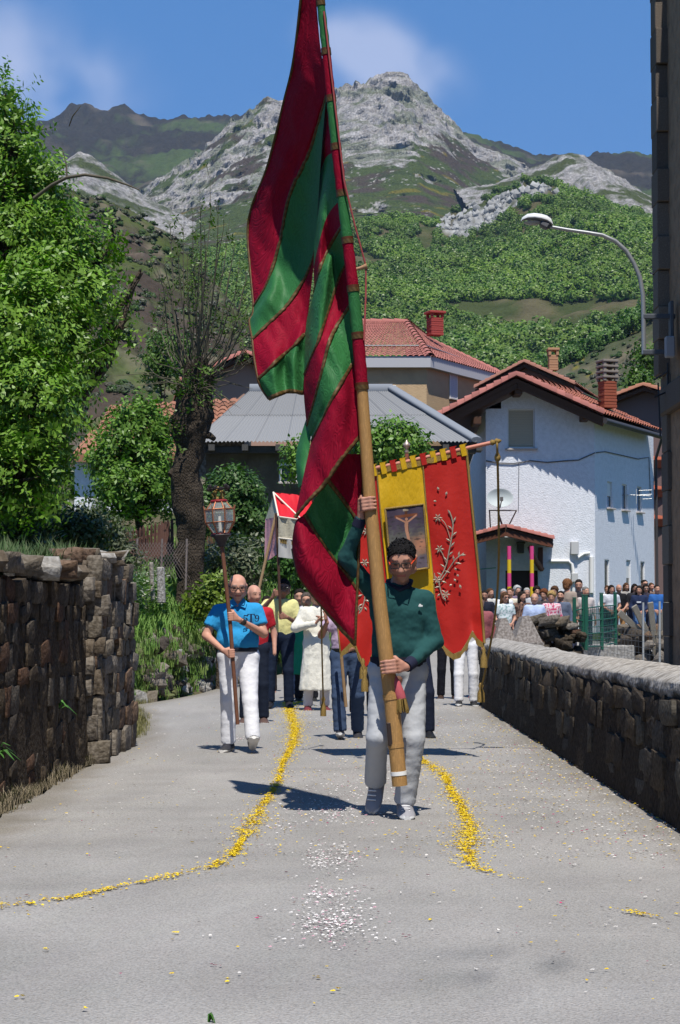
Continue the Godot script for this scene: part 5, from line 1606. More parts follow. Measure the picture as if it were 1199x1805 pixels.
	m.tube(PackedVector3Array([eb + Vector3(0, 0.08, 0), hip + Vector3(0, 0.1, 0)]), PackedFloat32Array([0.16]), 8, true, 0.5)
	m.tube(PackedVector3Array([hl + Vector3(0, 0.08, 0), hip + Vector3(0, 0.08, 0)]), PackedFloat32Array([0.15]), 8, true, 0.5)
	put("ridge_cap", m.mesh(), M(Color(0.2, 0.215, 0.24), 0.9), o, xo)
	window(o, at(508, 835, d - 0.25), Vector3(0, 0, 1), 0.35, 0.42, "glass")
	# house on the left: orange roof, pink upper storey, white lower house
	o = base("orange_roof_house", "long low house with an orange tiled roof behind the pollard", "house", Vector3(-8, 0, -58))
	xo = Transform3D(Basis(), -o.position)
	d = 57.0
	var h0 = at(170, 745, d); var h1 = at(442, 745, d)
	m = MB.new()
	m.box(Vector3((h0.x + h1.x) / 2, 3.6, -d - 2.4), Vector3(h1.x - h0.x - 0.4, h0.y * 2 - 7.4, 4.6))
	put("wall", m.mesh(), M(Color(0.3, 0.27, 0.23), 0.95, {"tex": T.stone, "nrm": T.stone_n, "tri": 0.5}), o, xo)
	var ra = Vector3(h0.x, at(0, 765, d).y, -d + 0.4); var rb = Vector3(h1.x, at(0, 765, d).y, -d + 0.4)
	var rc = Vector3(h1.x, at(0, 704, d + 3).y, -d - 3); var rd = Vector3(h0.x, at(0, 718, d + 3).y, -d - 3)
	m = MB.new()
	slab(m, ra - Vector3(0, 0.06, 0), rb - Vector3(0, 0.06, 0), rc - Vector3(0, 0.06, 0), rd - Vector3(0, 0.06, 0), 0.15)
	rf = put("roof", m.mesh(), K.dark_wood, o, xo)
	stuff(put("roof_tiles", tiles(ra, rb, rc, rd, 0.26, 0.4, 0.09, 25), K.tile_orange, rf))
	o = base("pink_house", "pinkish rendered house with a stone corner pier above the orange roof", "house")
	gable_house(o, at(430, 712, 66.0), 3.4, 6.0, 0.9, 1.7, 0.12, M(Color(0.4, 0.25, 0.19), 0.92), K.tile_pink)
	o.get_node("roof").position.y += 0.0
	o = base("white_cottage", "small white cottage with a dark door seen under the young tree", "house", Vector3(-6.4, 0, -50))
	d = 49.0
	xo = Transform3D(Basis(), -o.position)
	h0 = at(130, 930, d); h1 = at(322, 930, d)
	m = MB.new()
	m.box(Vector3((h0.x + h1.x) / 2, 3.8, -d - 1.6), Vector3(h1.x - h0.x, 3.4, 3.0))
	put("wall", m.mesh(), K.whitewash, o, xo)
	window(o, at(200, 945, d - 0.1) + Vector3(0, 0, -0.05), Vector3(0, 0, 1), 0.4, 1.0, "glass")
	window(o, at(262, 935, d - 0.1) + Vector3(0, 0, -0.05), Vector3(0, 0, 1), 0.35, 0.9, "grey")
	m = MB.new()
	slab(m, Vector3(h0.x, 5.45, -d + 0.3), Vector3(h1.x + 0.2, 5.45, -d + 0.3), Vector3(h1.x + 0.2, 6.4, -d - 3.2), Vector3(h0.x, 6.4, -d - 3.2), 0.2)
	put("roof", m.mesh(), K.tile_orange, o, xo)
	# roofs behind the white house
	o = base("brick_gable_house", "house with a wide brown tiled gable roof and buff chimney behind the white house", "house")
	gable_house(o, at(928, 730, 74.0), 3.3, 7.0, at(0, 676, 74).y - at(0, 730, 74).y, at(0, 640, 74).y - at(0, 730, 74).y, -0.3, M(Color(0.25, 0.13, 0.1), 0.9), tinted(K.tile, Color(0.34, 0.16, 0.12)), 0.3)
	chimney(o, at(962, 655, 75.0), 0.36, 0.6, tinted(K.brick, Color(0.5, 0.28, 0.16)))
	o = base("red_gable_house", "reddish house with a tiled gable roof beside the tall wall with the lamp", "house")
	gable_house(o, at(1140, 770, 72.0), 3.8, 7.0, at(0, 712, 72).y - at(0, 770, 72).y, at(0, 682, 72).y - at(0, 770, 72).y, -0.35, M(Color(0.22, 0.15, 0.14), 0.95, {"tex": T.speck, "tri": 0.7}), tinted(K.tile, Color(0.38, 0.17, 0.11)))
	o = base("stone_house", "stone and brick house seen through the gap beside the white house", "house", at(1175, 960, 72.0))
	m = MB.new()
	m.box(Vector3(0.2, 1.0, -1.0), Vector3(2.4, 6.0, 2.0))
	put("wall", m.mesh(), M(Color(0.4, 0.35, 0.26), 0.95, {"tex": T.stone, "nrm": T.stone_n, "tri": 0.8}), o)
	m = MB.new()
	for k in 3: m.box(Vector3(0.1, 0.9 + k * 1.1, 0.15), Vector3(2.0, 0.35, 0.5), Basis(Vector3(1, 0, 0), 0.4), 0.03)
	put("ledge", m.mesh(), K.brick, o)
	lamp_building()

func sheet_roof(o: Node3D, a: Vector3, b: Vector3, c: Vector3, d: Vector3, n: int, mt: Material) -> void:      # corrugated sheets in two overlapping courses
	var up = (b - a).cross(d - a).normalized()
	for r in 2:
		for k in n:
			var m = MB.new()
			var p = PackedVector3Array()
			var u0 = float(k) / n; var u1 = (k + 1.0) / n
			var v0 = r * 0.5; var v1 = minf(1.0, r * 0.5 + 0.53)
			var w = int((u1 - u0) * a.distance_to(b) / 0.1) * 4
			m.col = Color(1, 1, 1) * (1.0 + 0.12 * sin(k * 12.7 + r * 5.1))
			for v in [v0, (v0 + v1) / 2, v1]:
				for q in w + 1:
					var s = lerpf(u0, u1, q / float(w))
					p.append(a.lerp(b, s).lerp(d.lerp(c, s), v) + up * (0.022 * cos(TAU * q / 4.0) + 0.03 * (1.0 - r) * (1.0 - v * 2.0) + 0.012 * r + 0.004 * (k % 2)) - o.position)
			m.grid(p, w + 1, 3)
			put("roof_sheet", m.mesh(), mt, o)

func lamp_building() -> void:
	var o = base("tall_stone_building", "tall brown rendered building with grey stone quoins at the edge of the lane", "building", Vector3(3.2, 0, -17.5))
	var xo = Transform3D(Basis(), -o.position)
	var m = MB.new()
	m.box(Vector3(5.05, 3.9, -13.4), Vector3(4.0, 7.8, 9.0))
	put("wall", m.mesh(), M(Color(0.3, 0.2, 0.125), 0.95, {"tex": ntex(55, 0.02, 5, [0.55, 0.8, 0.95, 1.0], 512), "tri": 0.5, "nrm": T.plaster_n, "ns": 1.2}), o, xo)
	# stone quoins climbing the far corner, one storey band between
	var qm = []
	for k in 3: qm.append(M([Color(0.19, 0.155, 0.125), Color(0.15, 0.125, 0.105), Color(0.22, 0.185, 0.15)][k], 0.92, {"tex": T.speck, "tri": 1.3, "world": true, "nrm": T.bump, "ns": 0.5, "spec": 0.2}))
	var y = 0.5
	rng.seed = 3
	var yb = at(0, 705, 17.7).y
	while y < 7.5:
		var h = rng.randf_range(0.3, 0.36)
		var upper = y > yb + 0.05
		m = MB.new()
		m.box(Vector3(3.14 - (0.07 if upper else 0.0), y + h / 2, -17.85), Vector3(0.26, h - 0.005, 0.34 if int(y * 3) % 2 else 0.26), Basis(), 0.006)
		put("quoin", m.mesh(), qm[rng.randi() % 3], o, xo)
		y += h
	m = MB.new()
	m.box(Vector3(3.15, yb, -15.4), Vector3(0.34, 0.26, 5.1), Basis(), 0.02)
	put("string_course", m.mesh(), qm[1], o, xo)
	m = MB.new()
	m.box(Vector3(3.035, 4.2, -16.6), Vector3(0.05, 7.0, 0.14), Basis(), 0.01)
	put("downpipe", m.mesh(), M(Color(0.1, 0.1, 0.12), 0.6), o, xo)
	m = MB.new()
	for e in [[1158, 670, 1183, 655], [1166, 675, 1170, 770], [1183, 640, 1183, 690], [1152, 480, 1158, 484], [1183, 690, 1160, 700]]: m.rod(at(e[0], e[1], 17.6) + Vector3(-0.03, 0, 0), at(e[2], e[3], 17.5) + Vector3(-0.03, 0, 0), 0.008)
	put("cable", m.mesh(), M(Color(0.04, 0.04, 0.045), 0.7), o, xo)
	# street lamp on its bracket
	var d = 17.3
	var l = base("street_lamp", "grey swan neck street lamp bracketed to the tall stone building", "street lamp", at(1180, 620, d))
	xo = Transform3D(Basis(), -l.position)
	m = MB.new()
	var path = PackedVector3Array()
	for e in [[1135, 624], [1134.5, 560], [1133.5, 520], [1128, 488], [1117, 463], [1104, 442], [1085, 425], [1062, 414.5], [1035, 410], [1000, 405], [966, 399]]: path.append(at(e[0], e[1], d))
	m.tube(path, PackedFloat32Array([0.021, 0.021, 0.021, 0.021, 0.02, 0.02, 0.019, 0.018, 0.017, 0.016, 0.016]), 10)
	put("arm", m.mesh(), M(Color(0.3, 0.31, 0.32), 0.4, {"metal": 0.5}), l, xo)
	m = MB.new()
	for py in [558.0, 621.0]:
		var a = at(1133, py, d); var b = at(1190, py, d)
		m.box((a + b) / 2, Vector3(b.x - a.x, 0.045, 0.045), Basis(), 0.006)
	var pl = at(1190, 590, d)
	m.box(Vector3(2.99, pl.y + 0.05, -d), Vector3(0.03, 0.5, 0.12), Basis(), 0.005)
	put("bracket", m.mesh(), M(Color(0.09, 0.1, 0.115), 0.5, {"metal": 0.4}), l, xo)
	m = MB.new()
	m.box(at(1178, 612, d) + Vector3(0, -0.01, 0.08), Vector3(0.085, 0.19, 0.08), Basis(), 0.01)
	put("junction_box", m.mesh(), M(Color(0.3, 0.3, 0.32), 0.6), l, xo)
	# lamp head: lofted shell
	var secs = [[918, 387, 1, 1], [921, 384, 5, 5], [930, 381, 8, 9], [942, 381, 9.5, 12], [954, 383, 10, 13], [964, 386, 10, 12], [971, 390, 9, 9], [974, 393, 5, 6]]
	var p = PackedVector3Array()
	var q = PackedVector3Array()
	for e in secs:
		var c = at(e[0], e[1] + 3.5, d)
		for s in 16:
			var a = TAU * s / 16.0
			var hh: float = e[2] * (0.95 if sin(a) > 0 else 0.42) / F * d
			p.append(c + Vector3(0, sin(a) * hh, cos(a) * e[3] / F * d) - l.position)
	m = MB.new()
	m.grid(p, 16, secs.size(), true)
	for k in m.v.size(): m.c[k] = Color(0.62, 0.63, 0.64) if sin(TAU * (k % 16) / 16.0) > -0.05 else Color(0.2, 0.2, 0.21)
	put("lamp_head", m.mesh(), M(Color(1, 1, 1), 0.35, {"vc": true}), l)
	m = MB.new()
	m.box(at(960, 397, d), Vector3(0.085, 0.06, 0.1), Basis(Vector3(0, 0, 1), -0.5), 0.015)
	m.rod(at(962, 398, d), at(970, 400, d), 0.022)
	put("lamp_neck", m.mesh(), M(Color(0.12, 0.12, 0.13), 0.5), l, xo)
	m = MB.new()
	var bowl = PackedVector3Array()
	for r in 4:
		for s in 14: bowl.append(at(939, 391.5, d) + Vector3(cos(TAU * s / 14) * 0.085 * cos(r * 0.5), -0.03 * sin(r * 0.5), -sin(TAU * s / 14) * 0.05 * cos(r * 0.5)) - l.position)
	m.grid(bowl, 14, 4, true)
	put("lamp_glass", m.mesh(), M(Color(0.35, 0.36, 0.36), 0.15), l)

# ---------------------------------------------------------------- fences and small furniture
func fences() -> void:
	# picket fences on the left slope
	var spec = [[[222, 998], [305, 975], 37.0, 26, 0.62, Color(0.16, 0.08, 0.06), "weathered brown picket fence left of the pollard"], [[366, 990], [400, 984], 40.0, 9, 0.5, Color(0.16, 0.09, 0.045), "short brown wooden picket fence right of the pollard"], [[425, 992], [485, 990], 43.0, 18, 0.5, Color(0.1, 0.085, 0.075), "dark picket fence beside the small shed roof"]]
	for s in spec:
		var a = at(s[0][0], s[0][1], s[2]); var b = at(s[1][0], s[1][1], s[2])
		var o = base("picket_fence", s[6], "fence", a)
		var mt = tinted(K.dark_wood, s[5])
		var m = MB.new()
		m.box(Vector3(0, s[4] / 2, 0), Vector3(0.045, s[4], 0.02), Basis(), 0.004)
		m.tri(Vector3(-0.022, s[4], 0.01), Vector3(0.022, s[4], 0.01), Vector3(0, s[4] + 0.04, 0.01))
		var pk = m.mesh()
		for k in s[3]: put("picket", pk, mt, o, Transform3D(Basis(Vector3(0, 0, 1), 0.04 * sin(k * 3.3)), (b - a) * (k / (s[3] - 1.0)) + Vector3(0, 0.03 * sin(k * 2.1), 0)))
		for y in [0.14, 0.44]:
			m = MB.new()
			m.box((b - a) / 2 + Vector3(0, y * s[4] / 0.6, -0.03), Vector3((b - a).length(), 0.05, 0.03), Basis(Vector3(0, 0, 1), atan2(b.y - a.y, b.x - a.x)), 0.004)
			put("rail", m.mesh(), mt, o)
	# iron railing in front of the white cottage
	var ra = at(175, 975, 46.0); var rb = at(310, 972, 46.0)
	var o = base("iron_railing", "thin dark iron railing in front of the white cottage", "railing", ra)
	var m = MB.new()
	m.rod(Vector3.ZERO, Vector3(0, 0.5, 0), 0.012, -1, 5)
	var bar = m.mesh()
	for k in 28: put("baluster", bar, K.metal, o, Transform3D(Basis(), (rb - ra) * (k / 27.0)))
	for y in [0.1, 0.46]:
		m = MB.new(); m.rod(Vector3(0, y, 0.0), rb - ra + Vector3(0, y, 0), 0.016, -1, 5)
		put("rail", m.mesh(), K.metal, o)
	# wire netting on posts
	o = base("wire_netting_fence", "rusty wire netting fence above the grass bank", "fence", at(240, 1010, 35.0))
	var wm = M(Color(0.25, 0.2, 0.18), 0.6, {"metal": 0.4})
	for k in 3:
		m = MB.new(); m.rod(Vector3(k * 0.45, -0.3, 0), Vector3(k * 0.45 + 0.02, 0.62, 0), 0.02, -1, 6)
		put("post", m.mesh(), wm, o)
	m = MB.new()
	for k in 16:
		m.rod(Vector3(k * 0.055 - 0.25, -0.1, 0.02), Vector3(k * 0.055 + 0.15, 0.55, 0.02), 0.0035, -1, 4)
		m.rod(Vector3(k * 0.055 + 0.15, -0.1, 0.02), Vector3(k * 0.055 - 0.25, 0.55, 0.02), 0.0035, -1, 4)
	stuff(put("netting", m.mesh(), wm, o))
	m = MB.new()
	m.box(Vector3(0, 0.2, 0), Vector3(0.13, 0.62, 0.12), Basis(), 0.02)
	tag(put("marker_stone", m.mesh(), K.rock, self, Transform3D(Basis(Vector3(0, 0, 1), 0.04), at(285, 1052, 33.0))), "short grey squared marker stone standing in the grass bank", "marker stone")
	m = MB.new()
	m.box(Vector3(0, 0.2, 0), Vector3(0.07, 0.66, 0.07), Basis(), 0.015)
	tag(put("fence_post", m.mesh(), tinted(K.rock, Color(0.4, 0.38, 0.35)), self, Transform3D(Basis(Vector3(0, 0, 1), 0.05), at(269, 1045, 33.5))), "thin pale post next to the squared marker stone", "post")
	# small satellite dish and a little shed roof behind the fence
	o = base("shed", "little open shed with a red tiled lean-to roof behind the canopy poles", "shed", at(500, 1010, 44.0))
	m = MB.new()
	m.box(Vector3(0, 0.1, -0.6), Vector3(1.2, 0.9, 0.5))
	put("wall", m.mesh(), M(Color(0.13, 0.1, 0.08), 0.95), o)
	stuff(put("roof_tiles", tiles(Vector3(-0.8, 0.5, 0.3), Vector3(0.7, 0.5, 0.3), Vector3(0.6, 0.78, -0.9), Vector3(-0.6, 0.78, -0.9), 0.2, 0.3, 0.05, 31), K.tile_pink, o))
	o = base("white_dish", "small white satellite dish by the dark picket fence", "satellite dish", at(451, 985, 42.5))
	m = MB.new()
	m.lathe([[0.004, 0.0], [0.1, 0.012], [0.19, 0.045], [0.2, 0.05], [0.19, 0.06], [0.1, 0.026], [0.004, 0.014]], 22, Transform3D(Basis.from_euler(Vector3(1.2, 0.3, 0)), Vector3.ZERO))
	put("reflector", m.mesh(), K.white_paint, o)
	m = MB.new(); m.rod(Vector3(0, -0.6, -0.06), Vector3(0, 0.0, -0.06), 0.02); m.rod(Vector3(0, -0.15, 0.0), Vector3(0.05, 0.0, 0.25), 0.012)
	put("mast", m.mesh(), K.metal, o)
	# green gate and mesh fence on the right
	var gm = M(Color(0.015, 0.09, 0.06), 0.5)
	o = base("green_gate", "dark green metal gate and fence of welded mesh beside the crowd", "gate", at(1045, 1140, 34.5))
	var gp = [[1013, 1055, 1127, 34.2], [1029, 1050, 1146, 34.4], [1034, 1050, 1146, 34.0], [1061, 1047, 1145, 34.8], [1085, 1046, 1139, 35.8]]
	var tops = []; var bots = []
	for e in gp:
		var t = at(e[0], e[1], e[3]); var b = at(e[0], e[2], e[3])
		tops.append(t); bots.append(b)
		m = MB.new(); m.box(Vector3(0, (t.y - b.y) / 2, 0), Vector3(0.06, t.y - b.y, 0.06), Basis(), 0.006)
		m.box(Vector3(0, t.y - b.y + 0.012, 0), Vector3(0.068, 0.02, 0.068), Basis(), 0.004)
		put("post", m.mesh(), gm, o, Transform3D(Basis(), b - o.position))
	for q in [[0, 1], [2, 3], [3, 4]]:
		var ta: Vector3 = tops[q[0]] - Vector3(0, 0.22, 0); var tb: Vector3 = tops[q[1]] - Vector3(0, 0.22, 0); var ba: Vector3 = bots[q[0]] + Vector3(0, 0.06, 0); var bb: Vector3 = bots[q[1]] + Vector3(0, 0.06, 0)
		m = MB.new()
		for k in 7:
			var f = k / 6.0
			m.rod(ba.lerp(ta, f) - o.position, bb.lerp(tb, f) - o.position, 0.012 if k % 2 == 0 else 0.006, -1, 5)
		for k in 9: m.rod(ba.lerp(bb, k / 8.0) - o.position, ta.lerp(tb, k / 8.0) - o.position, 0.004, -1, 4)
		put("mesh_panel", m.mesh(), gm, o)
	m = MB.new()
	for q in [[2, 3], [3, 4]]:
		var zz = Vector3(0, 0, -0.05) - o.position
		m.quad(bots[q[0]] + zz + Vector3(0, 0.1, 0), bots[q[1]] + zz + Vector3(0, 0.1, 0), tops[q[1]] + zz - Vector3(0, 0.25, 0), tops[q[0]] + zz - Vector3(0, 0.25, 0))
	var sheet = M(Color(0.03, 0.1, 0.075), 0.6)
	sheet.transparency = BaseMaterial3D.TRANSPARENCY_ALPHA
	sheet.albedo_color.a = 0.55
	put("shade_netting", m.mesh(), sheet, o)
	o = base("wire_fence", "thin welded wire fence on grey posts at the end of the parapet", "fence", at(1090, 1165, 32.0))
	m = MB.new()
	var wa = at(1036, 1105, 32.5); var wb = at(1165, 1112, 30.0); var wc = at(1036, 1150, 32.5); var wd = at(1165, 1180, 30.0)
	for k in 22: m.rod(wc.lerp(wd, k / 21.0) - o.position, wa.lerp(wb, k / 21.0) - o.position, 0.0025, -1, 4)
	for k in 7: m.rod(wc.lerp(wa, k / 6.0) - o.position, wd.lerp(wb, k / 6.0) - o.position, 0.0025, -1, 4)
	stuff(put("wire", m.mesh(), K.metal, o))
	for e in [[1134, 1062, 1170, 31.0], [1163, 1060, 1175, 30.4]]:
		m = MB.new(); m.rod(at(e[0], e[2], e[3]) - o.position, at(e[0], e[1], e[3]) - o.position, 0.018, -1, 7)
		put("post", m.mesh(), M(Color(0.35, 0.36, 0.37), 0.6), o)
	# painted poles at the door
	for e in [[898, "pink and yellow painted pole, the one left of the door"], [938, "pink and yellow painted pole, the one right of the door"]]:
		o = base("painted_pole", e[1], "pole", at(e[0], 1070, 57.0), 0.0, "painted poles flanking the house door")
		for k in 5:
			m = MB.new()
			m.rod(Vector3(0, k * 0.4 - 0.2, 0), Vector3(0, k * 0.4 + 0.2, 0), 0.065)
			put("band", m.mesh(), M(Color(0.62, 0.06, 0.22) if k in [2, 4] else Color(0.66, 0.45, 0.02), 0.7), o)
	o = base("clothes_line", "green clothes drying rack on the wall left of the door", "drying rack", at(853, 1004, 58.4))
	m = MB.new()
	for k in 3: m.rod(Vector3(-0.25, 0, k * 0.12), Vector3(0.35, 0.05, k * 0.12), 0.012)
	m.rod(Vector3(-0.2, 0, 0), Vector3(-0.2, 0, -0.7), 0.015)
	put("rail", m.mesh(), M(Color(0.1, 0.3, 0.2), 0.5), o)

# ---------------------------------------------------------------- people
const SKIN := Color(0.44, 0.235, 0.16)

func bodymesh(s: Array) -> MB:
	var m = MB.new()
	m.add(s)
	return m

func head_prims(hb: Transform3D, g := 1.0) -> Array:
	var o = []
	for e in [[0, 0.035, -0.022, 0, 0.03, 0.012, 0.078, 0.076], [0, -0.005, 0.03, 0, -0.065, 0.042, 0.062, 0.046], [-0.03, -0.03, 0.05, 0.03, -0.03, 0.05, 0.036, 0.036],
		[0, -0.095, 0.058, 0, -0.1, 0.06, 0.02, 0.02], [0, 0.008, 0.088, 0, -0.03, 0.108, 0.009, 0.014], [-0.018, -0.034, 0.09, 0.018, -0.034, 0.09, 0.009, 0.009], [-0.035, 0.028, 0.078, 0.035, 0.028, 0.078, 0.013, 0.013],
		[-0.018, -0.062, 0.086, 0.018, -0.062, 0.086, 0.009, 0.009], [-0.08, 0.012, -0.012, -0.077, -0.022, -0.002, 0.014, 0.01], [0.08, 0.012, -0.012, 0.077, -0.022, -0.002, 0.014, 0.01], [-0.055, -0.06, 0.0, 0.055, -0.06, 0.0, 0.03, 0.03]]:
		o.append([hb * (Vector3(e[0], e[1], e[2]) * g), hb * (Vector3(e[3], e[4], e[5]) * g), e[6] * g, e[7] * g])
	return o

# a hand: fingers wrapped round a rod through c along axis ax (thumb end +ax), palm on the side of pd, coming from the wrist
func grip(wr: Vector3, c: Vector3, ax: Vector3, r: float, pd: Vector3, sgn: float, s := 1.0) -> Array:
	ax = ax.normalized()
	pd = (pd - ax * pd.dot(ax)).normalized()
	var sd = ax.cross(pd) * sgn
	var o = []
	for f in 4:
		var off = ax * (0.033 - f * 0.021) * s
		var rr = r + 0.009 * s
		var pts = []
		for a in [-0.15, 0.75, 1.65, 2.4 - 0.1 * absf(f - 1.2)]: pts.append(c + off + (pd * cos(a) + sd * sin(a)) * rr * (1.12 if a < 0.9 else 1.0))
		for k in 3: o.append([pts[k], pts[k + 1], (0.0105 - 0.0012 * k) * s, (0.0098 - 0.0012 * k) * s])
		o.append([wr, pts[0], 0.02 * s, 0.0115 * s])
	var t0 = wr.lerp(c + pd * (r + 0.01), 0.45) + ax * 0.02 * s
	var t1 = c + ax * 0.05 * s + (pd * cos(-0.7) + sd * sin(-0.7)) * (r + 0.014 * s)
	var t2 = c + ax * 0.058 * s + (pd * cos(-1.6) + sd * sin(-1.6)) * (r + 0.011 * s)
	o.append([t0, t1, 0.015 * s, 0.012 * s]); o.append([t1, t2, 0.012 * s, 0.009 * s])
	return o

func loose_hand(wr: Vector3, dir: Vector3, palm: Vector3, s := 1.0) -> Array:      # hanging hand, slightly curled
	dir = dir.normalized()
	var sd = dir.cross(palm).normalized()
	var pn = sd.cross(dir).normalized()
	var o = []
	for f in 4:
		var k = wr + dir * 0.085 * s + sd * (0.03 - f * 0.02) * s
		o.append([wr + sd * (0.012 - f * 0.008) * s, k, 0.017 * s, 0.0125 * s])
		var l: float = [0.036, 0.042, 0.039, 0.03][f] * s
		var k2 = k + (dir + pn * 0.35).normalized() * l
		var k3 = k2 + (dir + pn * 0.9).normalized() * l * 0.75
		o.append([k, k2, 0.0105 * s, 0.0095 * s]); o.append([k2, k3, 0.0095 * s, 0.008 * s])
	o.append([wr + sd * 0.012 * s, wr + dir * 0.05 * s + sd * 0.045 * s, 0.016 * s, 0.012 * s])
	o.append([wr + dir * 0.05 * s + sd * 0.045 * s, wr + dir * 0.09 * s + sd * 0.05 * s + pn * 0.012, 0.012 * s, 0.009 * s])
	return o

func shoe_mesh(sole: Color, upper: Color, boot := false) -> ArrayMesh:       # heel at z -0.09, toe at z 0.19, ankle over the origin, sole at y -0.08
	var m = MB.new()
	var secs = [[-0.092, 0.022, 0.045], [-0.085, 0.034, 0.085], [-0.05, 0.042, 0.115], [0.0, 0.044, 0.118], [0.05, 0.046, 0.085], [0.1, 0.05, 0.058], [0.145, 0.048, 0.05], [0.175, 0.038, 0.042], [0.192, 0.018, 0.03]]
	var p = PackedVector3Array()
	for e in secs:
		for k in 14:
			var a = TAU * k / 14.0
			var y = sin(a)
			p.append(Vector3(cos(a) * e[1] * (1.0 if y < 0.2 else 1.0 - 0.3 * y), -0.08 + (e[2] * (0.5 + 0.5 * y) if y > -0.9 else 0.0), e[0]))
	m.grid(p, 14, secs.size(), true)
	for k in m.v.size(): m.c[k] = sole if m.v[k].y < -0.058 else upper * (1.0 if m.v[k].y < -0.03 else 0.9)
	for s in [0, 14 * (secs.size() - 1)]:
		for k in range(1, 13):
			m.col = sole
			m.tri(p[s], p[s + k], p[s + k + 1])
	return m.mesh()

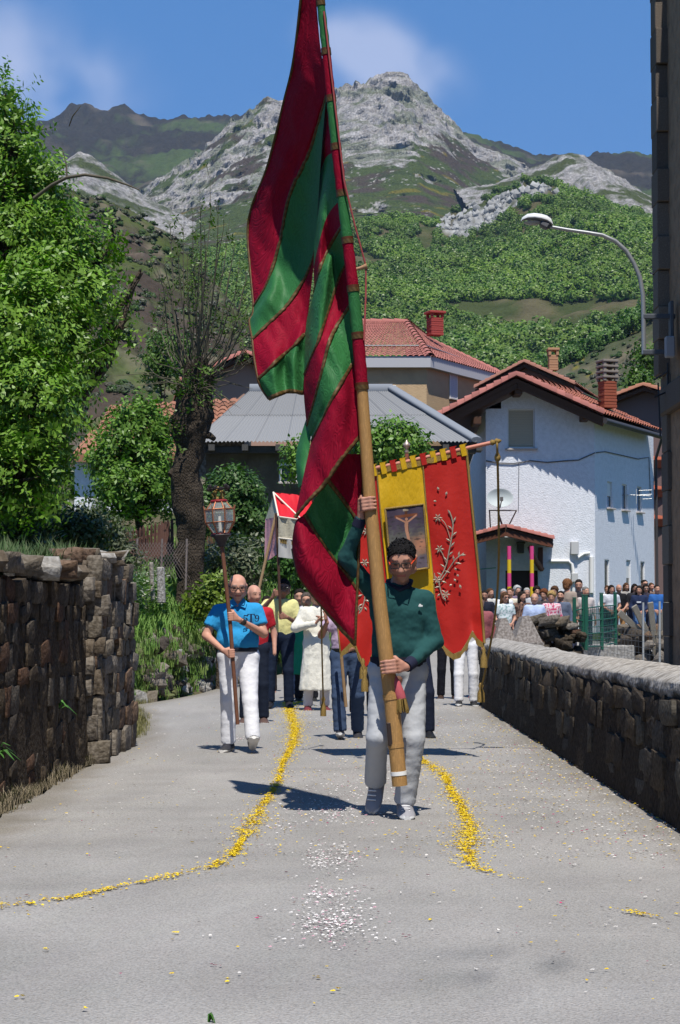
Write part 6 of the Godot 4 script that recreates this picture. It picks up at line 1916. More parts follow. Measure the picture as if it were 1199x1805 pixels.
func person(label: String, group: String, pos: Vector3, turn: float, o: Dictionary) -> Node3D:
	var root = base("person", label, "person", pos, turn, group)
	var s: float = o.get("h", 1.75) / 1.75
	root.scale = Vector3.ONE * s
	var cell: float = o.get("cell", 0.024)
	var fine: float = o.get("fine", 0.012)
	var g: float = o.get("girth", 1.0)
	var J = {"hd": Vector3(0, 1.635, 0.02), "nk": Vector3(0, 1.47, -0.01), "sl": Vector3(-0.185, 1.42, 0), "sr": Vector3(0.185, 1.42, 0), "el": Vector3(-0.25, 1.13, -0.03), "er": Vector3(0.25, 1.13, -0.03), "wl": Vector3(-0.26, 0.88, 0.06), "wr": Vector3(0.26, 0.88, 0.06),
		"hl": Vector3(-0.09, 0.93, 0), "hr": Vector3(0.09, 0.93, 0), "kl": Vector3(-0.11, 0.5, 0.03), "kr": Vector3(0.11, 0.5, 0.03), "al": Vector3(-0.12, 0.08, -0.02), "ar": Vector3(0.12, 0.08, -0.02)}
	for k in o.get("j", {}): J[k] = o.j[k]
	var skin: Color = o.get("skin", SKIN)
	var hairc: Color = o.get("hair", Color(0.02, 0.015, 0.012))
	var hb = Transform3D(Basis.from_euler(Vector3(o.get("nod", 0.15), o.get("look", 0.0), o.get("tilt", 0.0))), J.hd)
	var hg: float = o.get("head", 1.0)
	var ax: Vector3 = (J.sr - J.sl).normalized()
	var SC: Vector3 = (J.sl + J.sr) / 2.0; var HC: Vector3 = (J.hl + J.hr) / 2.0
	# --- body: one surface
	var pr = [[J.nk, hb * Vector3(0, -0.05, -0.005), 0.054, 0.05], [SC, HC, 0.08, 0.09], [J.nk, SC, 0.06, 0.07]]
	for q in ["l", "r"]:
		pr.append_array([[J["s" + q], J["e" + q], 0.046 * g, 0.037 * g], [J["e" + q], J["w" + q], 0.038 * g, 0.025], [J["h" + q], J["k" + q], 0.06, 0.045], [J["k" + q], J["a" + q], 0.045, 0.026], [J["a" + q], J["a" + q] + Vector3(0, -0.03, 0.02), 0.026, 0.024]])
	var body = bodymesh(surf(pr, cell, cell * 0.6))
	for k in body.c.size(): body.c[k] = skin if minf((body.v[k] - J.al).length(), (body.v[k] - J.ar).length()) > 0.16 else o.get("shoes", Color(0.02, 0.02, 0.02)) * 0.8
	var hp = head_prims(hb, hg)
	hp.append([hb * Vector3(0, -0.06, -0.01), J.nk + Vector3(0, 0.02, 0), 0.052, 0.053])
	var inv = hb.affine_inverse()
	var beard: float = o.get("beard", 0.0)
	var hm = surf(hp, minf(fine, cell), 0.007 + fine * 0.25)
	var k0 = body.v.size()
	body.add(hm)
	for k in range(k0, body.v.size()):
		var q: Vector3 = inv * body.v[k] / hg
		var c = skin
		c = c.lerp(Color(skin.r * 1.05, skin.g * 0.8, skin.b * 0.8), smoothstep(0.03, 0.0, Vector3(absf(q.x) - 0.045, q.y + 0.03, q.z - 0.07).length()))
		if q.z > 0.06:
			if Vector2(absf(q.x) - 0.031, (q.y - 0.008) * 1.6).length() < 0.011: c = Color(0.07, 0.04, 0.035)
			if absf(absf(q.x) - 0.033) < 0.02 and absf(q.y - 0.033) < 0.006: c = hairc.lerp(skin, 0.25)
			if absf(q.x) < 0.026 and absf(q.y + 0.062) < 0.008: c = Color(0.3, 0.1, 0.085)
		if beard > 0.0 and q.y < -0.035 and q.z > 0.0 and not (absf(q.x) < 0.024 and absf(q.y + 0.062) < 0.009): c = c.lerp(hairc, beard)
		body.c[k] = c
	for hd in o.get("hands", []):
		body.col = skin.lerp(Color(0.5, 0.2, 0.15), 0.15)
		body.add(surf(hd, minf(fine, 0.009), 0.004))
	put("body", body.mesh(), K.skin, root)
	# --- hair
	var st: String = o.get("style", "short")
	if st != "bald":
		var hh = []
		var cuts = []
		var a: float = 0.0845 if st != "fringe" else 0.083
		hh.append([hb * (Vector3(0, 0.04, -0.026) * hg), hb * (Vector3(0, 0.036, 0.012) * hg), a * hg, (a - 0.002) * hg])
		if st == "long":
			hh.append([hb * Vector3(-0.06, 0.02, -0.03), hb * Vector3(-0.085, -0.2, -0.01), 0.05, 0.045]); hh.append([hb * Vector3(0.06, 0.02, -0.03), hb * Vector3(0.085, -0.2, -0.01), 0.05, 0.045]); hh.append([hb * Vector3(0, 0.0, -0.05), hb * Vector3(0, -0.22, -0.06), 0.075, 0.07])
			cuts.append([hb.basis * Vector3(0, -0.35, 0.94), (hb.basis * Vector3(0, -0.35, 0.94)).dot(hb * Vector3(0, 0.055, 0.085))])
		elif st == "curly":
			hh[0][2] = 0.11; hh[0][3] = 0.105
			hh.append([hb * Vector3(0, 0.0, -0.05), hb * Vector3(0, -0.06, -0.05), 0.09, 0.08])
			cuts.append([hb.basis * Vector3(0, -0.5, 0.87), (hb.basis * Vector3(0, -0.5, 0.87)).dot(hb * Vector3(0, 0.05, 0.07))])
		elif st == "fringe":
			hh[0] = [hb * Vector3(0, 0.0, -0.03), hb * Vector3(0, -0.03, -0.028), 0.084, 0.075]
			cuts.append([hb.basis * Vector3(0, 0, 1), (hb.basis * Vector3(0, 0, 1)).dot(hb * Vector3(0, 0, 0.0))])
			cuts.append([hb.basis * Vector3(0, 1, 0.2), (hb.basis * Vector3(0, 1, 0.2)).dot(hb * Vector3(0, 0.03, 0))])
		else:
			hh.append([hb * Vector3(0, 0.0, -0.045), hb * Vector3(0, -0.05, -0.04), 0.065, 0.05])
			cuts.append([hb.basis * Vector3(0, -0.62, 0.78), (hb.basis * Vector3(0, -0.62, 0.78)).dot(hb * (Vector3(0, 0.076, 0.078) * hg))])
		var m = MB.new()
		m.add(surf(hh, minf(fine, cell), 0.006, cuts, 0.007 if st != "curly" else 0.02, 60.0))
		for k in m.v.size(): m.c[k] = Color(1, 1, 1) * clampf(1.0 + 1.1 * n1(m.v[k] * Vector3(1, 0.4, 1), 55.0), 0.4, 2.2)
		if st == "short" and fine < 0.008:      # separate locks lying over the crown
			rng.seed = 5
			for k in 150:
				var el = rng.randf_range(0.25, 1.5); var an = rng.randf() * TAU
				var nn = Vector3(cos(an) * cos(el), sin(el), sin(an) * cos(el))
				var c0 = Vector3(0, 0.036, -0.008) + nn * Vector3(0.08, 0.083, 0.095)
				if c0.z > 0.06 and c0.y < 0.075: continue
				var dr = (Vector3(0.35, 0.25, 0.9) - nn * nn.dot(Vector3(0.35, 0.25, 0.9)) + Vector3(rng.randfn(), rng.randfn(), rng.randfn()) * 0.35).normalized()
				m.col = Color(1, 1, 1) * rng.randf_range(0.5, 3.0)
				m.tube(PackedVector3Array([hb * ((c0 - dr * 0.012) * hg), hb * ((c0 + nn * 0.006 + dr * 0.008) * hg), hb * ((c0 + dr * 0.028) * hg)]), PackedFloat32Array([0.004, 0.0055, 0.0015]), 5)
		put("hair", m.mesh(), M(hairc, 0.8, {"vc": true, "spec": 0.25, "nrm": T.bump, "tri": Vector3(14, 5, 14), "ns": 1.2}), root)
	if o.has("glasses"):
		var m = MB.new()
		for sx in [-1.0, 1.0]:
			if o.glasses == "sun":
				m.box(hb * (Vector3(sx * 0.033, 0.008, 0.103) * hg), Vector3(0.05, 0.036, 0.008) * hg, hb.basis, 0.003)
			else:
				for sy in [-1.0, 1.0]: m.box(hb * (Vector3(sx * 0.033, 0.006 + sy * 0.016, 0.105) * hg), Vector3(0.052, 0.005, 0.005) * hg, hb.basis)
				for sy in [-1.0, 1.0]: m.box(hb * (Vector3(sx * 0.033 + sy * 0.026, 0.006, 0.105) * hg), Vector3(0.004, 0.034, 0.005) * hg, hb.basis)
		m.box(hb * (Vector3(0, 0.012, 0.106) * hg), Vector3(0.02, 0.005, 0.005) * hg, hb.basis)
		put("glasses", m.mesh(), M(Color(0.015, 0.013, 0.015), 0.2, {"spec": 0.6}), root)
		m = MB.new()
		for sx in [-1.0, 1.0]: m.rod(hb * (Vector3(sx * 0.062, 0.012, 0.1) * hg), hb * (Vector3(sx * 0.084, 0.01, 0.0) * hg), 0.0045, -1, 5)
		put("temple", m.mesh(), M(o.get("temple", Color(0.02, 0.02, 0.02)), 0.4), root)
	if o.has("cap"):
		var m = MB.new()
		m.add(surf([[hb * Vector3(0, 0.045, -0.02), hb * Vector3(0, 0.04, 0.012), 0.09, 0.088], [hb * Vector3(-0.03, 0.035, 0.08), hb * Vector3(0.03, 0.035, 0.13), 0.02, 0.015]], fine, 0.01, [[hb.basis * Vector3(0, -1, 0), (hb.basis * Vector3(0, -1, 0)).dot(hb * Vector3(0, 0.022, 0))]]))
		put("cap", m.mesh(), M(o.cap, 0.8), root)
	# --- upper garment
	var sc: Color = o.get("top", Color(0.3, 0.3, 0.32))
	var c1 = SC.lerp(HC, 0.24); var c2 = SC.lerp(HC, 0.62); var c3 = SC.lerp(HC, 0.96)
	var fw = ax.cross(Vector3.UP).normalized()
	if fw.z < 0: fw = -fw
	var belly: float = o.get("belly", 0.0)
	var cp = [[J.sl.lerp(SC, 0.35) + Vector3(0, -0.04, 0), J.sr.lerp(SC, 0.35) + Vector3(0, -0.04, 0), 0.07 * g, 0.07 * g, 0.95], [c1 - ax * 0.08 * g, c1 + ax * 0.08 * g, 0.105 * g, 0.105 * g, 0.92], [c2 - ax * 0.065 * g + fw * belly * 0.5, c2 + ax * 0.065 * g + fw * belly * 0.5, 0.1 * g + belly * 0.5, 0.1 * g + belly * 0.5, 0.92],
		[c1 - ax * 0.07 * g, c2 - ax * 0.06 * g, 0.1 * g, 0.1 * g, 0.9], [c1 + ax * 0.07 * g, c2 + ax * 0.06 * g, 0.1 * g, 0.1 * g, 0.9], [c2 - ax * 0.06 * g, c3 - ax * 0.065 * g, 0.1 * g, 0.112 * g, 0.9], [c2 + ax * 0.06 * g, c3 + ax * 0.065 * g, 0.1 * g, 0.112 * g, 0.9], [J.nk + Vector3(0, -0.045, 0), SC, 0.062, 0.08], [J.nk + Vector3(0, -0.05, 0), J.sl.lerp(SC, 0.15) + Vector3(0, -0.01, 0), 0.05, 0.052], [J.nk + Vector3(0, -0.05, 0), J.sr.lerp(SC, 0.15) + Vector3(0, -0.01, 0), 0.05, 0.052]]
	var sl: String = o.get("sleeve", "short")
	var hemy: float = o.get("hem", 0.97)
	for q in ["l", "r"]:
		var S: Vector3 = J["s" + q]; var E: Vector3 = J["e" + q]; var W: Vector3 = J["w" + q]
		var lo: float = o.get("loose", 1.0)
		if sl == "none": continue
		if sl == "short":
			cp.append([S + Vector3(0, -0.015, 0), S.lerp(E, 0.66), 0.054 * g, 0.055 * g * lo, 1.0, 1.0])
		else:
			cp.append([S + Vector3(0, -0.01, 0), E, 0.06 * g, 0.049 * g * lo]); cp.append([E, E.lerp(W, 0.93), 0.048 * g * lo, 0.038 * lo])
	var robe: bool = o.get("robe", false)
	if robe:
		for q in 9:
			var a = TAU * q / 9.0
			cp.append([c3 + Vector3(cos(a) * 0.05, 0, sin(a) * 0.03), Vector3(HC.x + cos(a) * 0.16, o.get("robe_hem", 0.2), HC.z + sin(a) * 0.12), 0.12, 0.09])
		hemy = o.get("robe_hem", 0.2)
	var m = MB.new()
	var wr: float = o.get("wrinkle", 0.006) * 0.6
	m.add(surf(cp, cell, cell * 0.55 + 0.008, [[Vector3(0, -1, 0), -hemy]], wr, 5.5, Vector3(2.2, 0.35, 2.2) if robe else Vector3(0.8, 1.5, 1)))
	var tm: StandardMaterial3D
	if o.has("print"):
		for k in m.v.size():
			var nnv = n1(m.v[k] + pos, 18.0)
			m.c[k] = sc if nnv < o.print[1] else o.print[0]
		tm = M(Color(1, 1, 1), 0.85, {"vc": true, "nrm": T.wrinkle, "tri": 2.5, "ns": 0.25, "spec": 0.2})
	else:
		tm = M(sc, 0.85, {"nrm": T.fold, "tri": Vector3(1.5, 1.1, 1.5), "ns": 0.4, "spec": 0.2, "rim": 0.1})
	put("robe" if robe else o.get("garment", "shirt"), m.mesh(), tm, root)
	if o.has("cuff"):
		for q in ["l", "r"]:
			m = MB.new()
			var E: Vector3 = J["e" + q]; var W: Vector3 = J["w" + q]
			m.rod(E.lerp(W, 0.8), E.lerp(W, 0.985), 0.043, 0.039, 12)
			put("cuff", m.mesh(), M(o.cuff, 0.85), root)
	# --- trousers or skirt
	var tc: Color = o.get("legs", Color(0.03, 0.035, 0.06))
	if not robe or o.get("show_legs", false):
		var tg: float = o.get("leg_girth", 1.0)
		var tp = [[J.hl + Vector3(0, 0.03, 0), J.hr + Vector3(0, 0.03, 0), 0.108 * g, 0.108 * g, 0.92], [HC + Vector3(-0.05, 0.1, belly * 0.3), HC + Vector3(0.05, 0.1, belly * 0.3), 0.108 * g, 0.108 * g, 0.9]]
		for q in ["l", "r"]:
			var A: Vector3 = J["a" + q]; var Kk: Vector3 = J["k" + q]
			tp.append([J["h" + q], Kk, 0.094 * g * tg, 0.072 * tg]); tp.append([Kk, A - (Kk - A).normalized() * 0.005, 0.071 * tg, 0.069 * tg, 1.0, 1.0])
		m = MB.new()
		var sfl = surf(tp, cell, cell * 0.35 + 0.003, [[Vector3(0, 1, 0), HC.y + 0.115]], wr * 0.8, 7.0, Vector3(0.8, 1.3, 0.8))
		m.add(sfl)
		put("trousers", m.mesh(), M(tc, 0.85, {"nrm": T.fold, "tri": Vector3(1.3, 1.5, 1.3), "ns": 0.28, "spec": 0.2}), root)
		if o.has("belt"):
			m = MB.new()
			var bp = PackedVector3Array()
			var rr: float = 0.112 * g
			for e in [[0.0, 0.0], [0.0, 0.008], [0.042, 0.008], [0.042, 0.0]]:
				for k in 28:
					var a = -TAU * k / 28.0
					var bx = cos(a)
					bp.append(HC + Vector3((0.055 * g) * signf(bx) * minf(1.0, absf(bx) * 3.0) + bx * (rr + e[1]), 0.075 + e[0], sin(a) * (rr * 0.9 + e[1]) + belly * 0.3))
			m.grid(bp, 28, 4, true)
			put("belt", m.mesh(), M(o.belt, 0.5), root)
	# --- shoes
	var fo: Dictionary = o.get("feet", {})
	var sm = shoe_mesh(o.get("sole", Color(0.5, 0.5, 0.5)), o.get("shoes", Color(0.02, 0.02, 0.02)))
	for q in ["l", "r"]:
		var e: Vector3 = fo.get(q, Vector3(0, -0.12 if q == "l" else 0.12, 0))
		put("shoe", sm, M(Color(1, 1, 1), 0.6, {"vc": true}), root, Transform3D(Basis.from_euler(e) * Basis.from_scale(Vector3(1.18, 1.1, 1.08)), J["a" + q]))
	return root

func V(x: float, y: float, z: float) -> Vector3: return Vector3(x, y, z)

func procession() -> void:
	# ---- the bearer of the great banner, in green
	var p = Vector3(at(690, 1440, 12.75).x, 0.02, -12.75)
	var ctr = at(652, 889, 12.5) - p      # where the raised hand holds the pole
	var ctl = at(684, 1176, 12.46) - p    # where the lower hand holds it
	var axd = (ctr - ctl).normalized()
	var H = 1.80 / 1.75
	var wl = ctr / H + V(-0.055, -0.085, -0.03); var wr = ctl / H + V(0.115, 0.0, -0.03)
	var jj = {"hd": V(0.068, 1.628, 0.1), "nk": V(0.055, 1.475, 0.0), "sl": V(-0.125, 1.45, 0.03), "sr": V(0.22, 1.385, 0.0), "el": V(-0.29, 1.64, 0.12), "er": V(0.285, 1.11, 0.0), "wl": wl, "wr": wr,
		"hl": V(-0.045, 0.9, 0.0), "hr": V(0.135, 0.9, 0.0), "kl": V(-0.09, 0.50, 0.1), "al": V(-0.1, 0.205, -0.17), "kr": V(0.14, 0.49, 0.1), "ar": V(0.085, 0.085, 0.02)}
	var hands = [grip(wl, ctr / H, axd, 0.043, V(-0.95, 0, 0.0), 1.0, 1.08), grip(wr, ctl / H, axd, 0.047, V(0.93, 0, 0.1), -1.0, 1.08)]
	var o = person("man in a dark green jumper and pale grey trousers carrying the great banner pole", "", p, 0.0, {"h": 1.80, "cell": 0.0125, "fine": 0.0055, "j": jj, "hands": hands, "girth": 0.98, "head": 1.06, "nod": 0.42, "look": -0.12, "tilt": 0.03, "hair": Color(0.012, 0.011, 0.012), "beard": 0.12, "skin": Color(0.40, 0.2, 0.14),
		"garment": "jumper", "top": Color(0.018, 0.066, 0.066), "sleeve": "long", "cuff": Color(0.012, 0.014, 0.035), "hem": 0.955, "wrinkle": 0.012, "legs": Color(0.4, 0.41, 0.43), "leg_girth": 1.0, "shoes": Color(0.27, 0.265, 0.29), "sole": Color(0.6, 0.6, 0.6),
		"glasses": "frame", "temple": Color(0.6, 0.06, 0.02), "feet": {"l": V(0.8, -0.35, 0.12), "r": V(0.05, 0.05, 0)}})
	var m = MB.new()        # collar, hem band, small emblem, laces
	var nk: Vector3 = jj.nk
	m.tube(PackedVector3Array([nk + V(-0.075, 0.02, -0.02), nk + V(-0.06, -0.01, 0.06), nk + V(0.0, -0.035, 0.1), nk + V(0.06, -0.01, 0.06), nk + V(0.075, 0.02, -0.02), nk + V(0.0, 0.035, -0.075), nk + V(-0.075, 0.02, -0.02)]), PackedFloat32Array([0.016]), 8)
	put("collar", m.mesh(), M(Color(0.012, 0.014, 0.03), 0.85), o)
	m = MB.new()
	var hc = V(0.045, 0.95, 0.0)
	var bp = PackedVector3Array()
	for e in [0.0, 0.06]:
		for k in 28:
			var a = -TAU * k / 28.0
			bp.append(hc + V(0.058 * signf(cos(a)) * minf(1.0, absf(cos(a)) * 3.0) + cos(a) * 0.122, e, sin(a) * 0.112))
	m.grid(bp, 28, 2, true)
	put("waistband", m.mesh(), M(Color(0.012, 0.013, 0.025), 0.85), o)
	m = MB.new()
	m.box(V(0.185, 1.335, 0.108), V(0.028, 0.012, 0.006), Basis(V(0, 1, 0), 0.35), 0.002); m.box(V(0.182, 1.344, 0.108), V(0.014, 0.008, 0.006), Basis(V(0, 1, 0), 0.35), 0.002)
	put("chest_emblem", m.mesh(), M(Color(0.6, 0.6, 0.6), 0.7), o)
	m = MB.new()
	for k in 4: m.rod(jj.ar + V(-0.024, 0.0 - 0.013 * k, 0.05 + k * 0.024), jj.ar + V(0.03, -0.002 - 0.013 * k, 0.058 + k * 0.024), 0.004, -1, 5)
	var fb = Transform3D(Basis.from_euler(V(0.8, -0.35, 0.12)), jj.al)
	for k in 4: m.rod(fb * V(-0.03, 0.02 - 0.014 * k, 0.055 + k * 0.026), fb * V(0.03, 0.018 - 0.014 * k, 0.062 + k * 0.026), 0.004, -1, 5)
	put("laces", m.mesh(), M(Color(0.7, 0.7, 0.7), 0.8), o)
	# ---- the lantern bearer in the blue polo shirt
	p = Vector3(at(424, 1325, 18.94).x, 0.01, -18.94)
	var c1 = at(406, 1087, 18.6) - p; var c2 = at(410, 1152, 18.6) - p
	axd = (c1 - c2).normalized()
	var w1 = c1 + V(0.085, -0.03, -0.03); var w2 = c2 + V(-0.09, 0.03, -0.03)
	jj = {"hd": V(-0.03, 1.605, 0.06), "nk": V(-0.025, 1.46, 0.0), "sl": V(-0.235, 1.385, 0), "sr": V(0.16, 1.4, 0), "el": V(-0.335, 1.13, 0.04), "er": V(0.225, 1.15, 0.05), "wl": w2, "wr": w1,
		"hl": V(-0.115, 0.9, 0), "hr": V(0.07, 0.9, 0), "kl": V(-0.12, 0.49, 0.03), "al": V(-0.12, 0.085, 0.0), "kr": V(0.1, 0.5, 0.13), "ar": V(0.13, 0.14, 0.22)}
	hands = [grip(w1, c1, axd, 0.018, V(0.9, 0, 0.1), -1.0, 1.05), grip(w2, c2, axd, 0.018, V(-0.9, 0, 0.1), 1.0, 1.05)]
	o = person("bald man in a blue polo shirt and white trousers holding a lantern staff", "", p, 0.0, {"h": 1.75, "cell": 0.0145, "fine": 0.0065, "j": jj, "hands": hands, "girth": 1.1, "belly": 0.05, "head": 1.06, "nod": 0.22, "look": 0.12, "style": "fringe", "hair": Color(0.2, 0.18, 0.17), "skin": Color(0.52, 0.27, 0.19),
		"garment": "polo_shirt", "top": Color(0.03, 0.27, 0.55), "sleeve": "short", "loose": 1.15, "hem": 0.93, "legs": Color(0.72, 0.72, 0.76), "leg_girth": 1.05, "belt": Color(0.012, 0.014, 0.025), "shoes": Color(0.03, 0.03, 0.035), "sole": Color(0.62, 0.6, 0.58), "glasses": "frame", "feet": {"l": V(0.0, -0.25, 0), "r": V(-0.45, 0.1, 0)}})
	m = MB.new()
	for sx in [-1.0, 1.0]: m.quad(V(-0.025, 1.43, 0.095), V(-0.025 + sx * 0.075, 1.4, 0.1), V(-0.025 + sx * 0.09, 1.46, 0.06), V(-0.025 + sx * 0.05, 1.5, 0.045))
	put("collar", m.mesh(), M(Color(0.03, 0.28, 0.56), 0.85), o)
	m = MB.new()
	m.rod(w1.lerp(jj.er, 0.1), w1.lerp(jj.er, 0.2), 0.032, 0.033, 14); m.box(w1.lerp(jj.er, 0.15) + V(0.0, 0.0, 0.033), V(0.035, 0.035, 0.012), Basis(), 0.004)
	put("wristwatch", m.mesh(), M(Color(0.03, 0.025, 0.02), 0.3), o)
	var x = 0.055
	for e in [["5", 66, 0.055, 1.298], ["T", 84, 0.108, 1.3], ["9", 66, 0.165, 1.298]]:
		var tm = TextMesh.new()
		var f = SystemFont.new(); f.font_names = PackedStringArray(["Droid Serif"]); f.font_weight = 700
		tm.font = f; tm.text = e[0]; tm.font_size = e[1]; tm.pixel_size = 0.0014; tm.depth = 0.004
		put("lettering", tm, M(Color(0.01, 0.025, 0.07), 0.8), o, Transform3D(Basis(V(0, 1, 0), 0.3), V(e[2], e[3], 0.172 - maxf(0.0, e[2] - 0.08) * 0.35)))
	# ---- behind them
	p = Vector3(at(494, 1246, 27.8).x, 0.03, -27.8)
	c1 = (at(488, 1046, 27.4) - p) / 1.05; c2 = (at(495, 1087, 27.4) - p) / 1.05
	axd = (c1 - c2).normalized()
	w1 = c1 + V(-0.06, -0.06, -0.03); w2 = c2 + V(0.09, -0.01, -0.02)
	person("man in a pale yellow t-shirt and dark jeans gripping a canopy pole", "", p, 0.0, {"h": 1.84, "cell": 0.018, "fine": 0.009, "girth": 1.12, "nod": 0.2, "skin": Color(0.22, 0.11, 0.075), "hair": Color(0.015, 0.012, 0.012), "glasses": "sun", "j": {"hd": V(0.05, 1.63, 0.05), "el": V(-0.27, 1.3, 0.15), "wl": w1, "er": V(0.27, 1.12, 0.05), "wr": w2, "kl": V(-0.13, 0.5, 0.03), "al": V(-0.14, 0.08, 0.02)},
		"hands": [grip(w1, c1, axd, 0.02, V(-0.9, 0, 0.0), 1.0), grip(w2, c2, axd, 0.02, V(0.9, 0, 0.0), -1.0)], "garment": "t_shirt", "top": Color(0.62, 0.58, 0.26), "loose": 1.0, "hem": 0.92, "legs": Color(0.013, 0.02, 0.04), "shoes": Color(0.015, 0.015, 0.018), "sole": Color(0.02, 0.02, 0.02)})
	p = Vector3(at(612, 1300, 20.9).x, 0.01, -20.9)
	c1 = (at(608, 1145, 20.5) - p) / 0.93
	w1 = c1 + V(0.09, 0.01, -0.03)
	var c3 = (at(572, 1087, 20.6) - p) / 0.93
	w2 = c3 + V(0.03, -0.07, -0.03)
	person("man in a lilac shirt and navy trousers with a wooden stick behind the banner", "", p, 0.0, {"h": 1.63, "cell": 0.0155, "fine": 0.009, "girth": 1.05, "nod": 0.1, "skin": Color(0.36, 0.18, 0.12), "hair": Color(0.1, 0.09, 0.09), "j": {"el": V(-0.3, 1.2, 0.08), "wl": w2, "er": V(0.25, 1.1, -0.02), "wr": w1, "kl": V(-0.1, 0.5, 0.14), "al": V(-0.08, 0.1, 0.16), "kr": V(0.12, 0.5, 0.0), "ar": V(0.12, 0.1, -0.2)},
		"hands": [grip(w1, c1, V(0.0, 1, 0), 0.017, V(0.9, 0, 0.0), -1.0), grip(w2, c3, V(0, 1, 0), 0.01, V(0.5, 0, -0.6), -1.0)], "top": Color(0.42, 0.32, 0.45), "loose": 1.2, "hem": 0.95, "belt": Color(0.01, 0.01, 0.01), "legs": Color(0.045, 0.07, 0.13), "leg_girth": 1.1, "wrinkle": 0.018, "shoes": Color(0.03, 0.03, 0.035), "feet": {"l": V(-0.25, 0.0, 0), "r": V(0.3, 0.1, 0)}})
	p = Vector3(at(558, 1252, 27.2).x, 0.0, -27.2)
	w1 = V(0.06, 1.25, 0.26)
	person("priest in a long cream white robe walking under the canopy", "", p, 0.15, {"h": 1.74, "cell": 0.02, "fine": 0.011, "robe": true, "robe_hem": 0.3, "show_legs": true, "top": Color(0.68, 0.655, 0.58), "sleeve": "long", "loose": 1.25, "wrinkle": 0.016, "nod": 0.2, "j": {"el": V(-0.3, 1.18, 0.05), "er": V(0.28, 1.15, 0.08), "wl": V(-0.05, 1.24, 0.27), "wr": w1},
		"hands": [loose_hand(V(-0.05, 1.24, 0.27), V(0.5, 0.7, 0.2), V(1, 0, 0.4)), loose_hand(w1, V(-0.5, 0.7, 0.2), V(-1, 0, 0.4))], "legs": Color(0.55, 0.53, 0.55), "shoes": Color(0.14, 0.03, 0.035)})
	p = Vector3(at(540, 1238, 30.0).x, 0.0, -30.0)
	person("person in a bright green cope just behind the priest", "", p, 0.0, {"h": 1.7, "top": Color(0.02, 0.24, 0.13), "robe": true, "sleeve": "long", "loose": 1.6, "wrinkle": 0.025, "robe_hem": 0.45, "show_legs": true, "legs": Color(0.02, 0.02, 0.025), "hair": Color(0.1, 0.08, 0.07)})
	p = Vector3(at(528, 1222, 31.0).x, 0.02, -31.0)
	person("man with a bare forearm and wristwatch half hidden behind the yellow shirt", "", p, 0.0, {"h": 1.75, "top": Color(0.5, 0.5, 0.55), "legs": Color(0.02, 0.035, 0.08), "shoes": Color(0.25, 0.2, 0.16), "hands": [loose_hand(V(0.26, 0.88, 0.06), V(0, -1, 0.1), V(-1, 0, 0))]})
	p = Vector3(at(448, 1280, 24.0).x, 0.0, -24.0)
	person("balding man with a red top and dark trousers behind the lantern bearer", "", p, 0.0, {"h": 1.72, "cell": 0.02, "fine": 0.011, "style": "fringe", "hair": Color(0.1, 0.09, 0.08), "top": Color(0.4, 0.02, 0.03), "legs": Color(0.015, 0.02, 0.035), "sleeve": "short", "shoes": Color(0.1, 0.06, 0.05), "skin": Color(0.5, 0.26, 0.19), "look": 0.5})
	p = Vector3(at(728, 1302, 21.2).x, 0.0, -21.2)
	person("man in dark navy trousers behind the red and yellow banner, only his legs in view", "", p, 0.0, {"h": 1.74, "cell": 0.019, "fine": 0.011, "top": Color(0.03, 0.035, 0.06), "sleeve": "long", "legs": Color(0.014, 0.018, 0.035), "shoes": Color(0.012, 0.012, 0.014), "sole": Color(0.02, 0.02, 0.02), "j": {"kr": V(0.16, 0.5, 0.1), "ar": V(0.17, 0.085, 0.08), "kl": V(-0.22, 0.5, 0.02), "al": V(-0.25, 0.085, -0.02), "wl": V(-0.1, 1.2, 0.25), "wr": V(0.1, 1.2, 0.25)}})
	p = Vector3(at(822, 1247, 28.8).x, 0.0, -28.8)
	person("woman in white trousers and a pale blouse under the banner hem", "", p, 0.0, {"h": 1.66, "cell": 0.017, "fine": 0.01, "girth": 0.92, "style": "long", "hair": Color(0.08, 0.045, 0.025), "top": Color(0.62, 0.6, 0.58), "print": [Color(0.3, 0.3, 0.33), 0.3], "hem": 0.98, "legs": Color(0.72, 0.72, 0.75), "leg_girth": 1.08, "shoes": Color(0.02, 0.02, 0.022), "sole": Color(0.6, 0.6, 0.6),
		"hands": [loose_hand(V(0.26, 0.88, 0.06), V(0, -1, 0.15), V(-1, 0, 0.2))], "j": {"kl": V(-0.12, 0.5, 0.08), "al": V(-0.12, 0.085, 0.1)}, "feet": {"l": V(-0.1, -0.1, 0)}})
	var more = [[790, 1225, 31.0, "person in dark trousers beside the woman in white trousers", Color(0.02, 0.02, 0.025), Color(0.012, 0.012, 0.016), Color(0.05, 0.03, 0.02)], [845, 1232, 31.5, "person in grey trousers and red shoes by the parapet end", Color(0.25, 0.08, 0.09), Color(0.2, 0.2, 0.22), Color(0.4, 0.05, 0.06)], [470, 1226, 33.0, "person in dark clothes following far back on the left of the lane", Color(0.04, 0.04, 0.05), Color(0.03, 0.025, 0.025), Color(0.3, 0.17, 0.13)], [640, 1262, 25.5, "person in black trousers hidden behind the big banner", Color(0.02, 0.02, 0.03), Color(0.012, 0.013, 0.02), Color(0.02, 0.02, 0.02)]]
	for e in more:
		p = Vector3(at(e[0], e[1], e[2]).x, 0.0, -e[2])
		person(e[3], "people walking in the procession", p, 0.0, {"h": 1.68, "top": e[4], "legs": e[5], "shoes": e[6], "sleeve": "long"})

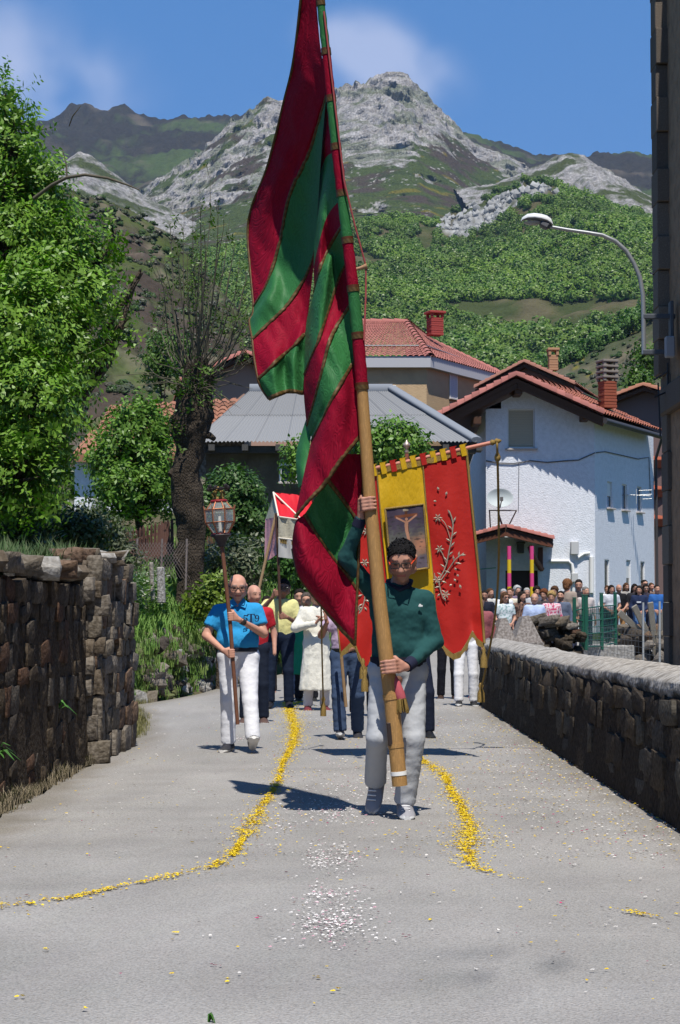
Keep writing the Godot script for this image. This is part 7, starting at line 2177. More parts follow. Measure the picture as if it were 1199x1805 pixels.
func crowd() -> void:
	var n = Color(0.02, 0.015, 0.012); var gr = Color(0.42, 0.41, 0.4); var br = Color(0.09, 0.045, 0.022)
	var w = Color(0.66, 0.66, 0.68)
	# px, py of the head, distance, options
	var c = [[888, 1046, 45.0, "grey haired man in a white shirt at the back of the crowd", {"hair": gr, "top": w}],
		[855, 1062, 43.0, "man in a dark waistcoat over a white shirt by the banner edge", {"hair": n, "top": Color(0.02, 0.022, 0.035), "cuff": w, "skin": Color(0.3, 0.15, 0.1)}],
		[864, 1052, 46.0, "woman in a pale cardigan half hidden by the waistcoated man", {"hair": br, "style": "long", "top": Color(0.5, 0.48, 0.45)}],
		[890, 1068, 41.0, "woman in sunglasses and a pale floral dress at the front", {"hair": br, "style": "long", "glasses": "sun", "top": Color(0.55, 0.6, 0.62), "print": [Color(0.25, 0.36, 0.36), 0.2], "sleeve": "short"}],
		[920, 1062, 42.0, "woman with long black hair and a brown patterned top", {"hair": n, "style": "long", "top": Color(0.2, 0.12, 0.09), "print": [Color(0.05, 0.03, 0.03), 0.1], "look": 0.4}],
		[942, 1059, 40.0, "balding man in a light blue shirt standing at the front", {"style": "fringe", "hair": gr, "top": Color(0.4, 0.48, 0.68), "sleeve": "long", "girth": 1.1, "look": -0.3}],
		[929, 1052, 46.5, "man with thin grey hair between the back row heads", {"hair": gr, "top": Color(0.4, 0.4, 0.42)}],
		[900, 1056, 46.0, "man in a cream jacket in the second row", {"hair": br, "top": Color(0.55, 0.5, 0.4), "sleeve": "long"}],
		[946, 1048, 48.0, "short dark haired woman behind the light blue shirt", {"hair": n, "style": "curly", "top": Color(0.1, 0.1, 0.13)}],
		[959, 1056, 44.0, "auburn haired woman in a dark coat", {"hair": Color(0.15, 0.05, 0.02), "style": "curly", "top": Color(0.06, 0.05, 0.05), "sleeve": "long"}],
		[972, 1072, 41.5, "blonde woman in a pink and white floral blouse", {"hair": Color(0.38, 0.25, 0.1), "style": "curly", "top": Color(0.62, 0.5, 0.52), "print": [Color(0.5, 0.06, 0.14), 0.05], "sleeve": "long", "look": -0.4}],
		[978, 1049, 48.0, "woman with piled brown hair in the back row", {"hair": br, "style": "curly", "top": Color(0.12, 0.1, 0.14)}],
		[989, 1064, 42.5, "bearded dark haired man in a grey blue jacket", {"hair": n, "beard": 0.7, "top": Color(0.1, 0.12, 0.17), "sleeve": "long"}],
		[1000, 1047, 46.0, "tall curly auburn haired woman with her back turned", {"hair": Color(0.2, 0.09, 0.04), "style": "curly", "top": Color(0.3, 0.24, 0.2), "turn": 2.6, "h": 1.76}],
		[1020, 1032, 47.0, "tall dark haired young man in a black and white top", {"hair": n, "top": Color(0.03, 0.03, 0.035), "h": 1.86, "sleeve": "long"}],
		[1032, 1042, 46.0, "grey haired man with a red scarf beside the young man", {"hair": Color(0.2, 0.19, 0.18), "top": Color(0.45, 0.4, 0.38), "scarf": Color(0.5, 0.03, 0.03)}],
		[1078, 1046, 51.0, "woman with long dark hair and a pale grey t-shirt by the gate", {"hair": n, "style": "long", "top": Color(0.5, 0.52, 0.56), "sleeve": "short", "legs": Color(0.02, 0.02, 0.03)}],
		[1091, 1037, 52.0, "bald bearded man in a black polo and khaki trousers", {"style": "fringe", "hair": Color(0.06, 0.05, 0.05), "beard": 0.5, "top": Color(0.012, 0.012, 0.014), "sleeve": "short", "girth": 1.1, "legs": Color(0.33, 0.18, 0.075), "shoes": Color(0.12, 0.06, 0.03)}],
		[1104, 1039, 55.0, "brown haired woman between the black polo and the navy sweatshirt", {"hair": br, "style": "long", "top": Color(0.3, 0.28, 0.26)}],
		[1119, 1045, 53.0, "dark haired woman in a black jacket behind the navy sweatshirt", {"hair": n, "style": "long", "top": Color(0.025, 0.025, 0.03), "sleeve": "long"}],
		[1127, 1052, 50.0, "woman in a navy sweatshirt with a white print and blue jeans", {"hair": n, "style": "long", "top": Color(0.02, 0.03, 0.07), "sleeve": "long", "legs": Color(0.07, 0.14, 0.28), "emblem": true}],
		[1136, 1031, 55.0, "tall man with sunglasses and short dark hair at the back", {"hair": n, "glasses": "sun", "top": Color(0.05, 0.05, 0.06), "h": 1.84}],
		[1139, 1046, 52.5, "woman in sunglasses and a dark blouse", {"hair": n, "style": "long", "glasses": "sun", "top": Color(0.04, 0.035, 0.05)}],
		[1148, 1038, 55.0, "man with a sunburnt face in a brown top", {"hair": br, "top": Color(0.2, 0.13, 0.1), "skin": Color(0.5, 0.24, 0.17)}],
		[1158, 1038, 51.0, "man in a bright blue zip jacket and jeans nearest the tall building", {"hair": n, "top": Color(0.03, 0.11, 0.33), "sleeve": "long", "legs": Color(0.1, 0.17, 0.3)}],
		[1070, 1056, 54.0, "child sized figure in white beside the gate post", {"hair": br, "top": w, "h": 1.5}],
		[912, 1047, 49.0, "white haired woman in the rear row", {"hair": Color(0.5, 0.5, 0.5), "style": "curly", "top": Color(0.16, 0.12, 0.18)}]]
	for e in c:
		var q = at(e[0], e[1], e[2])
		var o: Dictionary = e[4]
		var gy = ground_y(q.x, e[2])
		if not o.has("h"): o.h = clampf((q.y - gy + 0.1), 1.56, 1.84)
		o.cell = 0.024; o.fine = 0.014; o.girth = o.get("girth", 0.95)
		if not o.has("sleeve"): o.sleeve = "long"
		o.hands = [loose_hand(V(-0.26, 0.88, 0.06), V(0, -1, 0.1), V(1, 0, 0)), loose_hand(V(0.26, 0.88, 0.06), V(0, -1, 0.1), V(-1, 0, 0))]
		if o.sleeve == "short" or e[0] > 1070:
			o.j = {"el": V(-0.25, 1.12, 0.0), "er": V(0.25, 1.12, 0.0), "wl": V(-0.1, 1.0, 0.22), "wr": V(0.1, 1.0, 0.22)}
			o.hands = [loose_hand(V(-0.1, 1.0, 0.22), V(0.8, -0.5, 0.2), V(0, 0, -1)), loose_hand(V(0.1, 1.0, 0.22), V(-0.8, -0.5, 0.2), V(0, 0, -1))]
		if not o.has("look"): o.look = -0.25 + 0.5 * absf(sin(e[0] * 1.7))
		o.nod = 0.12 + 0.12 * sin(e[0] * 0.9)
		var r = person(e[3], "people waiting along the lane", Vector3(q.x, gy if o.h < 1.83 else q.y - 1.70 * o.h / 1.84, -e[2]), o.get("turn", -0.45 + 0.7 * absf(sin(e[0] * 2.3))), o)
		if o.has("scarf"):
			var m = MB.new()
			m.tube(PackedVector3Array([V(-0.09, 1.46, 0.02), V(-0.05, 1.43, 0.1), V(-0.03, 1.3, 0.13), V(-0.02, 1.05, 0.13)]), PackedFloat32Array([0.05, 0.05, 0.045, 0.04]), 8)
			put("scarf", m.mesh(), M(o.scarf, 0.85), r)
		if o.has("emblem"):
			var m = MB.new()
			m.box(V(0, 1.27, 0.12), V(0.13, 0.045, 0.01), Basis(), 0.003)
			put("chest_print", m.mesh(), M(Color(0.5, 0.52, 0.56), 0.8), r)

# ---------------------------------------------------------------- banners and the things carried
func catmull(p: Array, t: float) -> Vector3:       # through all points, t 0..1
	var n = p.size() - 1
	var f = clampf(t, 0.0, 1.0) * n
	var k = mini(int(f), n - 1)
	var a: Vector3 = p[maxi(k - 1, 0)]; var b: Vector3 = p[k]; var c: Vector3 = p[k + 1]; var d: Vector3 = p[mini(k + 2, n)]
	return b.cubic_interpolate(c, a, d, f - k)

func rail(c: Array, d0: float) -> Array:           # [[photo x, photo y, metres nearer], ...] to points
	var o = []
	for e in c: o.append(at(e[0], e[1], d0 - e[2]))
	return o

# a sheet of cloth through successive curves; stripes: [from curve, to curve, material], bands: curves that carry a braid
func cloth(root: Node3D, curves: Array, d0: float, stripes: Array, bands: Array, ns := 26, sub := 7, ripple := 0.012, bw := 0.03, sd := 1.0) -> void:
	var rows = []
	for c in curves:
		var r = rail(c, d0)
		var q = []
		for s in ns: q.append(catmull(r, s / (ns - 1.0)))
		rows.append(q)
	var nr = rows.size()
	var full = []
	for k in nr - 1:
		for u in sub:
			var q = PackedVector3Array()
			for s in ns:
				var a: Vector3 = rows[maxi(k - 1, 0)][s]; var b: Vector3 = rows[k][s]; var c: Vector3 = rows[k + 1][s]; var d: Vector3 = rows[mini(k + 2, nr - 1)][s]
				q.append(b.cubic_interpolate(c, a, d, u / float(sub)))
			full.append(q)
	var last = PackedVector3Array()
	for s in ns: last.append(rows[nr - 1][s])
	full.append(last)
	for r in full.size():
		for s in ns:
			var p: Vector3 = full[r][s]
			var e = minf(1.0, minf(s, ns - 1 - s) / 3.0 + 0.4)
			full[r][s] = p + Vector3(0, 0, 1) * ripple * e * (nf.get_noise_3d(p.x * 3.4 + p.y * 1.3, p.y * 1.1 + sd * 9.0, sd) * 2.0 + nf.get_noise_3d(p.x * 9.0 + p.y * 4.0, p.y * 3.0, sd * 3.0) * 0.8) - root.position
	for st in stripes:
		var m = MB.new()
		var p = PackedVector3Array()
		var r0: int = st[0] * sub; var r1: int = st[1] * sub
		for r in range(r0, r1 + 1): p.append_array(full[r])
		var w: float = full[r0][0].distance_to(full[r0][ns - 1]); var h: float = full[r0][ns / 2].distance_to(full[r1][ns / 2])
		m.grid(p, ns, r1 - r0 + 1, false, maxf(w, 0.4) / 0.3, h / 0.3)
		put("crimson_stripe" if st[2] == K.crimson else "green_stripe" if st[2] == K.green else "cloth_panel", m.mesh(), st[2], root)
	for b in bands:
		var m = MB.new()
		var p = PackedVector3Array()
		var r: int = b * sub
		for o in [[-1.0, 0.0], [0.0, 1.0], [1.0, 0.0], [0.0, -1.0]]:
			for s in ns:
				var c: Vector3 = full[r][s]
				var up: Vector3 = (full[mini(r + 1, full.size() - 1)][s] - full[maxi(r - 1, 0)][s]).normalized()
				var al: Vector3 = (full[r][mini(s + 1, ns - 1)] - full[r][maxi(s - 1, 0)]).normalized()
				up = (up - al * up.dot(al)).normalized()
				p.append(c + up * o[0] * bw * 0.5 + al.cross(up) * o[1] * 0.007)
		p.append_array(p.slice(0, ns))
		var len: float = 0.0
		for s in ns - 1: len += full[r][s].distance_to(full[r][s + 1])
		m.grid(p, ns, 5, false, len * 3.0, 0.4)
		put("gold_braid", m.mesh(), K.braid, root)

func great_banner() -> void:
	K.crimson = M(Color(0.235, 0.006, 0.022), 0.6, {"tex": T.damask, "nrm": T.damask_n, "ns": 0.4, "spec": 0.14})
	K.green = M(Color(0.03, 0.14, 0.042), 0.5, {"tex": T.damask, "nrm": T.damask_n, "ns": 0.35, "spec": 0.25})
	var bt = Image.create(64, 16, false, Image.FORMAT_RGBA8)
	for y in 16:
		for x in 64:
			var v = absf(fmod(x + (y if y < 8 else 16 - y), 8.0) - 4.0) / 4.0
			bt.set_pixel(x, y, Color(0.30, 0.23, 0.13).lerp(Color(0.42, 0.33, 0.2), v) if y > 2 and y < 13 else Color(0.36, 0.2, 0.12))
	K.braid = M(Color(0.8, 0.75, 0.65), 0.55, {"tex": ImageTexture.create_from_image(bt), "metal": 0.15})
	var d0 = 12.5
	var o = base("processional_banner", "very tall crimson and green striped brocade banner hanging in folds from a leaning pole", "banner", at(705, 1385, d0))
	var R = K.crimson; var G = K.green
	# free half of the flag: blows back from the pole, then curls forward again
	var c = [[[541, -110, 0.05], [545, -112, 0.02], [549, -110, 0.0]],
		[[520, 90, -0.22], [541, 60, -0.1], [560, 30, 0.0]],
		[[500, 182, -0.5], [528, 150, -0.26], [566, 90, 0.0]],
		[[471, 295, -0.85], [512, 240, -0.5], [545, 175, -0.22], [572, 120, 0.0]],
		[[444, 365, -1.1], [470, 350, -0.9], [508, 285, -0.6], [542, 215, -0.3], [574, 140, -0.02]],
		[[437, 420, -1.15], [450, 432, -1.02], [495, 370, -0.82], [520, 300, -0.6], [547, 240, -0.32], [575, 156, -0.04]],
		[[447, 540, -0.95], [470, 500, -0.85], [491, 435, -0.85], [510, 345, -0.7], [546, 265, -0.4], [575, 168, -0.05]],
		[[440, 566, -0.9], [472, 528, -0.72], [500, 486, -0.8], [524, 425, -0.75], [551, 345, -0.5], [566, 280, -0.2]],
		[[445, 598, -0.72], [478, 566, -0.7], [505, 540, -0.72], [532, 500, -0.72], [548, 465, -0.62], [556, 436, -0.5]],
		[[448, 630, -0.66], [480, 604, -0.62], [510, 578, -0.66], [532, 552, -0.7], [545, 520, -0.66], [549, 505, -0.55]],
		[[455, 668, -0.6], [480, 645, -0.52], [502, 624, -0.6], [520, 608, -0.56], [536, 592, -0.62], [541, 585, -0.6]],
		[[461, 684, -0.6], [482, 672, -0.48], [500, 652, -0.62], [516, 645, -0.5], [532, 628, -0.62], [542, 640, -0.6]],
		[[474, 703, -0.56], [488, 696, -0.46], [505, 690, -0.56], [520, 690, -0.46], [532, 692, -0.56], [545, 690, -0.6]]]
	cloth(o, c, d0, [[0, 6, R], [6, 8, G], [8, 10, R], [10, 12, G]], [6, 8, 10, 12], 40, 6, 0.02, 0.032, 1.0)
	# outer hem braid down the free edge
	hem(o, [[541, -110, 0.05], [520, 90, -0.22], [500, 182, -0.5], [471, 295, -0.85], [444, 365, -1.1], [437, 420, -1.15], [447, 540, -0.95], [440, 566, -0.9], [445, 598, -0.72], [448, 630, -0.66], [455, 668, -0.6], [461, 684, -0.6], [474, 703, -0.56]], d0)
	# half beside the pole, gathered into long twisted folds
	c = [[[574, 155, -0.05], [578, 160, -0.08], [580, 160, -0.02]],
		[[566, 250, -0.3], [574, 245, -0.16], [584, 225, -0.03]],
		[[563, 310, -0.36], [574, 278, -0.2], [588, 268, -0.04]],
		[[556, 400, -0.5], [565, 355, -0.3], [577, 330, -0.16], [594, 318, -0.04]],
		[[553, 470, -0.42], [563, 425, -0.22], [578, 380, -0.2], [598, 355, -0.04]],
		[[553, 515, -0.4], [563, 478, -0.18], [580, 436, -0.24], [602, 400, -0.04]],
		[[540, 570, -0.42], [556, 520, -0.2], [578, 470, -0.12], [590, 450, -0.22], [608, 428, -0.04]],
		[[536, 660, -0.32], [548, 630, -0.16], [562, 598, -0.06], [580, 545, -0.16], [596, 495, -0.22], [612, 458, -0.04]],
		[[536, 700, -0.3], [550, 668, -0.1], [566, 622, -0.02], [584, 580, -0.1], [600, 532, -0.18], [617, 495, -0.04]],
		[[541, 750, -0.28], [551, 716, -0.1], [566, 660, 0.02], [580, 606, 0.0], [598, 568, -0.12], [622, 530, -0.04]],
		[[545, 765, -0.24], [558, 735, -0.06], [575, 690, 0.06], [596, 640, 0.02], [612, 595, -0.1], [628, 570, -0.04]],
		[[549, 776, -0.2], [562, 752, -0.04], [582, 710, 0.07], [604, 672, 0.06], [620, 645, -0.06], [632, 625, -0.04]],
		[[536, 835, -0.1], [556, 800, 0.03], [580, 758, 0.1], [606, 720, 0.08], [622, 700, -0.02], [636, 690, -0.04]],
		[[520, 912, 0.02], [545, 882, 0.06], [570, 856, 0.09], [596, 818, 0.1], [616, 792, 0.04], [640, 762, -0.04]]]
	cloth(o, c, d0, [[0, 2, R], [2, 4, G], [4, 5, R], [5, 7, G], [7, 9, R], [9, 11, G], [11, 13, R]], [5, 7, 9, 11, 13], 36, 6, 0.022, 0.03, 2.0)
	# green turn of the cloth showing behind its left edge
	c = [[[541, 735, -0.34], [546, 738, -0.3], [552, 745, -0.26]], [[524, 790, -0.32], [534, 785, -0.24], [545, 790, -0.2]], [[522, 820, -0.28], [530, 818, -0.2], [540, 825, -0.16]], [[526, 860, -0.2], [532, 855, -0.14], [538, 850, -0.1]]]
	cloth(o, c, d0, [[0, 3, G]], [], 10, 5, 0.02, 0.03, 3.0)
	# lower fold, its reverse turned to us and hanging to a long point
	c = [[[606, 800, -0.02], [622, 800, -0.08], [640, 800, -0.1]],
		[[592, 826, -0.02], [615, 830, -0.1], [641, 838, -0.1]],
		[[579, 848, 0.0], [598, 872, -0.08], [616, 897, -0.14], [634, 924, -0.12]],
		[[556, 878, 0.0], [578, 908, -0.06], [604, 938, -0.16], [633, 968, -0.12]],
		[[537, 906, 0.0], [560, 944, -0.04], [588, 984, -0.14], [612, 1014, -0.18], [630, 1040, -0.12]],
		[[522, 918, -0.02], [540, 975, 0.08], [575, 1020, 0.02], [606, 1056, -0.1], [628, 1082, -0.1]],
		[[516, 945, -0.08], [530, 1000, 0.04], [565, 1050, 0.02], [600, 1085, -0.08], [627, 1112, -0.1]],
		[[515, 968, -0.16], [525, 1012, -0.1], [548, 1046, -0.08], [588, 1094, -0.12], [626, 1136, -0.12]]]
	cloth(o, c, d0, [[0, 2, R], [2, 4, G], [4, 7, R]], [2, 4, 7], 34, 6, 0.025, 0.03, 4.0)
	hem(o, [[640, 762, -0.06], [641, 838, -0.1], [634, 924, -0.11], [633, 968, -0.11], [630, 1040, -0.11], [628, 1082, -0.09], [627, 1112, -0.09], [626, 1138, -0.11]], d0)
	# the pole: wood below, sleeved above
	var pw = [[549, -190, 9], [556, -60, 10.5], [565, 0, 12], [575, 90, 13.5], [592, 255, 15.5], [602, 335, 16.5], [612, 418, 17.5], [622, 503, 18.5], [631, 590, 19.5], [638, 682, 20.5], [652, 880, 23], [669, 1060, 25], [684, 1185, 26.5], [691, 1240, 27], [705, 1385, 27]]
	var pt = []; var pr = []
	for e in pw:
		pt.append(at(e[0], e[1], d0)); pr.append(e[2] * 0.5 / F * d0)
	var m = MB.new()
	var path = PackedVector3Array(); var rad = PackedFloat32Array()
	for k in range(9, pt.size()):
		path.append(pt[k] - o.position); rad.append(pr[k])
	m.tube(path, rad, 18)
	var xo = Transform3D(Basis(), -o.position)
	put("pole", m.mesh(), K.wood, o)
	var pole_at = func(py: float) -> Array:
		for k in pw.size() - 1:
			if py <= pw[k + 1][1]:
				var t = (py - pw[k][1]) / float(pw[k + 1][1] - pw[k][1])
				return [pt[k].lerp(pt[k + 1], t), lerpf(pr[k], pr[k + 1], t)]
		return [pt[-1], pr[-1]]
	var cuts = [-190, -150, -75, 5, 92, 175, 260, 342, 425, 510, 593, 682]
	for k in cuts.size() - 1:
		var p0 = PackedVector3Array(); var r0 = PackedFloat32Array()
		for q in 7:
			var pa: Array = pole_at.call(lerpf(cuts[k], cuts[k + 1], q / 6.0))
			p0.append(pa[0]); r0.append(pa[1] + 0.004 + 0.002 * sin(q * 2.7 + k))
		m = MB.new(); m.tube(p0, r0, 18)
		for q in m.t.size(): m.t[q] = Vector2(m.t[q].x * 0.6, m.t[q].y * 0.9)
		put("pole_sleeve", m.mesh(), R if k % 2 == 0 else G, o, xo)
		m = MB.new()
		var b0: Array = pole_at.call(cuts[k + 1] - 7.0); var b1: Array = pole_at.call(cuts[k + 1] + 5.0)
		m.tube(PackedVector3Array([b0[0], b1[0]]), PackedFloat32Array([b0[1] + 0.008, b1[1] + 0.008]), 18, true)
		for q in m.t.size(): m.t[q] = Vector2(m.t[q].x * 1.0, m.t[q].y * 0.5)
		put("gold_braid", m.mesh(), K.braid, o, xo)
	for e in [[1228, 0.004, K.wood, 5.0], [1314, 0.003, K.wood, 4.0], [1363, 0.003, K.white_paint, 3.5]]:
		var b0: Array = pole_at.call(e[0] - e[3]); var b1: Array = pole_at.call(e[0] + e[3])
		m = MB.new(); m.tube(PackedVector3Array([b0[0], b1[0]]), PackedFloat32Array([b0[1] + e[1], b1[1] + e[1]]), 18)
		put("pole_ring", m.mesh(), e[2], o, xo)
	m = MB.new()
	m.box(at(687, 1294, d0 - 0.02) , Vector3(0.03, 0.15, 0.05), Basis(Vector3(0, 0, 1), 0.09), 0.004)
	put("iron_plate", m.mesh(), M(Color(0.05, 0.035, 0.03), 0.5, {"metal": 0.5}), o, xo)
	# peg and cord
	m = MB.new()
	m.tube(PackedVector3Array([at(618, 477, d0), at(634, 473, d0), at(640, 471, d0), at(647, 469, d0)]), PackedFloat32Array([0.013, 0.011, 0.014, 0.02]), 9)
	put("peg", m.mesh(), tinted(K.wood, Color(0.4, 0.22, 0.12)), o, xo)
	m = MB.new()
	m.tube(PackedVector3Array([at(571, 20, d0 - 0.04), at(590, 180, d0 - 0.05), at(607, 320, d0 - 0.06), at(625, 395, d0 - 0.04), at(645, 468, d0), at(645, 520, d0), at(642, 600, d0 - 0.03)]), PackedFloat32Array([0.0065]), 6)
	put("cord", m.mesh(), M(Color(0.3, 0.06, 0.06), 0.8), o, xo)
	m = MB.new()
	m.tube(PackedVector3Array([at(695, 1190, d0), at(699, 1203, d0 - 0.02), at(704, 1222, d0 - 0.02), at(707, 1232, d0 - 0.02)]), PackedFloat32Array([0.012, 0.024, 0.036, 0.034]), 10)
	put("tassel_head", m.mesh(), M(Color(0.5, 0.1, 0.12), 0.8, {"tex": T.fine, "tri": 8.0}), o, xo)
	m = MB.new()
	rng.seed = 6
	for k in 46:
		var a = rng.randf() * TAU
		var q = at(707, 1231, d0 - 0.02) + Vector3(cos(a) * 0.03, 0, sin(a) * 0.03)
		m.rod(q, q + Vector3(cos(a) * 0.012 + 0.008, -rng.randf_range(0.07, 0.1), sin(a) * 0.012), 0.0045, 0.003, 4)
	stuff(put("tassel_fringe", m.mesh(), K.gold, o, xo))

func hem(root: Node3D, c: Array, d0: float) -> void:      # checked gold edging along a free edge
	var r = rail(c, d0)
	var m = MB.new()
	var p = PackedVector3Array()
	for k in 80: p.append(catmull(r, k / 79.0) - root.position)
	m.tube(p, PackedFloat32Array([0.010]), 6, true, 1.0)
	var ln = 0.0
	for k in 79: ln += p[k].distance_to(p[k + 1])
	for q in m.t.size(): m.t[q] = Vector2(m.t[q].y * ln * 3.0, m.t[q].x * 0.5)
	put("gold_hem", m.mesh(), K.braid, root)

func painting() -> ImageTexture:        # devotional picture: a crucified figure before a stormy evening sky
	var w = 128; var h = 200
	var im = Image.create(w, h, false, Image.FORMAT_RGBA8)
	for y in h:
		for x in w:
			var v = y / float(h)
			var n = nf.get_noise_2d(x * 0.03, y * 0.06) * 0.5
			var c = Color(0.24, 0.2, 0.26).lerp(Color(0.33, 0.33, 0.31), smoothstep(0.2, 0.5, v + n * 0.3))
			c = c.lerp(Color(0.62, 0.42, 0.32), smoothstep(0.25, 0.0, absf(v - 0.62 + n * 0.12)) * smoothstep(0.3, 0.8, x / float(w)))
			c = c.lerp(Color(0.36, 0.32, 0.36), smoothstep(0.74, 0.84, v + n * 0.15))
			c = c.lerp(Color(0.14, 0.13, 0.14), 0.6 * smoothstep(0.1, 0.35, n + 0.1 * sin(y * 0.5)))
			var u = x / float(w)
			if absf(u - 0.52) < 0.035 and v > 0.05 and v < 0.75: c = Color(0.28, 0.16, 0.1)
			if absf(v - 0.14) < 0.022 and absf(u - 0.52) < 0.3: c = Color(0.4, 0.22, 0.13)
			if absf(v - 0.05) < 0.02 and absf(u - 0.52) < 0.07: c = Color(0.55, 0.5, 0.42)
			var arm = absf(v - 0.25 + absf(u - 0.52) * 0.38)
			if (arm < 0.016 and absf(u - 0.52) < 0.27) or (absf(u - 0.52 - 0.02 * sin(v * 14.0)) < 0.05 - 0.05 * (v - 0.22) and v > 0.22 and v < 0.68) or Vector2((u - 0.52) * 0.64, v - 0.195).length() < 0.026: c = Color(0.62, 0.45, 0.36)
			im.set_pixel(x, y, c)
	return ImageTexture.create_from_image(im)

func guild_banner() -> void:
	var d0 = 18.0
	var o = base("guild_banner", "red and yellow processional banner with silver flower embroidery hung from a crossbar", "banner", at(716, 1290, d0))
	var xo = Transform3D(Basis(), -o.position)
	var red = M(Color(0.37, 0.011, 0.007), 0.7, {"nrm": T.wrinkle, "tri": 1.2, "ns": 0.22})
	var yel = M(Color(0.5, 0.3, 0.006), 0.5, {"nrm": T.wrinkle, "tri": Vector3(2.5, 0.8, 2.5), "ns": 0.35})
	# rows of the cloth from the crossbar down: x of left edge, two seams, right edge, and their y
	var rows = [[[575, 846], [664, 828], [745, 813], [822, 792]], [[580, 930], [672, 915], [752, 900], [831, 882]], [[586, 1030], [682, 1015], [762, 1002], [842, 990]], [[596, 1110], [688, 1095], [769, 1085], [850, 1078]], [[600, 1150], [690, 1118], [772, 1118], [854, 1132]]]
	var sheet = func(a: int, b: int, u: float, v: float) -> Vector3:     # strip between seam a and b
		var f = v * (rows.size() - 1)
		var k = mini(int(f), rows.size() - 2)
		var q0 = Vector2(rows[k][a][0], rows[k][a][1]).lerp(Vector2(rows[k][b][0], rows[k][b][1]), u)
		var q1 = Vector2(rows[k + 1][a][0], rows[k + 1][a][1]).lerp(Vector2(rows[k + 1][b][0], rows[k + 1][b][1]), u)
		var q = q0.lerp(q1, f - k)
		if a != 1 and k == rows.size() - 2:        # lobed foot of the red wings
			var t = f - k
			q.y += t * (lut([0.0, 0.0, 0.15, 20.0, 0.33, 30.0, 0.5, 22.0, 0.65, 0.0, 0.74, -18.0, 0.84, -5.0, 1.0, 2.0], u) if a == 2 else lut([0.0, 0.0, 0.25, -14.0, 0.4, 20.0, 0.52, 46.0, 0.64, 16.0, 0.74, -10.0, 1.0, 0.0], u))
		var dz = 0.03 * sin(u * 6.0 + a * 2.0) * v + 0.02 * n1(Vector3(u * 2.0 + a, v * 3.0, 0), 1.0) + v * 0.1
		return at(q.x, q.y, d0 - dz)
	var nm = ["red_wing", "yellow_centre", "red_wing"]
	for s in 3:
		var m = MB.new()
		var p = PackedVector3Array()
		for v in 41:
			for u in 21: p.append(sheet.call(s, s + 1, u / 20.0, v / 40.0) - o.position)
		m.grid(p, 21, 41)
		put(nm[s], m.mesh(), yel if s == 1 else red, o)
		m = MB.new()      # fringe along the foot
		var e = PackedVector3Array(); 
		for u in 31: e.append(sheet.call(s, s + 1, u / 30.0, 1.0) - o.position)
		var f = PackedVector3Array()
		for v in 3:
			for u in 31: f.append(e[u] + Vector3(0.004 * sin(u * 5.0) * v, -0.03 * v, 0.006 + 0.004 * cos(u * 4.0)))
		m.grid(f, 31, 3)
		put("gold_fringe", m.mesh(), K.gold, o)
	# gold trims: outer edge, seams, top
	for e in [[2, 3, 1.0], [0, 1, 0.0], [0, 1, 1.0], [2, 3, 0.0]]:
		var m = MB.new()
		var p = PackedVector3Array()
		for v in 41: p.append(sheet.call(e[0], e[1], e[2], v / 40.0) + Vector3(0, 0, 0.008) - o.position)
		m.tube(p, PackedFloat32Array([0.014 if e[2] == 1.0 and e[0] == 2 else 0.008]), 6)
		put("gold_trim", m.mesh(), K.gold, o)
	for s in 3:
		var m = MB.new()
		var f = PackedVector3Array()
		for v in 2:
			for u in 17: f.append(sheet.call(s, s + 1, u / 16.0, 0.0) + Vector3(0, 0.012 - 0.05 * v + 0.004 * sin(u * 4.0), 0.012) - o.position)
		m.grid(f, 17, 2)
		put("gold_trim", m.mesh(), K.gold, o)
	# the painted panel and its border
	var m = MB.new()
	var pp = PackedVector3Array()
	var pc = [[679, 897], [747, 889], [756, 1001], [690, 1012]]
	for v in 13:
		for u in 9:
			var q = Vector2(pc[0][0], pc[0][1]).lerp(Vector2(pc[1][0], pc[1][1]), u / 8.0).lerp(Vector2(pc[3][0], pc[3][1]).lerp(Vector2(pc[2][0], pc[2][1]), u / 8.0), v / 12.0)
			pp.append(at(q.x, q.y, d0 - 0.07 - 0.1 * (0.25 + 0.3 * v / 12.0) - 0.006 * sin(u * 1.7 + v)) - o.position)
	m.grid(pp, 9, 13)
	put("painted_panel", m.mesh(), M(Color(1, 1, 1), 0.6, {"tex": painting()}), o)
	m = MB.new()
	var ring = PackedVector3Array()
	for u in 9: ring.append(pp[u])
	for v in range(1, 13): ring.append(pp[v * 9 + 8])
	for u in range(7, -1, -1): ring.append(pp[12 * 9 + u])
	for v in range(11, -1, -1): ring.append(pp[v * 9])
	m.tube(ring, PackedFloat32Array([0.011]), 6)
	put("panel_border", m.mesh(), K.gold, o)
	# embroidery on the wings
	var silver = M(Color(0.42, 0.37, 0.29), 0.45, {"metal": 0.2, "tex": T.fine, "tri": 30.0})
	for side in [0, 1]:
		m = MB.new()
		var sp = func(x: float, y: float) -> Vector3:
			var vv = clampf((y - 800.0) / 320.0, 0.0, 1.0)
			var uu = (x - 745.0 - 27.0 * vv) / 78.0
			var aa = 2
			if side == 1:
				uu = 1.0 - uu; aa = 0
			var dz = 0.03 * sin(uu * 6.0 + aa * 2.0) * vv + 0.02 * n1(Vector3(uu * 2.0 + aa, vv * 3.0, 0), 1.0) + vv * 0.1
			return at(x if side == 0 else 2.0 * 711.0 - x - 4.0, y + (0.0 if side == 0 else 24.0), d0 - dz - 0.012) - o.position
		var stem = func(pts: Array, r: float) -> void:
			var q = []
			for e in pts: q.append(sp.call(e[0], e[1]))
			var l = PackedVector3Array()
			for k in 13: l.append(catmull(q, k / 12.0))
			m.tube(l, PackedFloat32Array([r]), 5, true, 0.6)
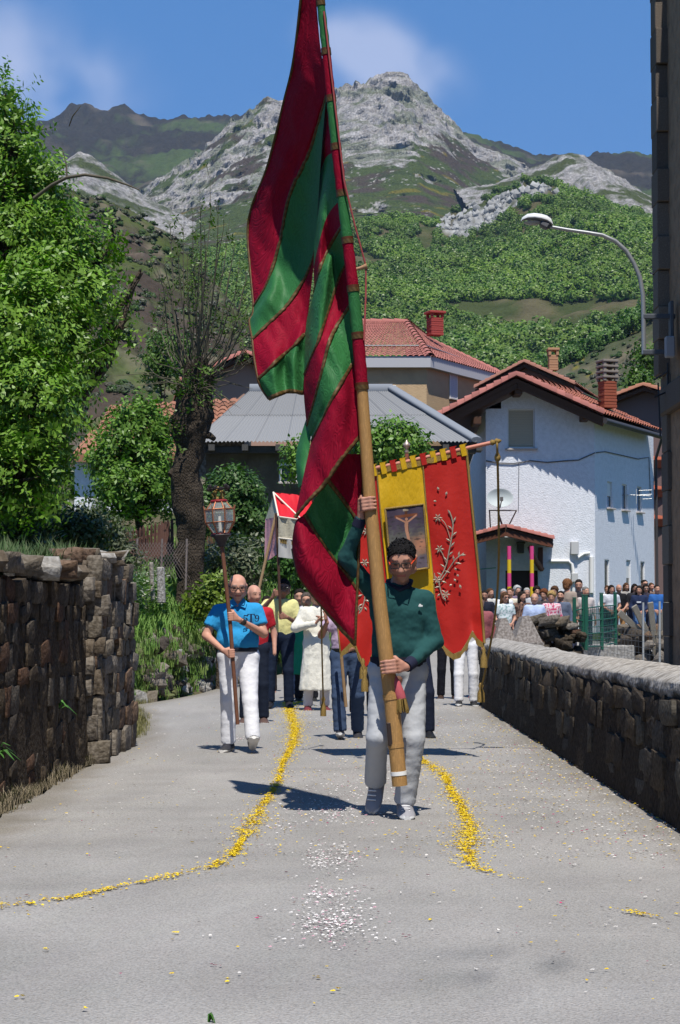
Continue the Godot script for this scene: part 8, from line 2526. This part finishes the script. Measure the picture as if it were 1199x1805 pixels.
		var leaf = func(x: float, y: float, dx: float, dy: float, w: float) -> void:
			var a: Vector3 = sp.call(x, y); var b: Vector3 = sp.call(x + dx, y + dy)
			var mid = (a + b) / 2; var sd = (b - a).cross(Vector3(0, 0, 1)).normalized() * w
			var up = Vector3(0, 0, 0.008)
			m.tri(a, mid + sd, mid + up); m.tri(mid + up, mid + sd, b); m.tri(a, mid + up, mid - sd); m.tri(mid + up, b, mid - sd)
		stem.call([[782, 1055], [775, 1035], [776, 1018], [786, 1000], [791, 975], [796, 950], [799, 925], [795, 908], [791, 900]], 0.007)
		stem.call([[778, 1022], [790, 1005], [800, 990], [808, 982], [818, 975]], 0.006)
		stem.call([[794, 950], [786, 925], [778, 915]], 0.004)
		stem.call([[788, 995], [782, 980], [777, 970]], 0.004)
		stem.call([[776, 1030], [768, 1022], [766, 1010]], 0.005)
		for e in [[795, 908, -6, -10], [799, 922, 5, -12], [798, 934, -9, -8], [797, 945, 9, -8], [795, 955, -9, -6], [794, 965, 8, -10], [790, 980, 9, -8], [789, 990, -8, -9], [800, 990, -1, -12], [808, 983, 2, -12], [812, 979, 10, -1], [802, 992, 12, 2], [786, 1002, -10, -8], [784, 1006, 10, 4], [780, 1015, -10, -6], [778, 1024, 10, 4], [776, 1034, -10, 2], [778, 1040, 9, 6], [782, 1052, 4, 8], [776, 1046, -5, 6]]:
			leaf.call(e[0], e[1], e[2], e[3], 0.01)
		for c in [[772, 913], [775, 968], [786, 1048], [771, 1022]]:
			for k in 6:
				var a = TAU * k / 6.0
				leaf.call(c[0], c[1], 8.5 * cos(a), 8.5 * sin(a), 0.009)
		for e in [[771, 858, 3, 7], [788, 866, -2, 8], [770, 884, -6, -1], [802, 1000, 2, 6], [800, 1020, 4, 5], [806, 1012, 2, 5], [797, 1030, -5, 3], [810, 1030, 3, 8]]: leaf.call(e[0], e[1], e[2], e[3], 0.012)
		put("embroidery", m.mesh(), silver, o)
	# crossbar, loops, staff, cords
	m = MB.new()
	m.tube(PackedVector3Array([at(556, 847, d0), at(716, 814, d0), at(868, 780, d0)]), PackedFloat32Array([0.019]), 10)
	put("crossbar", m.mesh(), M(Color(0.5, 0.2, 0.14), 0.5), o, xo)
	for e in [[868, 780], [876, 778], [556, 847]]:
		m = MB.new()
		m.lathe([[0.004, -0.03], [0.02, -0.02], [0.03, 0.0], [0.02, 0.02], [0.012, 0.035], [0.003, 0.045]], 12, Transform3D(Basis(Vector3(0, 0, 1), -PI / 2 + 0.2), at(e[0], e[1], d0)))
		put("brass_knob", m.mesh(), K.gold, o, xo)
	for k in 14:
		var x = 588.0 + k * 17.6
		var y = lerpf(840, 786, (x - 588) / 240.0)
		m = MB.new()
		var q = at(x, y + 3, d0)
		var b = Basis(Vector3(0, 0, 1), 0.2)
		m.box(q + Vector3(0, -0.012, 0.022), Vector3(0.05, 0.11, 0.005), b); m.box(q + Vector3(0, -0.012, -0.022), Vector3(0.05, 0.11, 0.005), b); m.box(q + Vector3(0.004, 0.043, 0), Vector3(0.05, 0.005, 0.05), b)
		put("hanging_loop", m.mesh(), red if k % 3 == 0 else yel, o, xo)
	m = MB.new()
	m.tube(PackedVector3Array([at(717, 800, d0 + 0.06), at(722, 1000, d0 + 0.3), at(728, 1150, d0 + 0.5)]), PackedFloat32Array([0.02]), 10)
	put("staff", m.mesh(), M(Color(0.4, 0.15, 0.11), 0.5), o, xo)
	m = MB.new()
	m.lathe([[0.01, 0.0], [0.024, 0.02], [0.01, 0.04], [0.03, 0.07], [0.034, 0.09], [0.012, 0.115], [0.005, 0.13]], 14, Transform3D(Basis(), at(717, 800, d0 + 0.06)))
	m.box(at(717, 781, d0 + 0.06), Vector3(0.012, 0.07, 0.01)); m.box(at(717, 783, d0 + 0.06), Vector3(0.045, 0.012, 0.012))
	put("finial", m.mesh(), M(Color(0.45, 0.35, 0.3), 0.4, {"metal": 0.5}), o, xo)
	# side cords with tassels
	cord(o, [[876, 779, d0], [877, 800, d0], [879, 900, d0 + 0.5], [879, 1000, d0 + 1.0], [872, 1090, d0 + 1.4], [856, 1180, d0 + 1.8], [848, 1212, d0 + 2.0]], [[877, 808], [879, 1000]], 0.012)
	cord(o, [[557, 846, d0], [562, 930, d0 + 0.3], [566, 1060, d0 + 0.8], [568, 1160, d0 + 1.2], [570, 1236, d0 + 1.5]], [], 0.009)
	cord(o, [[626, 1136, d0 - 0.3], [634, 1160, d0 - 0.3], [641, 1180, d0 - 0.3], [643, 1190, d0 - 0.3]], [], 0.01)
	m = MB.new()
	for t in [[640, 1170], [853, 1150]]:
		var c = at(t[0], t[1], d0 - 0.12)
		m.lathe([[0.035, -0.14], [0.03, -0.05], [0.014, 0.0], [0.02, 0.02], [0.008, 0.05]], 12, Transform3D(Basis(), c))
	put("corner_tassel", m.mesh(), K.gold, o, xo)

func cord(o: Node3D, pts: Array, knots: Array, r: float) -> void:
	var p = []
	for e in pts: p.append(at(e[0], e[1], e[2]) - o.position)
	var l = PackedVector3Array()
	for k in 40: l.append(catmull(p, k / 39.0))
	var m = MB.new()
	m.tube(l, PackedFloat32Array([r]), 6)
	for e in knots:
		for q in l:
			var c = at(e[0], e[1], -(q.z + o.position.z)) - o.position
			if absf(c.y - q.y) < 0.03:
				m.lathe([[0.004, -0.06], [r * 2.2, -0.03], [r * 2.6, 0.0], [r * 1.4, 0.03], [0.004, 0.06]], 10, Transform3D(Basis(), q)); break
	var last = l[l.size() - 1]
	m.lathe([[r * 3.4, -0.15], [r * 3.2, -0.06], [r * 1.5, -0.01], [r * 2.4, 0.02], [r, 0.05]], 12, Transform3D(Basis(), last))
	put("side_cord", m.mesh(), K.gold, o)

func lantern() -> void:
	var d = 18.6
	var o = base("processional_lantern", "copper framed glass lantern with small side wings on a long brown staff", "lantern", at(419, 1277, d))
	var xo = Transform3D(Basis(), -o.position)
	var m = MB.new()
	m.tube(PackedVector3Array([at(419, 1277, d), at(406, 1100, d), at(394, 985, d), at(390, 955, d)]), PackedFloat32Array([0.019, 0.02, 0.02, 0.021]), 10)
	put("staff", m.mesh(), M(Color(0.2, 0.085, 0.05), 0.5, {"tex": T.wood, "tri": Vector3(8, 1, 8)}), o, xo)
	var c = at(388, 918, d)
	var t = Transform3D(Basis(Vector3(0, 0, 1), 0.06), c)
	var u = d / F
	var cop = M(Color(0.36, 0.14, 0.07), 0.4, {"metal": 0.5})
	var dk = M(Color(0.2, 0.012, 0.018), 0.5)
	m = MB.new()
	m.lathe([[0.03, -46 * u], [0.045, -38 * u], [0.07, -30 * u], [0.1, -27 * u], [0.1, -24 * u], [0.03, -23 * u]], 16, t)
	put("socket", m.mesh(), M(Color(0.05, 0.04, 0.04), 0.5), o, xo)
	m = MB.new()
	m.lathe([[17 * u, -26 * u], [17.5 * u, -23 * u], [15 * u, -22 * u]], 8, t)
	put("red_collar", m.mesh(), dk, o, xo)
	m = MB.new()
	m.lathe([[15 * u, 33 * u], [16 * u, 35 * u], [14 * u, 37 * u], [4 * u, 39 * u]], 16, t)
	put("red_collar", m.mesh(), dk, o, xo)
	var pane = MB.new()
	m = MB.new()
	for k in 8:
		var a0 = TAU * (k + 0.5) / 8.0; var a1 = TAU * (k + 1.5) / 8.0
		var q = func(a: float, r: float, y: float) -> Vector3: return t * (Vector3(cos(a) * r, y, sin(a) * r) * u)
		# lower cone, drum, upper cone
		for e in [[14, -23, 27, -3], [27, -3, 28, 20], [24, 20, 13, 34]]:
			m.rod(q.call(a0, e[0], e[1]), q.call(a0, e[2], e[3]), 0.0075, -1, 6)
			m.rod(q.call(a0, e[2], e[3]), q.call(a1, e[2], e[3]), 0.006, -1, 6)
			m.rod(q.call(a0, e[0], e[1]), q.call(a1, e[0], e[1]), 0.006, -1, 6)
			pane.quad(q.call(a0, e[0], e[1]), q.call(a1, e[0], e[1]), q.call(a1, e[2], e[3]), q.call(a0, e[2], e[3]))
		var mid = (a0 + a1) / 2.0
		m.rod(q.call(a0, 28, 20), q.call(a0, 30, 27), 0.008, 0.003, 5)
	put("frame", m.mesh(), cop, o, xo)
	put("pane", pane.mesh(), K.glass, o, xo)
	m = MB.new()
	m.rod(t * Vector3(0, -20 * u, 0), t * Vector3(0, 8 * u, 0), 0.02); m.rod(t * Vector3(0, 8 * u, 0), t * Vector3(0, 12 * u, 0), 0.004)
	put("candle", m.mesh(), M(Color(0.62, 0.6, 0.52), 0.5), o, xo)
	m = MB.new()      # gilt crown on top
	for k in 6:
		var a = TAU * k / 6.0
		m.tube(PackedVector3Array([t * (Vector3(cos(a) * 7, 38, sin(a) * 7) * u), t * (Vector3(cos(a) * 11, 48, sin(a) * 11) * u), t * (Vector3(cos(a) * 4, 56, sin(a) * 4) * u)]), PackedFloat32Array([0.008, 0.01, 0.006]), 6)
	m.lathe([[2 * u, 54 * u], [4 * u, 57 * u], [1 * u, 61 * u]], 10, t)
	m.lathe([[10 * u, 37 * u], [11 * u, 40 * u], [9 * u, 42 * u]], 16, t)
	put("crown", m.mesh(), K.gold, o, xo)
	m = MB.new()
	for k in 10:
		var a = TAU * k / 10.0
		m.box(t * (Vector3(cos(a) * 17, 58 + 3 * sin(k * 2.0), sin(a) * 17) * u), Vector3(0.04, 0.04, 0.03), Basis(Vector3(0, 1, 0), a), 0.01)
	m.tube(PackedVector3Array([t * (Vector3(-18, 57, 0) * u), t * (Vector3(0, 57, 10) * u), t * (Vector3(18, 57, 0) * u)]), PackedFloat32Array([0.008]), 5)
	m.rod(t * (Vector3(0, 56, 0) * u), t * (Vector3(0, 57, 10) * u), 0.006)
	put("dark_rosette", m.mesh(), M(Color(0.02, 0.016, 0.016), 0.6), o, xo)

func canopy() -> void:
	var d = 27.4
	var o = base("processional_canopy", "red white and gold fabric canopy with a pink hanging on wooden poles", "canopy", at(495, 1092, d))
	var xo = Transform3D(Basis(), -o.position)
	var red = M(Color(0.5, 0.012, 0.02), 0.6, {"nrm": T.wrinkle, "tri": 1.5, "ns": 0.5})
	var pink = M(Color(0.6, 0.3, 0.34), 0.7, {"tex": T.blotch, "tri": 2.5, "nrm": T.wrinkle})
	var cream = M(Color(0.62, 0.56, 0.42), 0.7, {"tex": T.blotch, "tri": 3.0, "nrm": T.wrinkle})
	var ap = at(482, 868, d + 0.9); var c0 = at(491, 911, d - 0.1); var c1 = at(468, 915, d + 1.5); var c2 = at(566, 922, d + 0.5); var c3 = at(560, 918, d + 2.0)
	var ridge = at(548, 874, d + 1.0)
	var m = MB.new()
	var strip = func(a0: Vector3, a1: Vector3, b0: Vector3, b1: Vector3, called: String, mt: Material, sag: float) -> void:
		var q = MB.new(); var p = PackedVector3Array()
		for v in 9:
			for u in 13:
				var x = a0.lerp(a1, u / 12.0).lerp(b0.lerp(b1, u / 12.0), v / 8.0)
				p.append(x + Vector3(0, -sag * sin(v / 8.0 * PI) * (0.6 + 0.4 * sin(u * 1.1)), 0.035 * sin(u * 1.9 + v * 0.3) * (0.3 + v / 10.0)) - o.position)
		q.grid(p, 13, 9); put(called, q.mesh(), mt, o)
	strip.call(c0, c2, ap, ridge, "roof_panel", red, 0.1)
	strip.call(c1, c0, ap, ap + Vector3(0.02, 0, 0), "roof_panel", cream, 0.03)
	strip.call(c2, c3, ridge, ridge + Vector3(0.02, 0, 0), "roof_panel", red, 0.03)
	strip.call(c3, c1, ridge, ap, "roof_panel", red, 0.03)
	var dn = Vector3(0, -0.3, 0)
	strip.call(c0 + dn, c2 + dn, c0, c2, "valance", cream, 0.0)
	strip.call(c0 + dn * 1.9, c2 + dn * 1.9, c0 + dn * 0.98, c2 + dn * 0.98, "valance_lining", M(Color(0.5, 0.48, 0.45), 0.8), 0.0)
	strip.call(at(466, 992, d + 0.5), at(492, 975, d - 0.05), c1, c0, "hanging", pink, 0.0)
	m = MB.new()
	for e in [[ap, c0], [ap, c2.lerp(c0, 0.45)], [c0, c2], [c0 + dn, c2 + dn]]: m.tube(PackedVector3Array([e[0] - o.position, e[1] - o.position + Vector3(0, 0.005, 0.01)]), PackedFloat32Array([0.014]), 6)
	put("white_braid", m.mesh(), M(Color(0.66, 0.6, 0.5), 0.7), o)
	m = MB.new()
	for k in 24:
		var q = (c0 + dn).lerp(c2 + dn, k / 23.0)
		m.rod(q - o.position, q + Vector3(0, -0.07, 0) - o.position, 0.009, 0.012, 5)
	stuff(put("gold_fringe", m.mesh(), K.gold, o))
	for e in [[487, 905, 453, 1055, d + 0.3, 0.022, Color(0.4, 0.27, 0.15)], [487, 905, 495, 1092, d - 0.02, 0.02, Color(0.09, 0.045, 0.03)], [560, 915, 566, 1100, d + 0.6, 0.02, Color(0.09, 0.045, 0.03)], [555, 915, 548, 1060, d + 2.0, 0.02, Color(0.3, 0.2, 0.1)]]:
		m = MB.new()
		m.rod(at(e[0], e[1], e[4]), at(e[2], e[3], e[4]), e[5], -1, 9)
		put("pole", m.mesh(), tinted(K.dark_wood, e[6]), o, xo)
	m = MB.new()
	m.tube(PackedVector3Array([at(598, 1095, 20.5), at(603, 1170, 20.45), at(610, 1246, 20.4)]), PackedFloat32Array([0.017, 0.018, 0.018]), 9)
	var st = put("walking_stick", m.mesh(), tinted(K.wood, Color(0.3, 0.19, 0.1)), self)
	tag(st, "plain wooden stick held upright by the man in the lilac shirt", "stick")

func _ready() -> void:
	nf.seed = 7; nf.frequency = 1.0; nf.noise_type = FastNoiseLite.TYPE_SIMPLEX_SMOOTH; nf.fractal_octaves = 3
	nz.seed = 9; nz.frequency = 1.0; nz.noise_type = FastNoiseLite.TYPE_SIMPLEX_SMOOTH; nz.fractal_type = FastNoiseLite.FRACTAL_NONE
	setup()
	make_materials()
	rock_stock()
	mountains()
	ground()
	walls()
	buildings()
	fences()
	trees()
	great_banner()
	procession()
	guild_banner()
	lantern()
	canopy()
	crowd()
	grasses()
	petals()
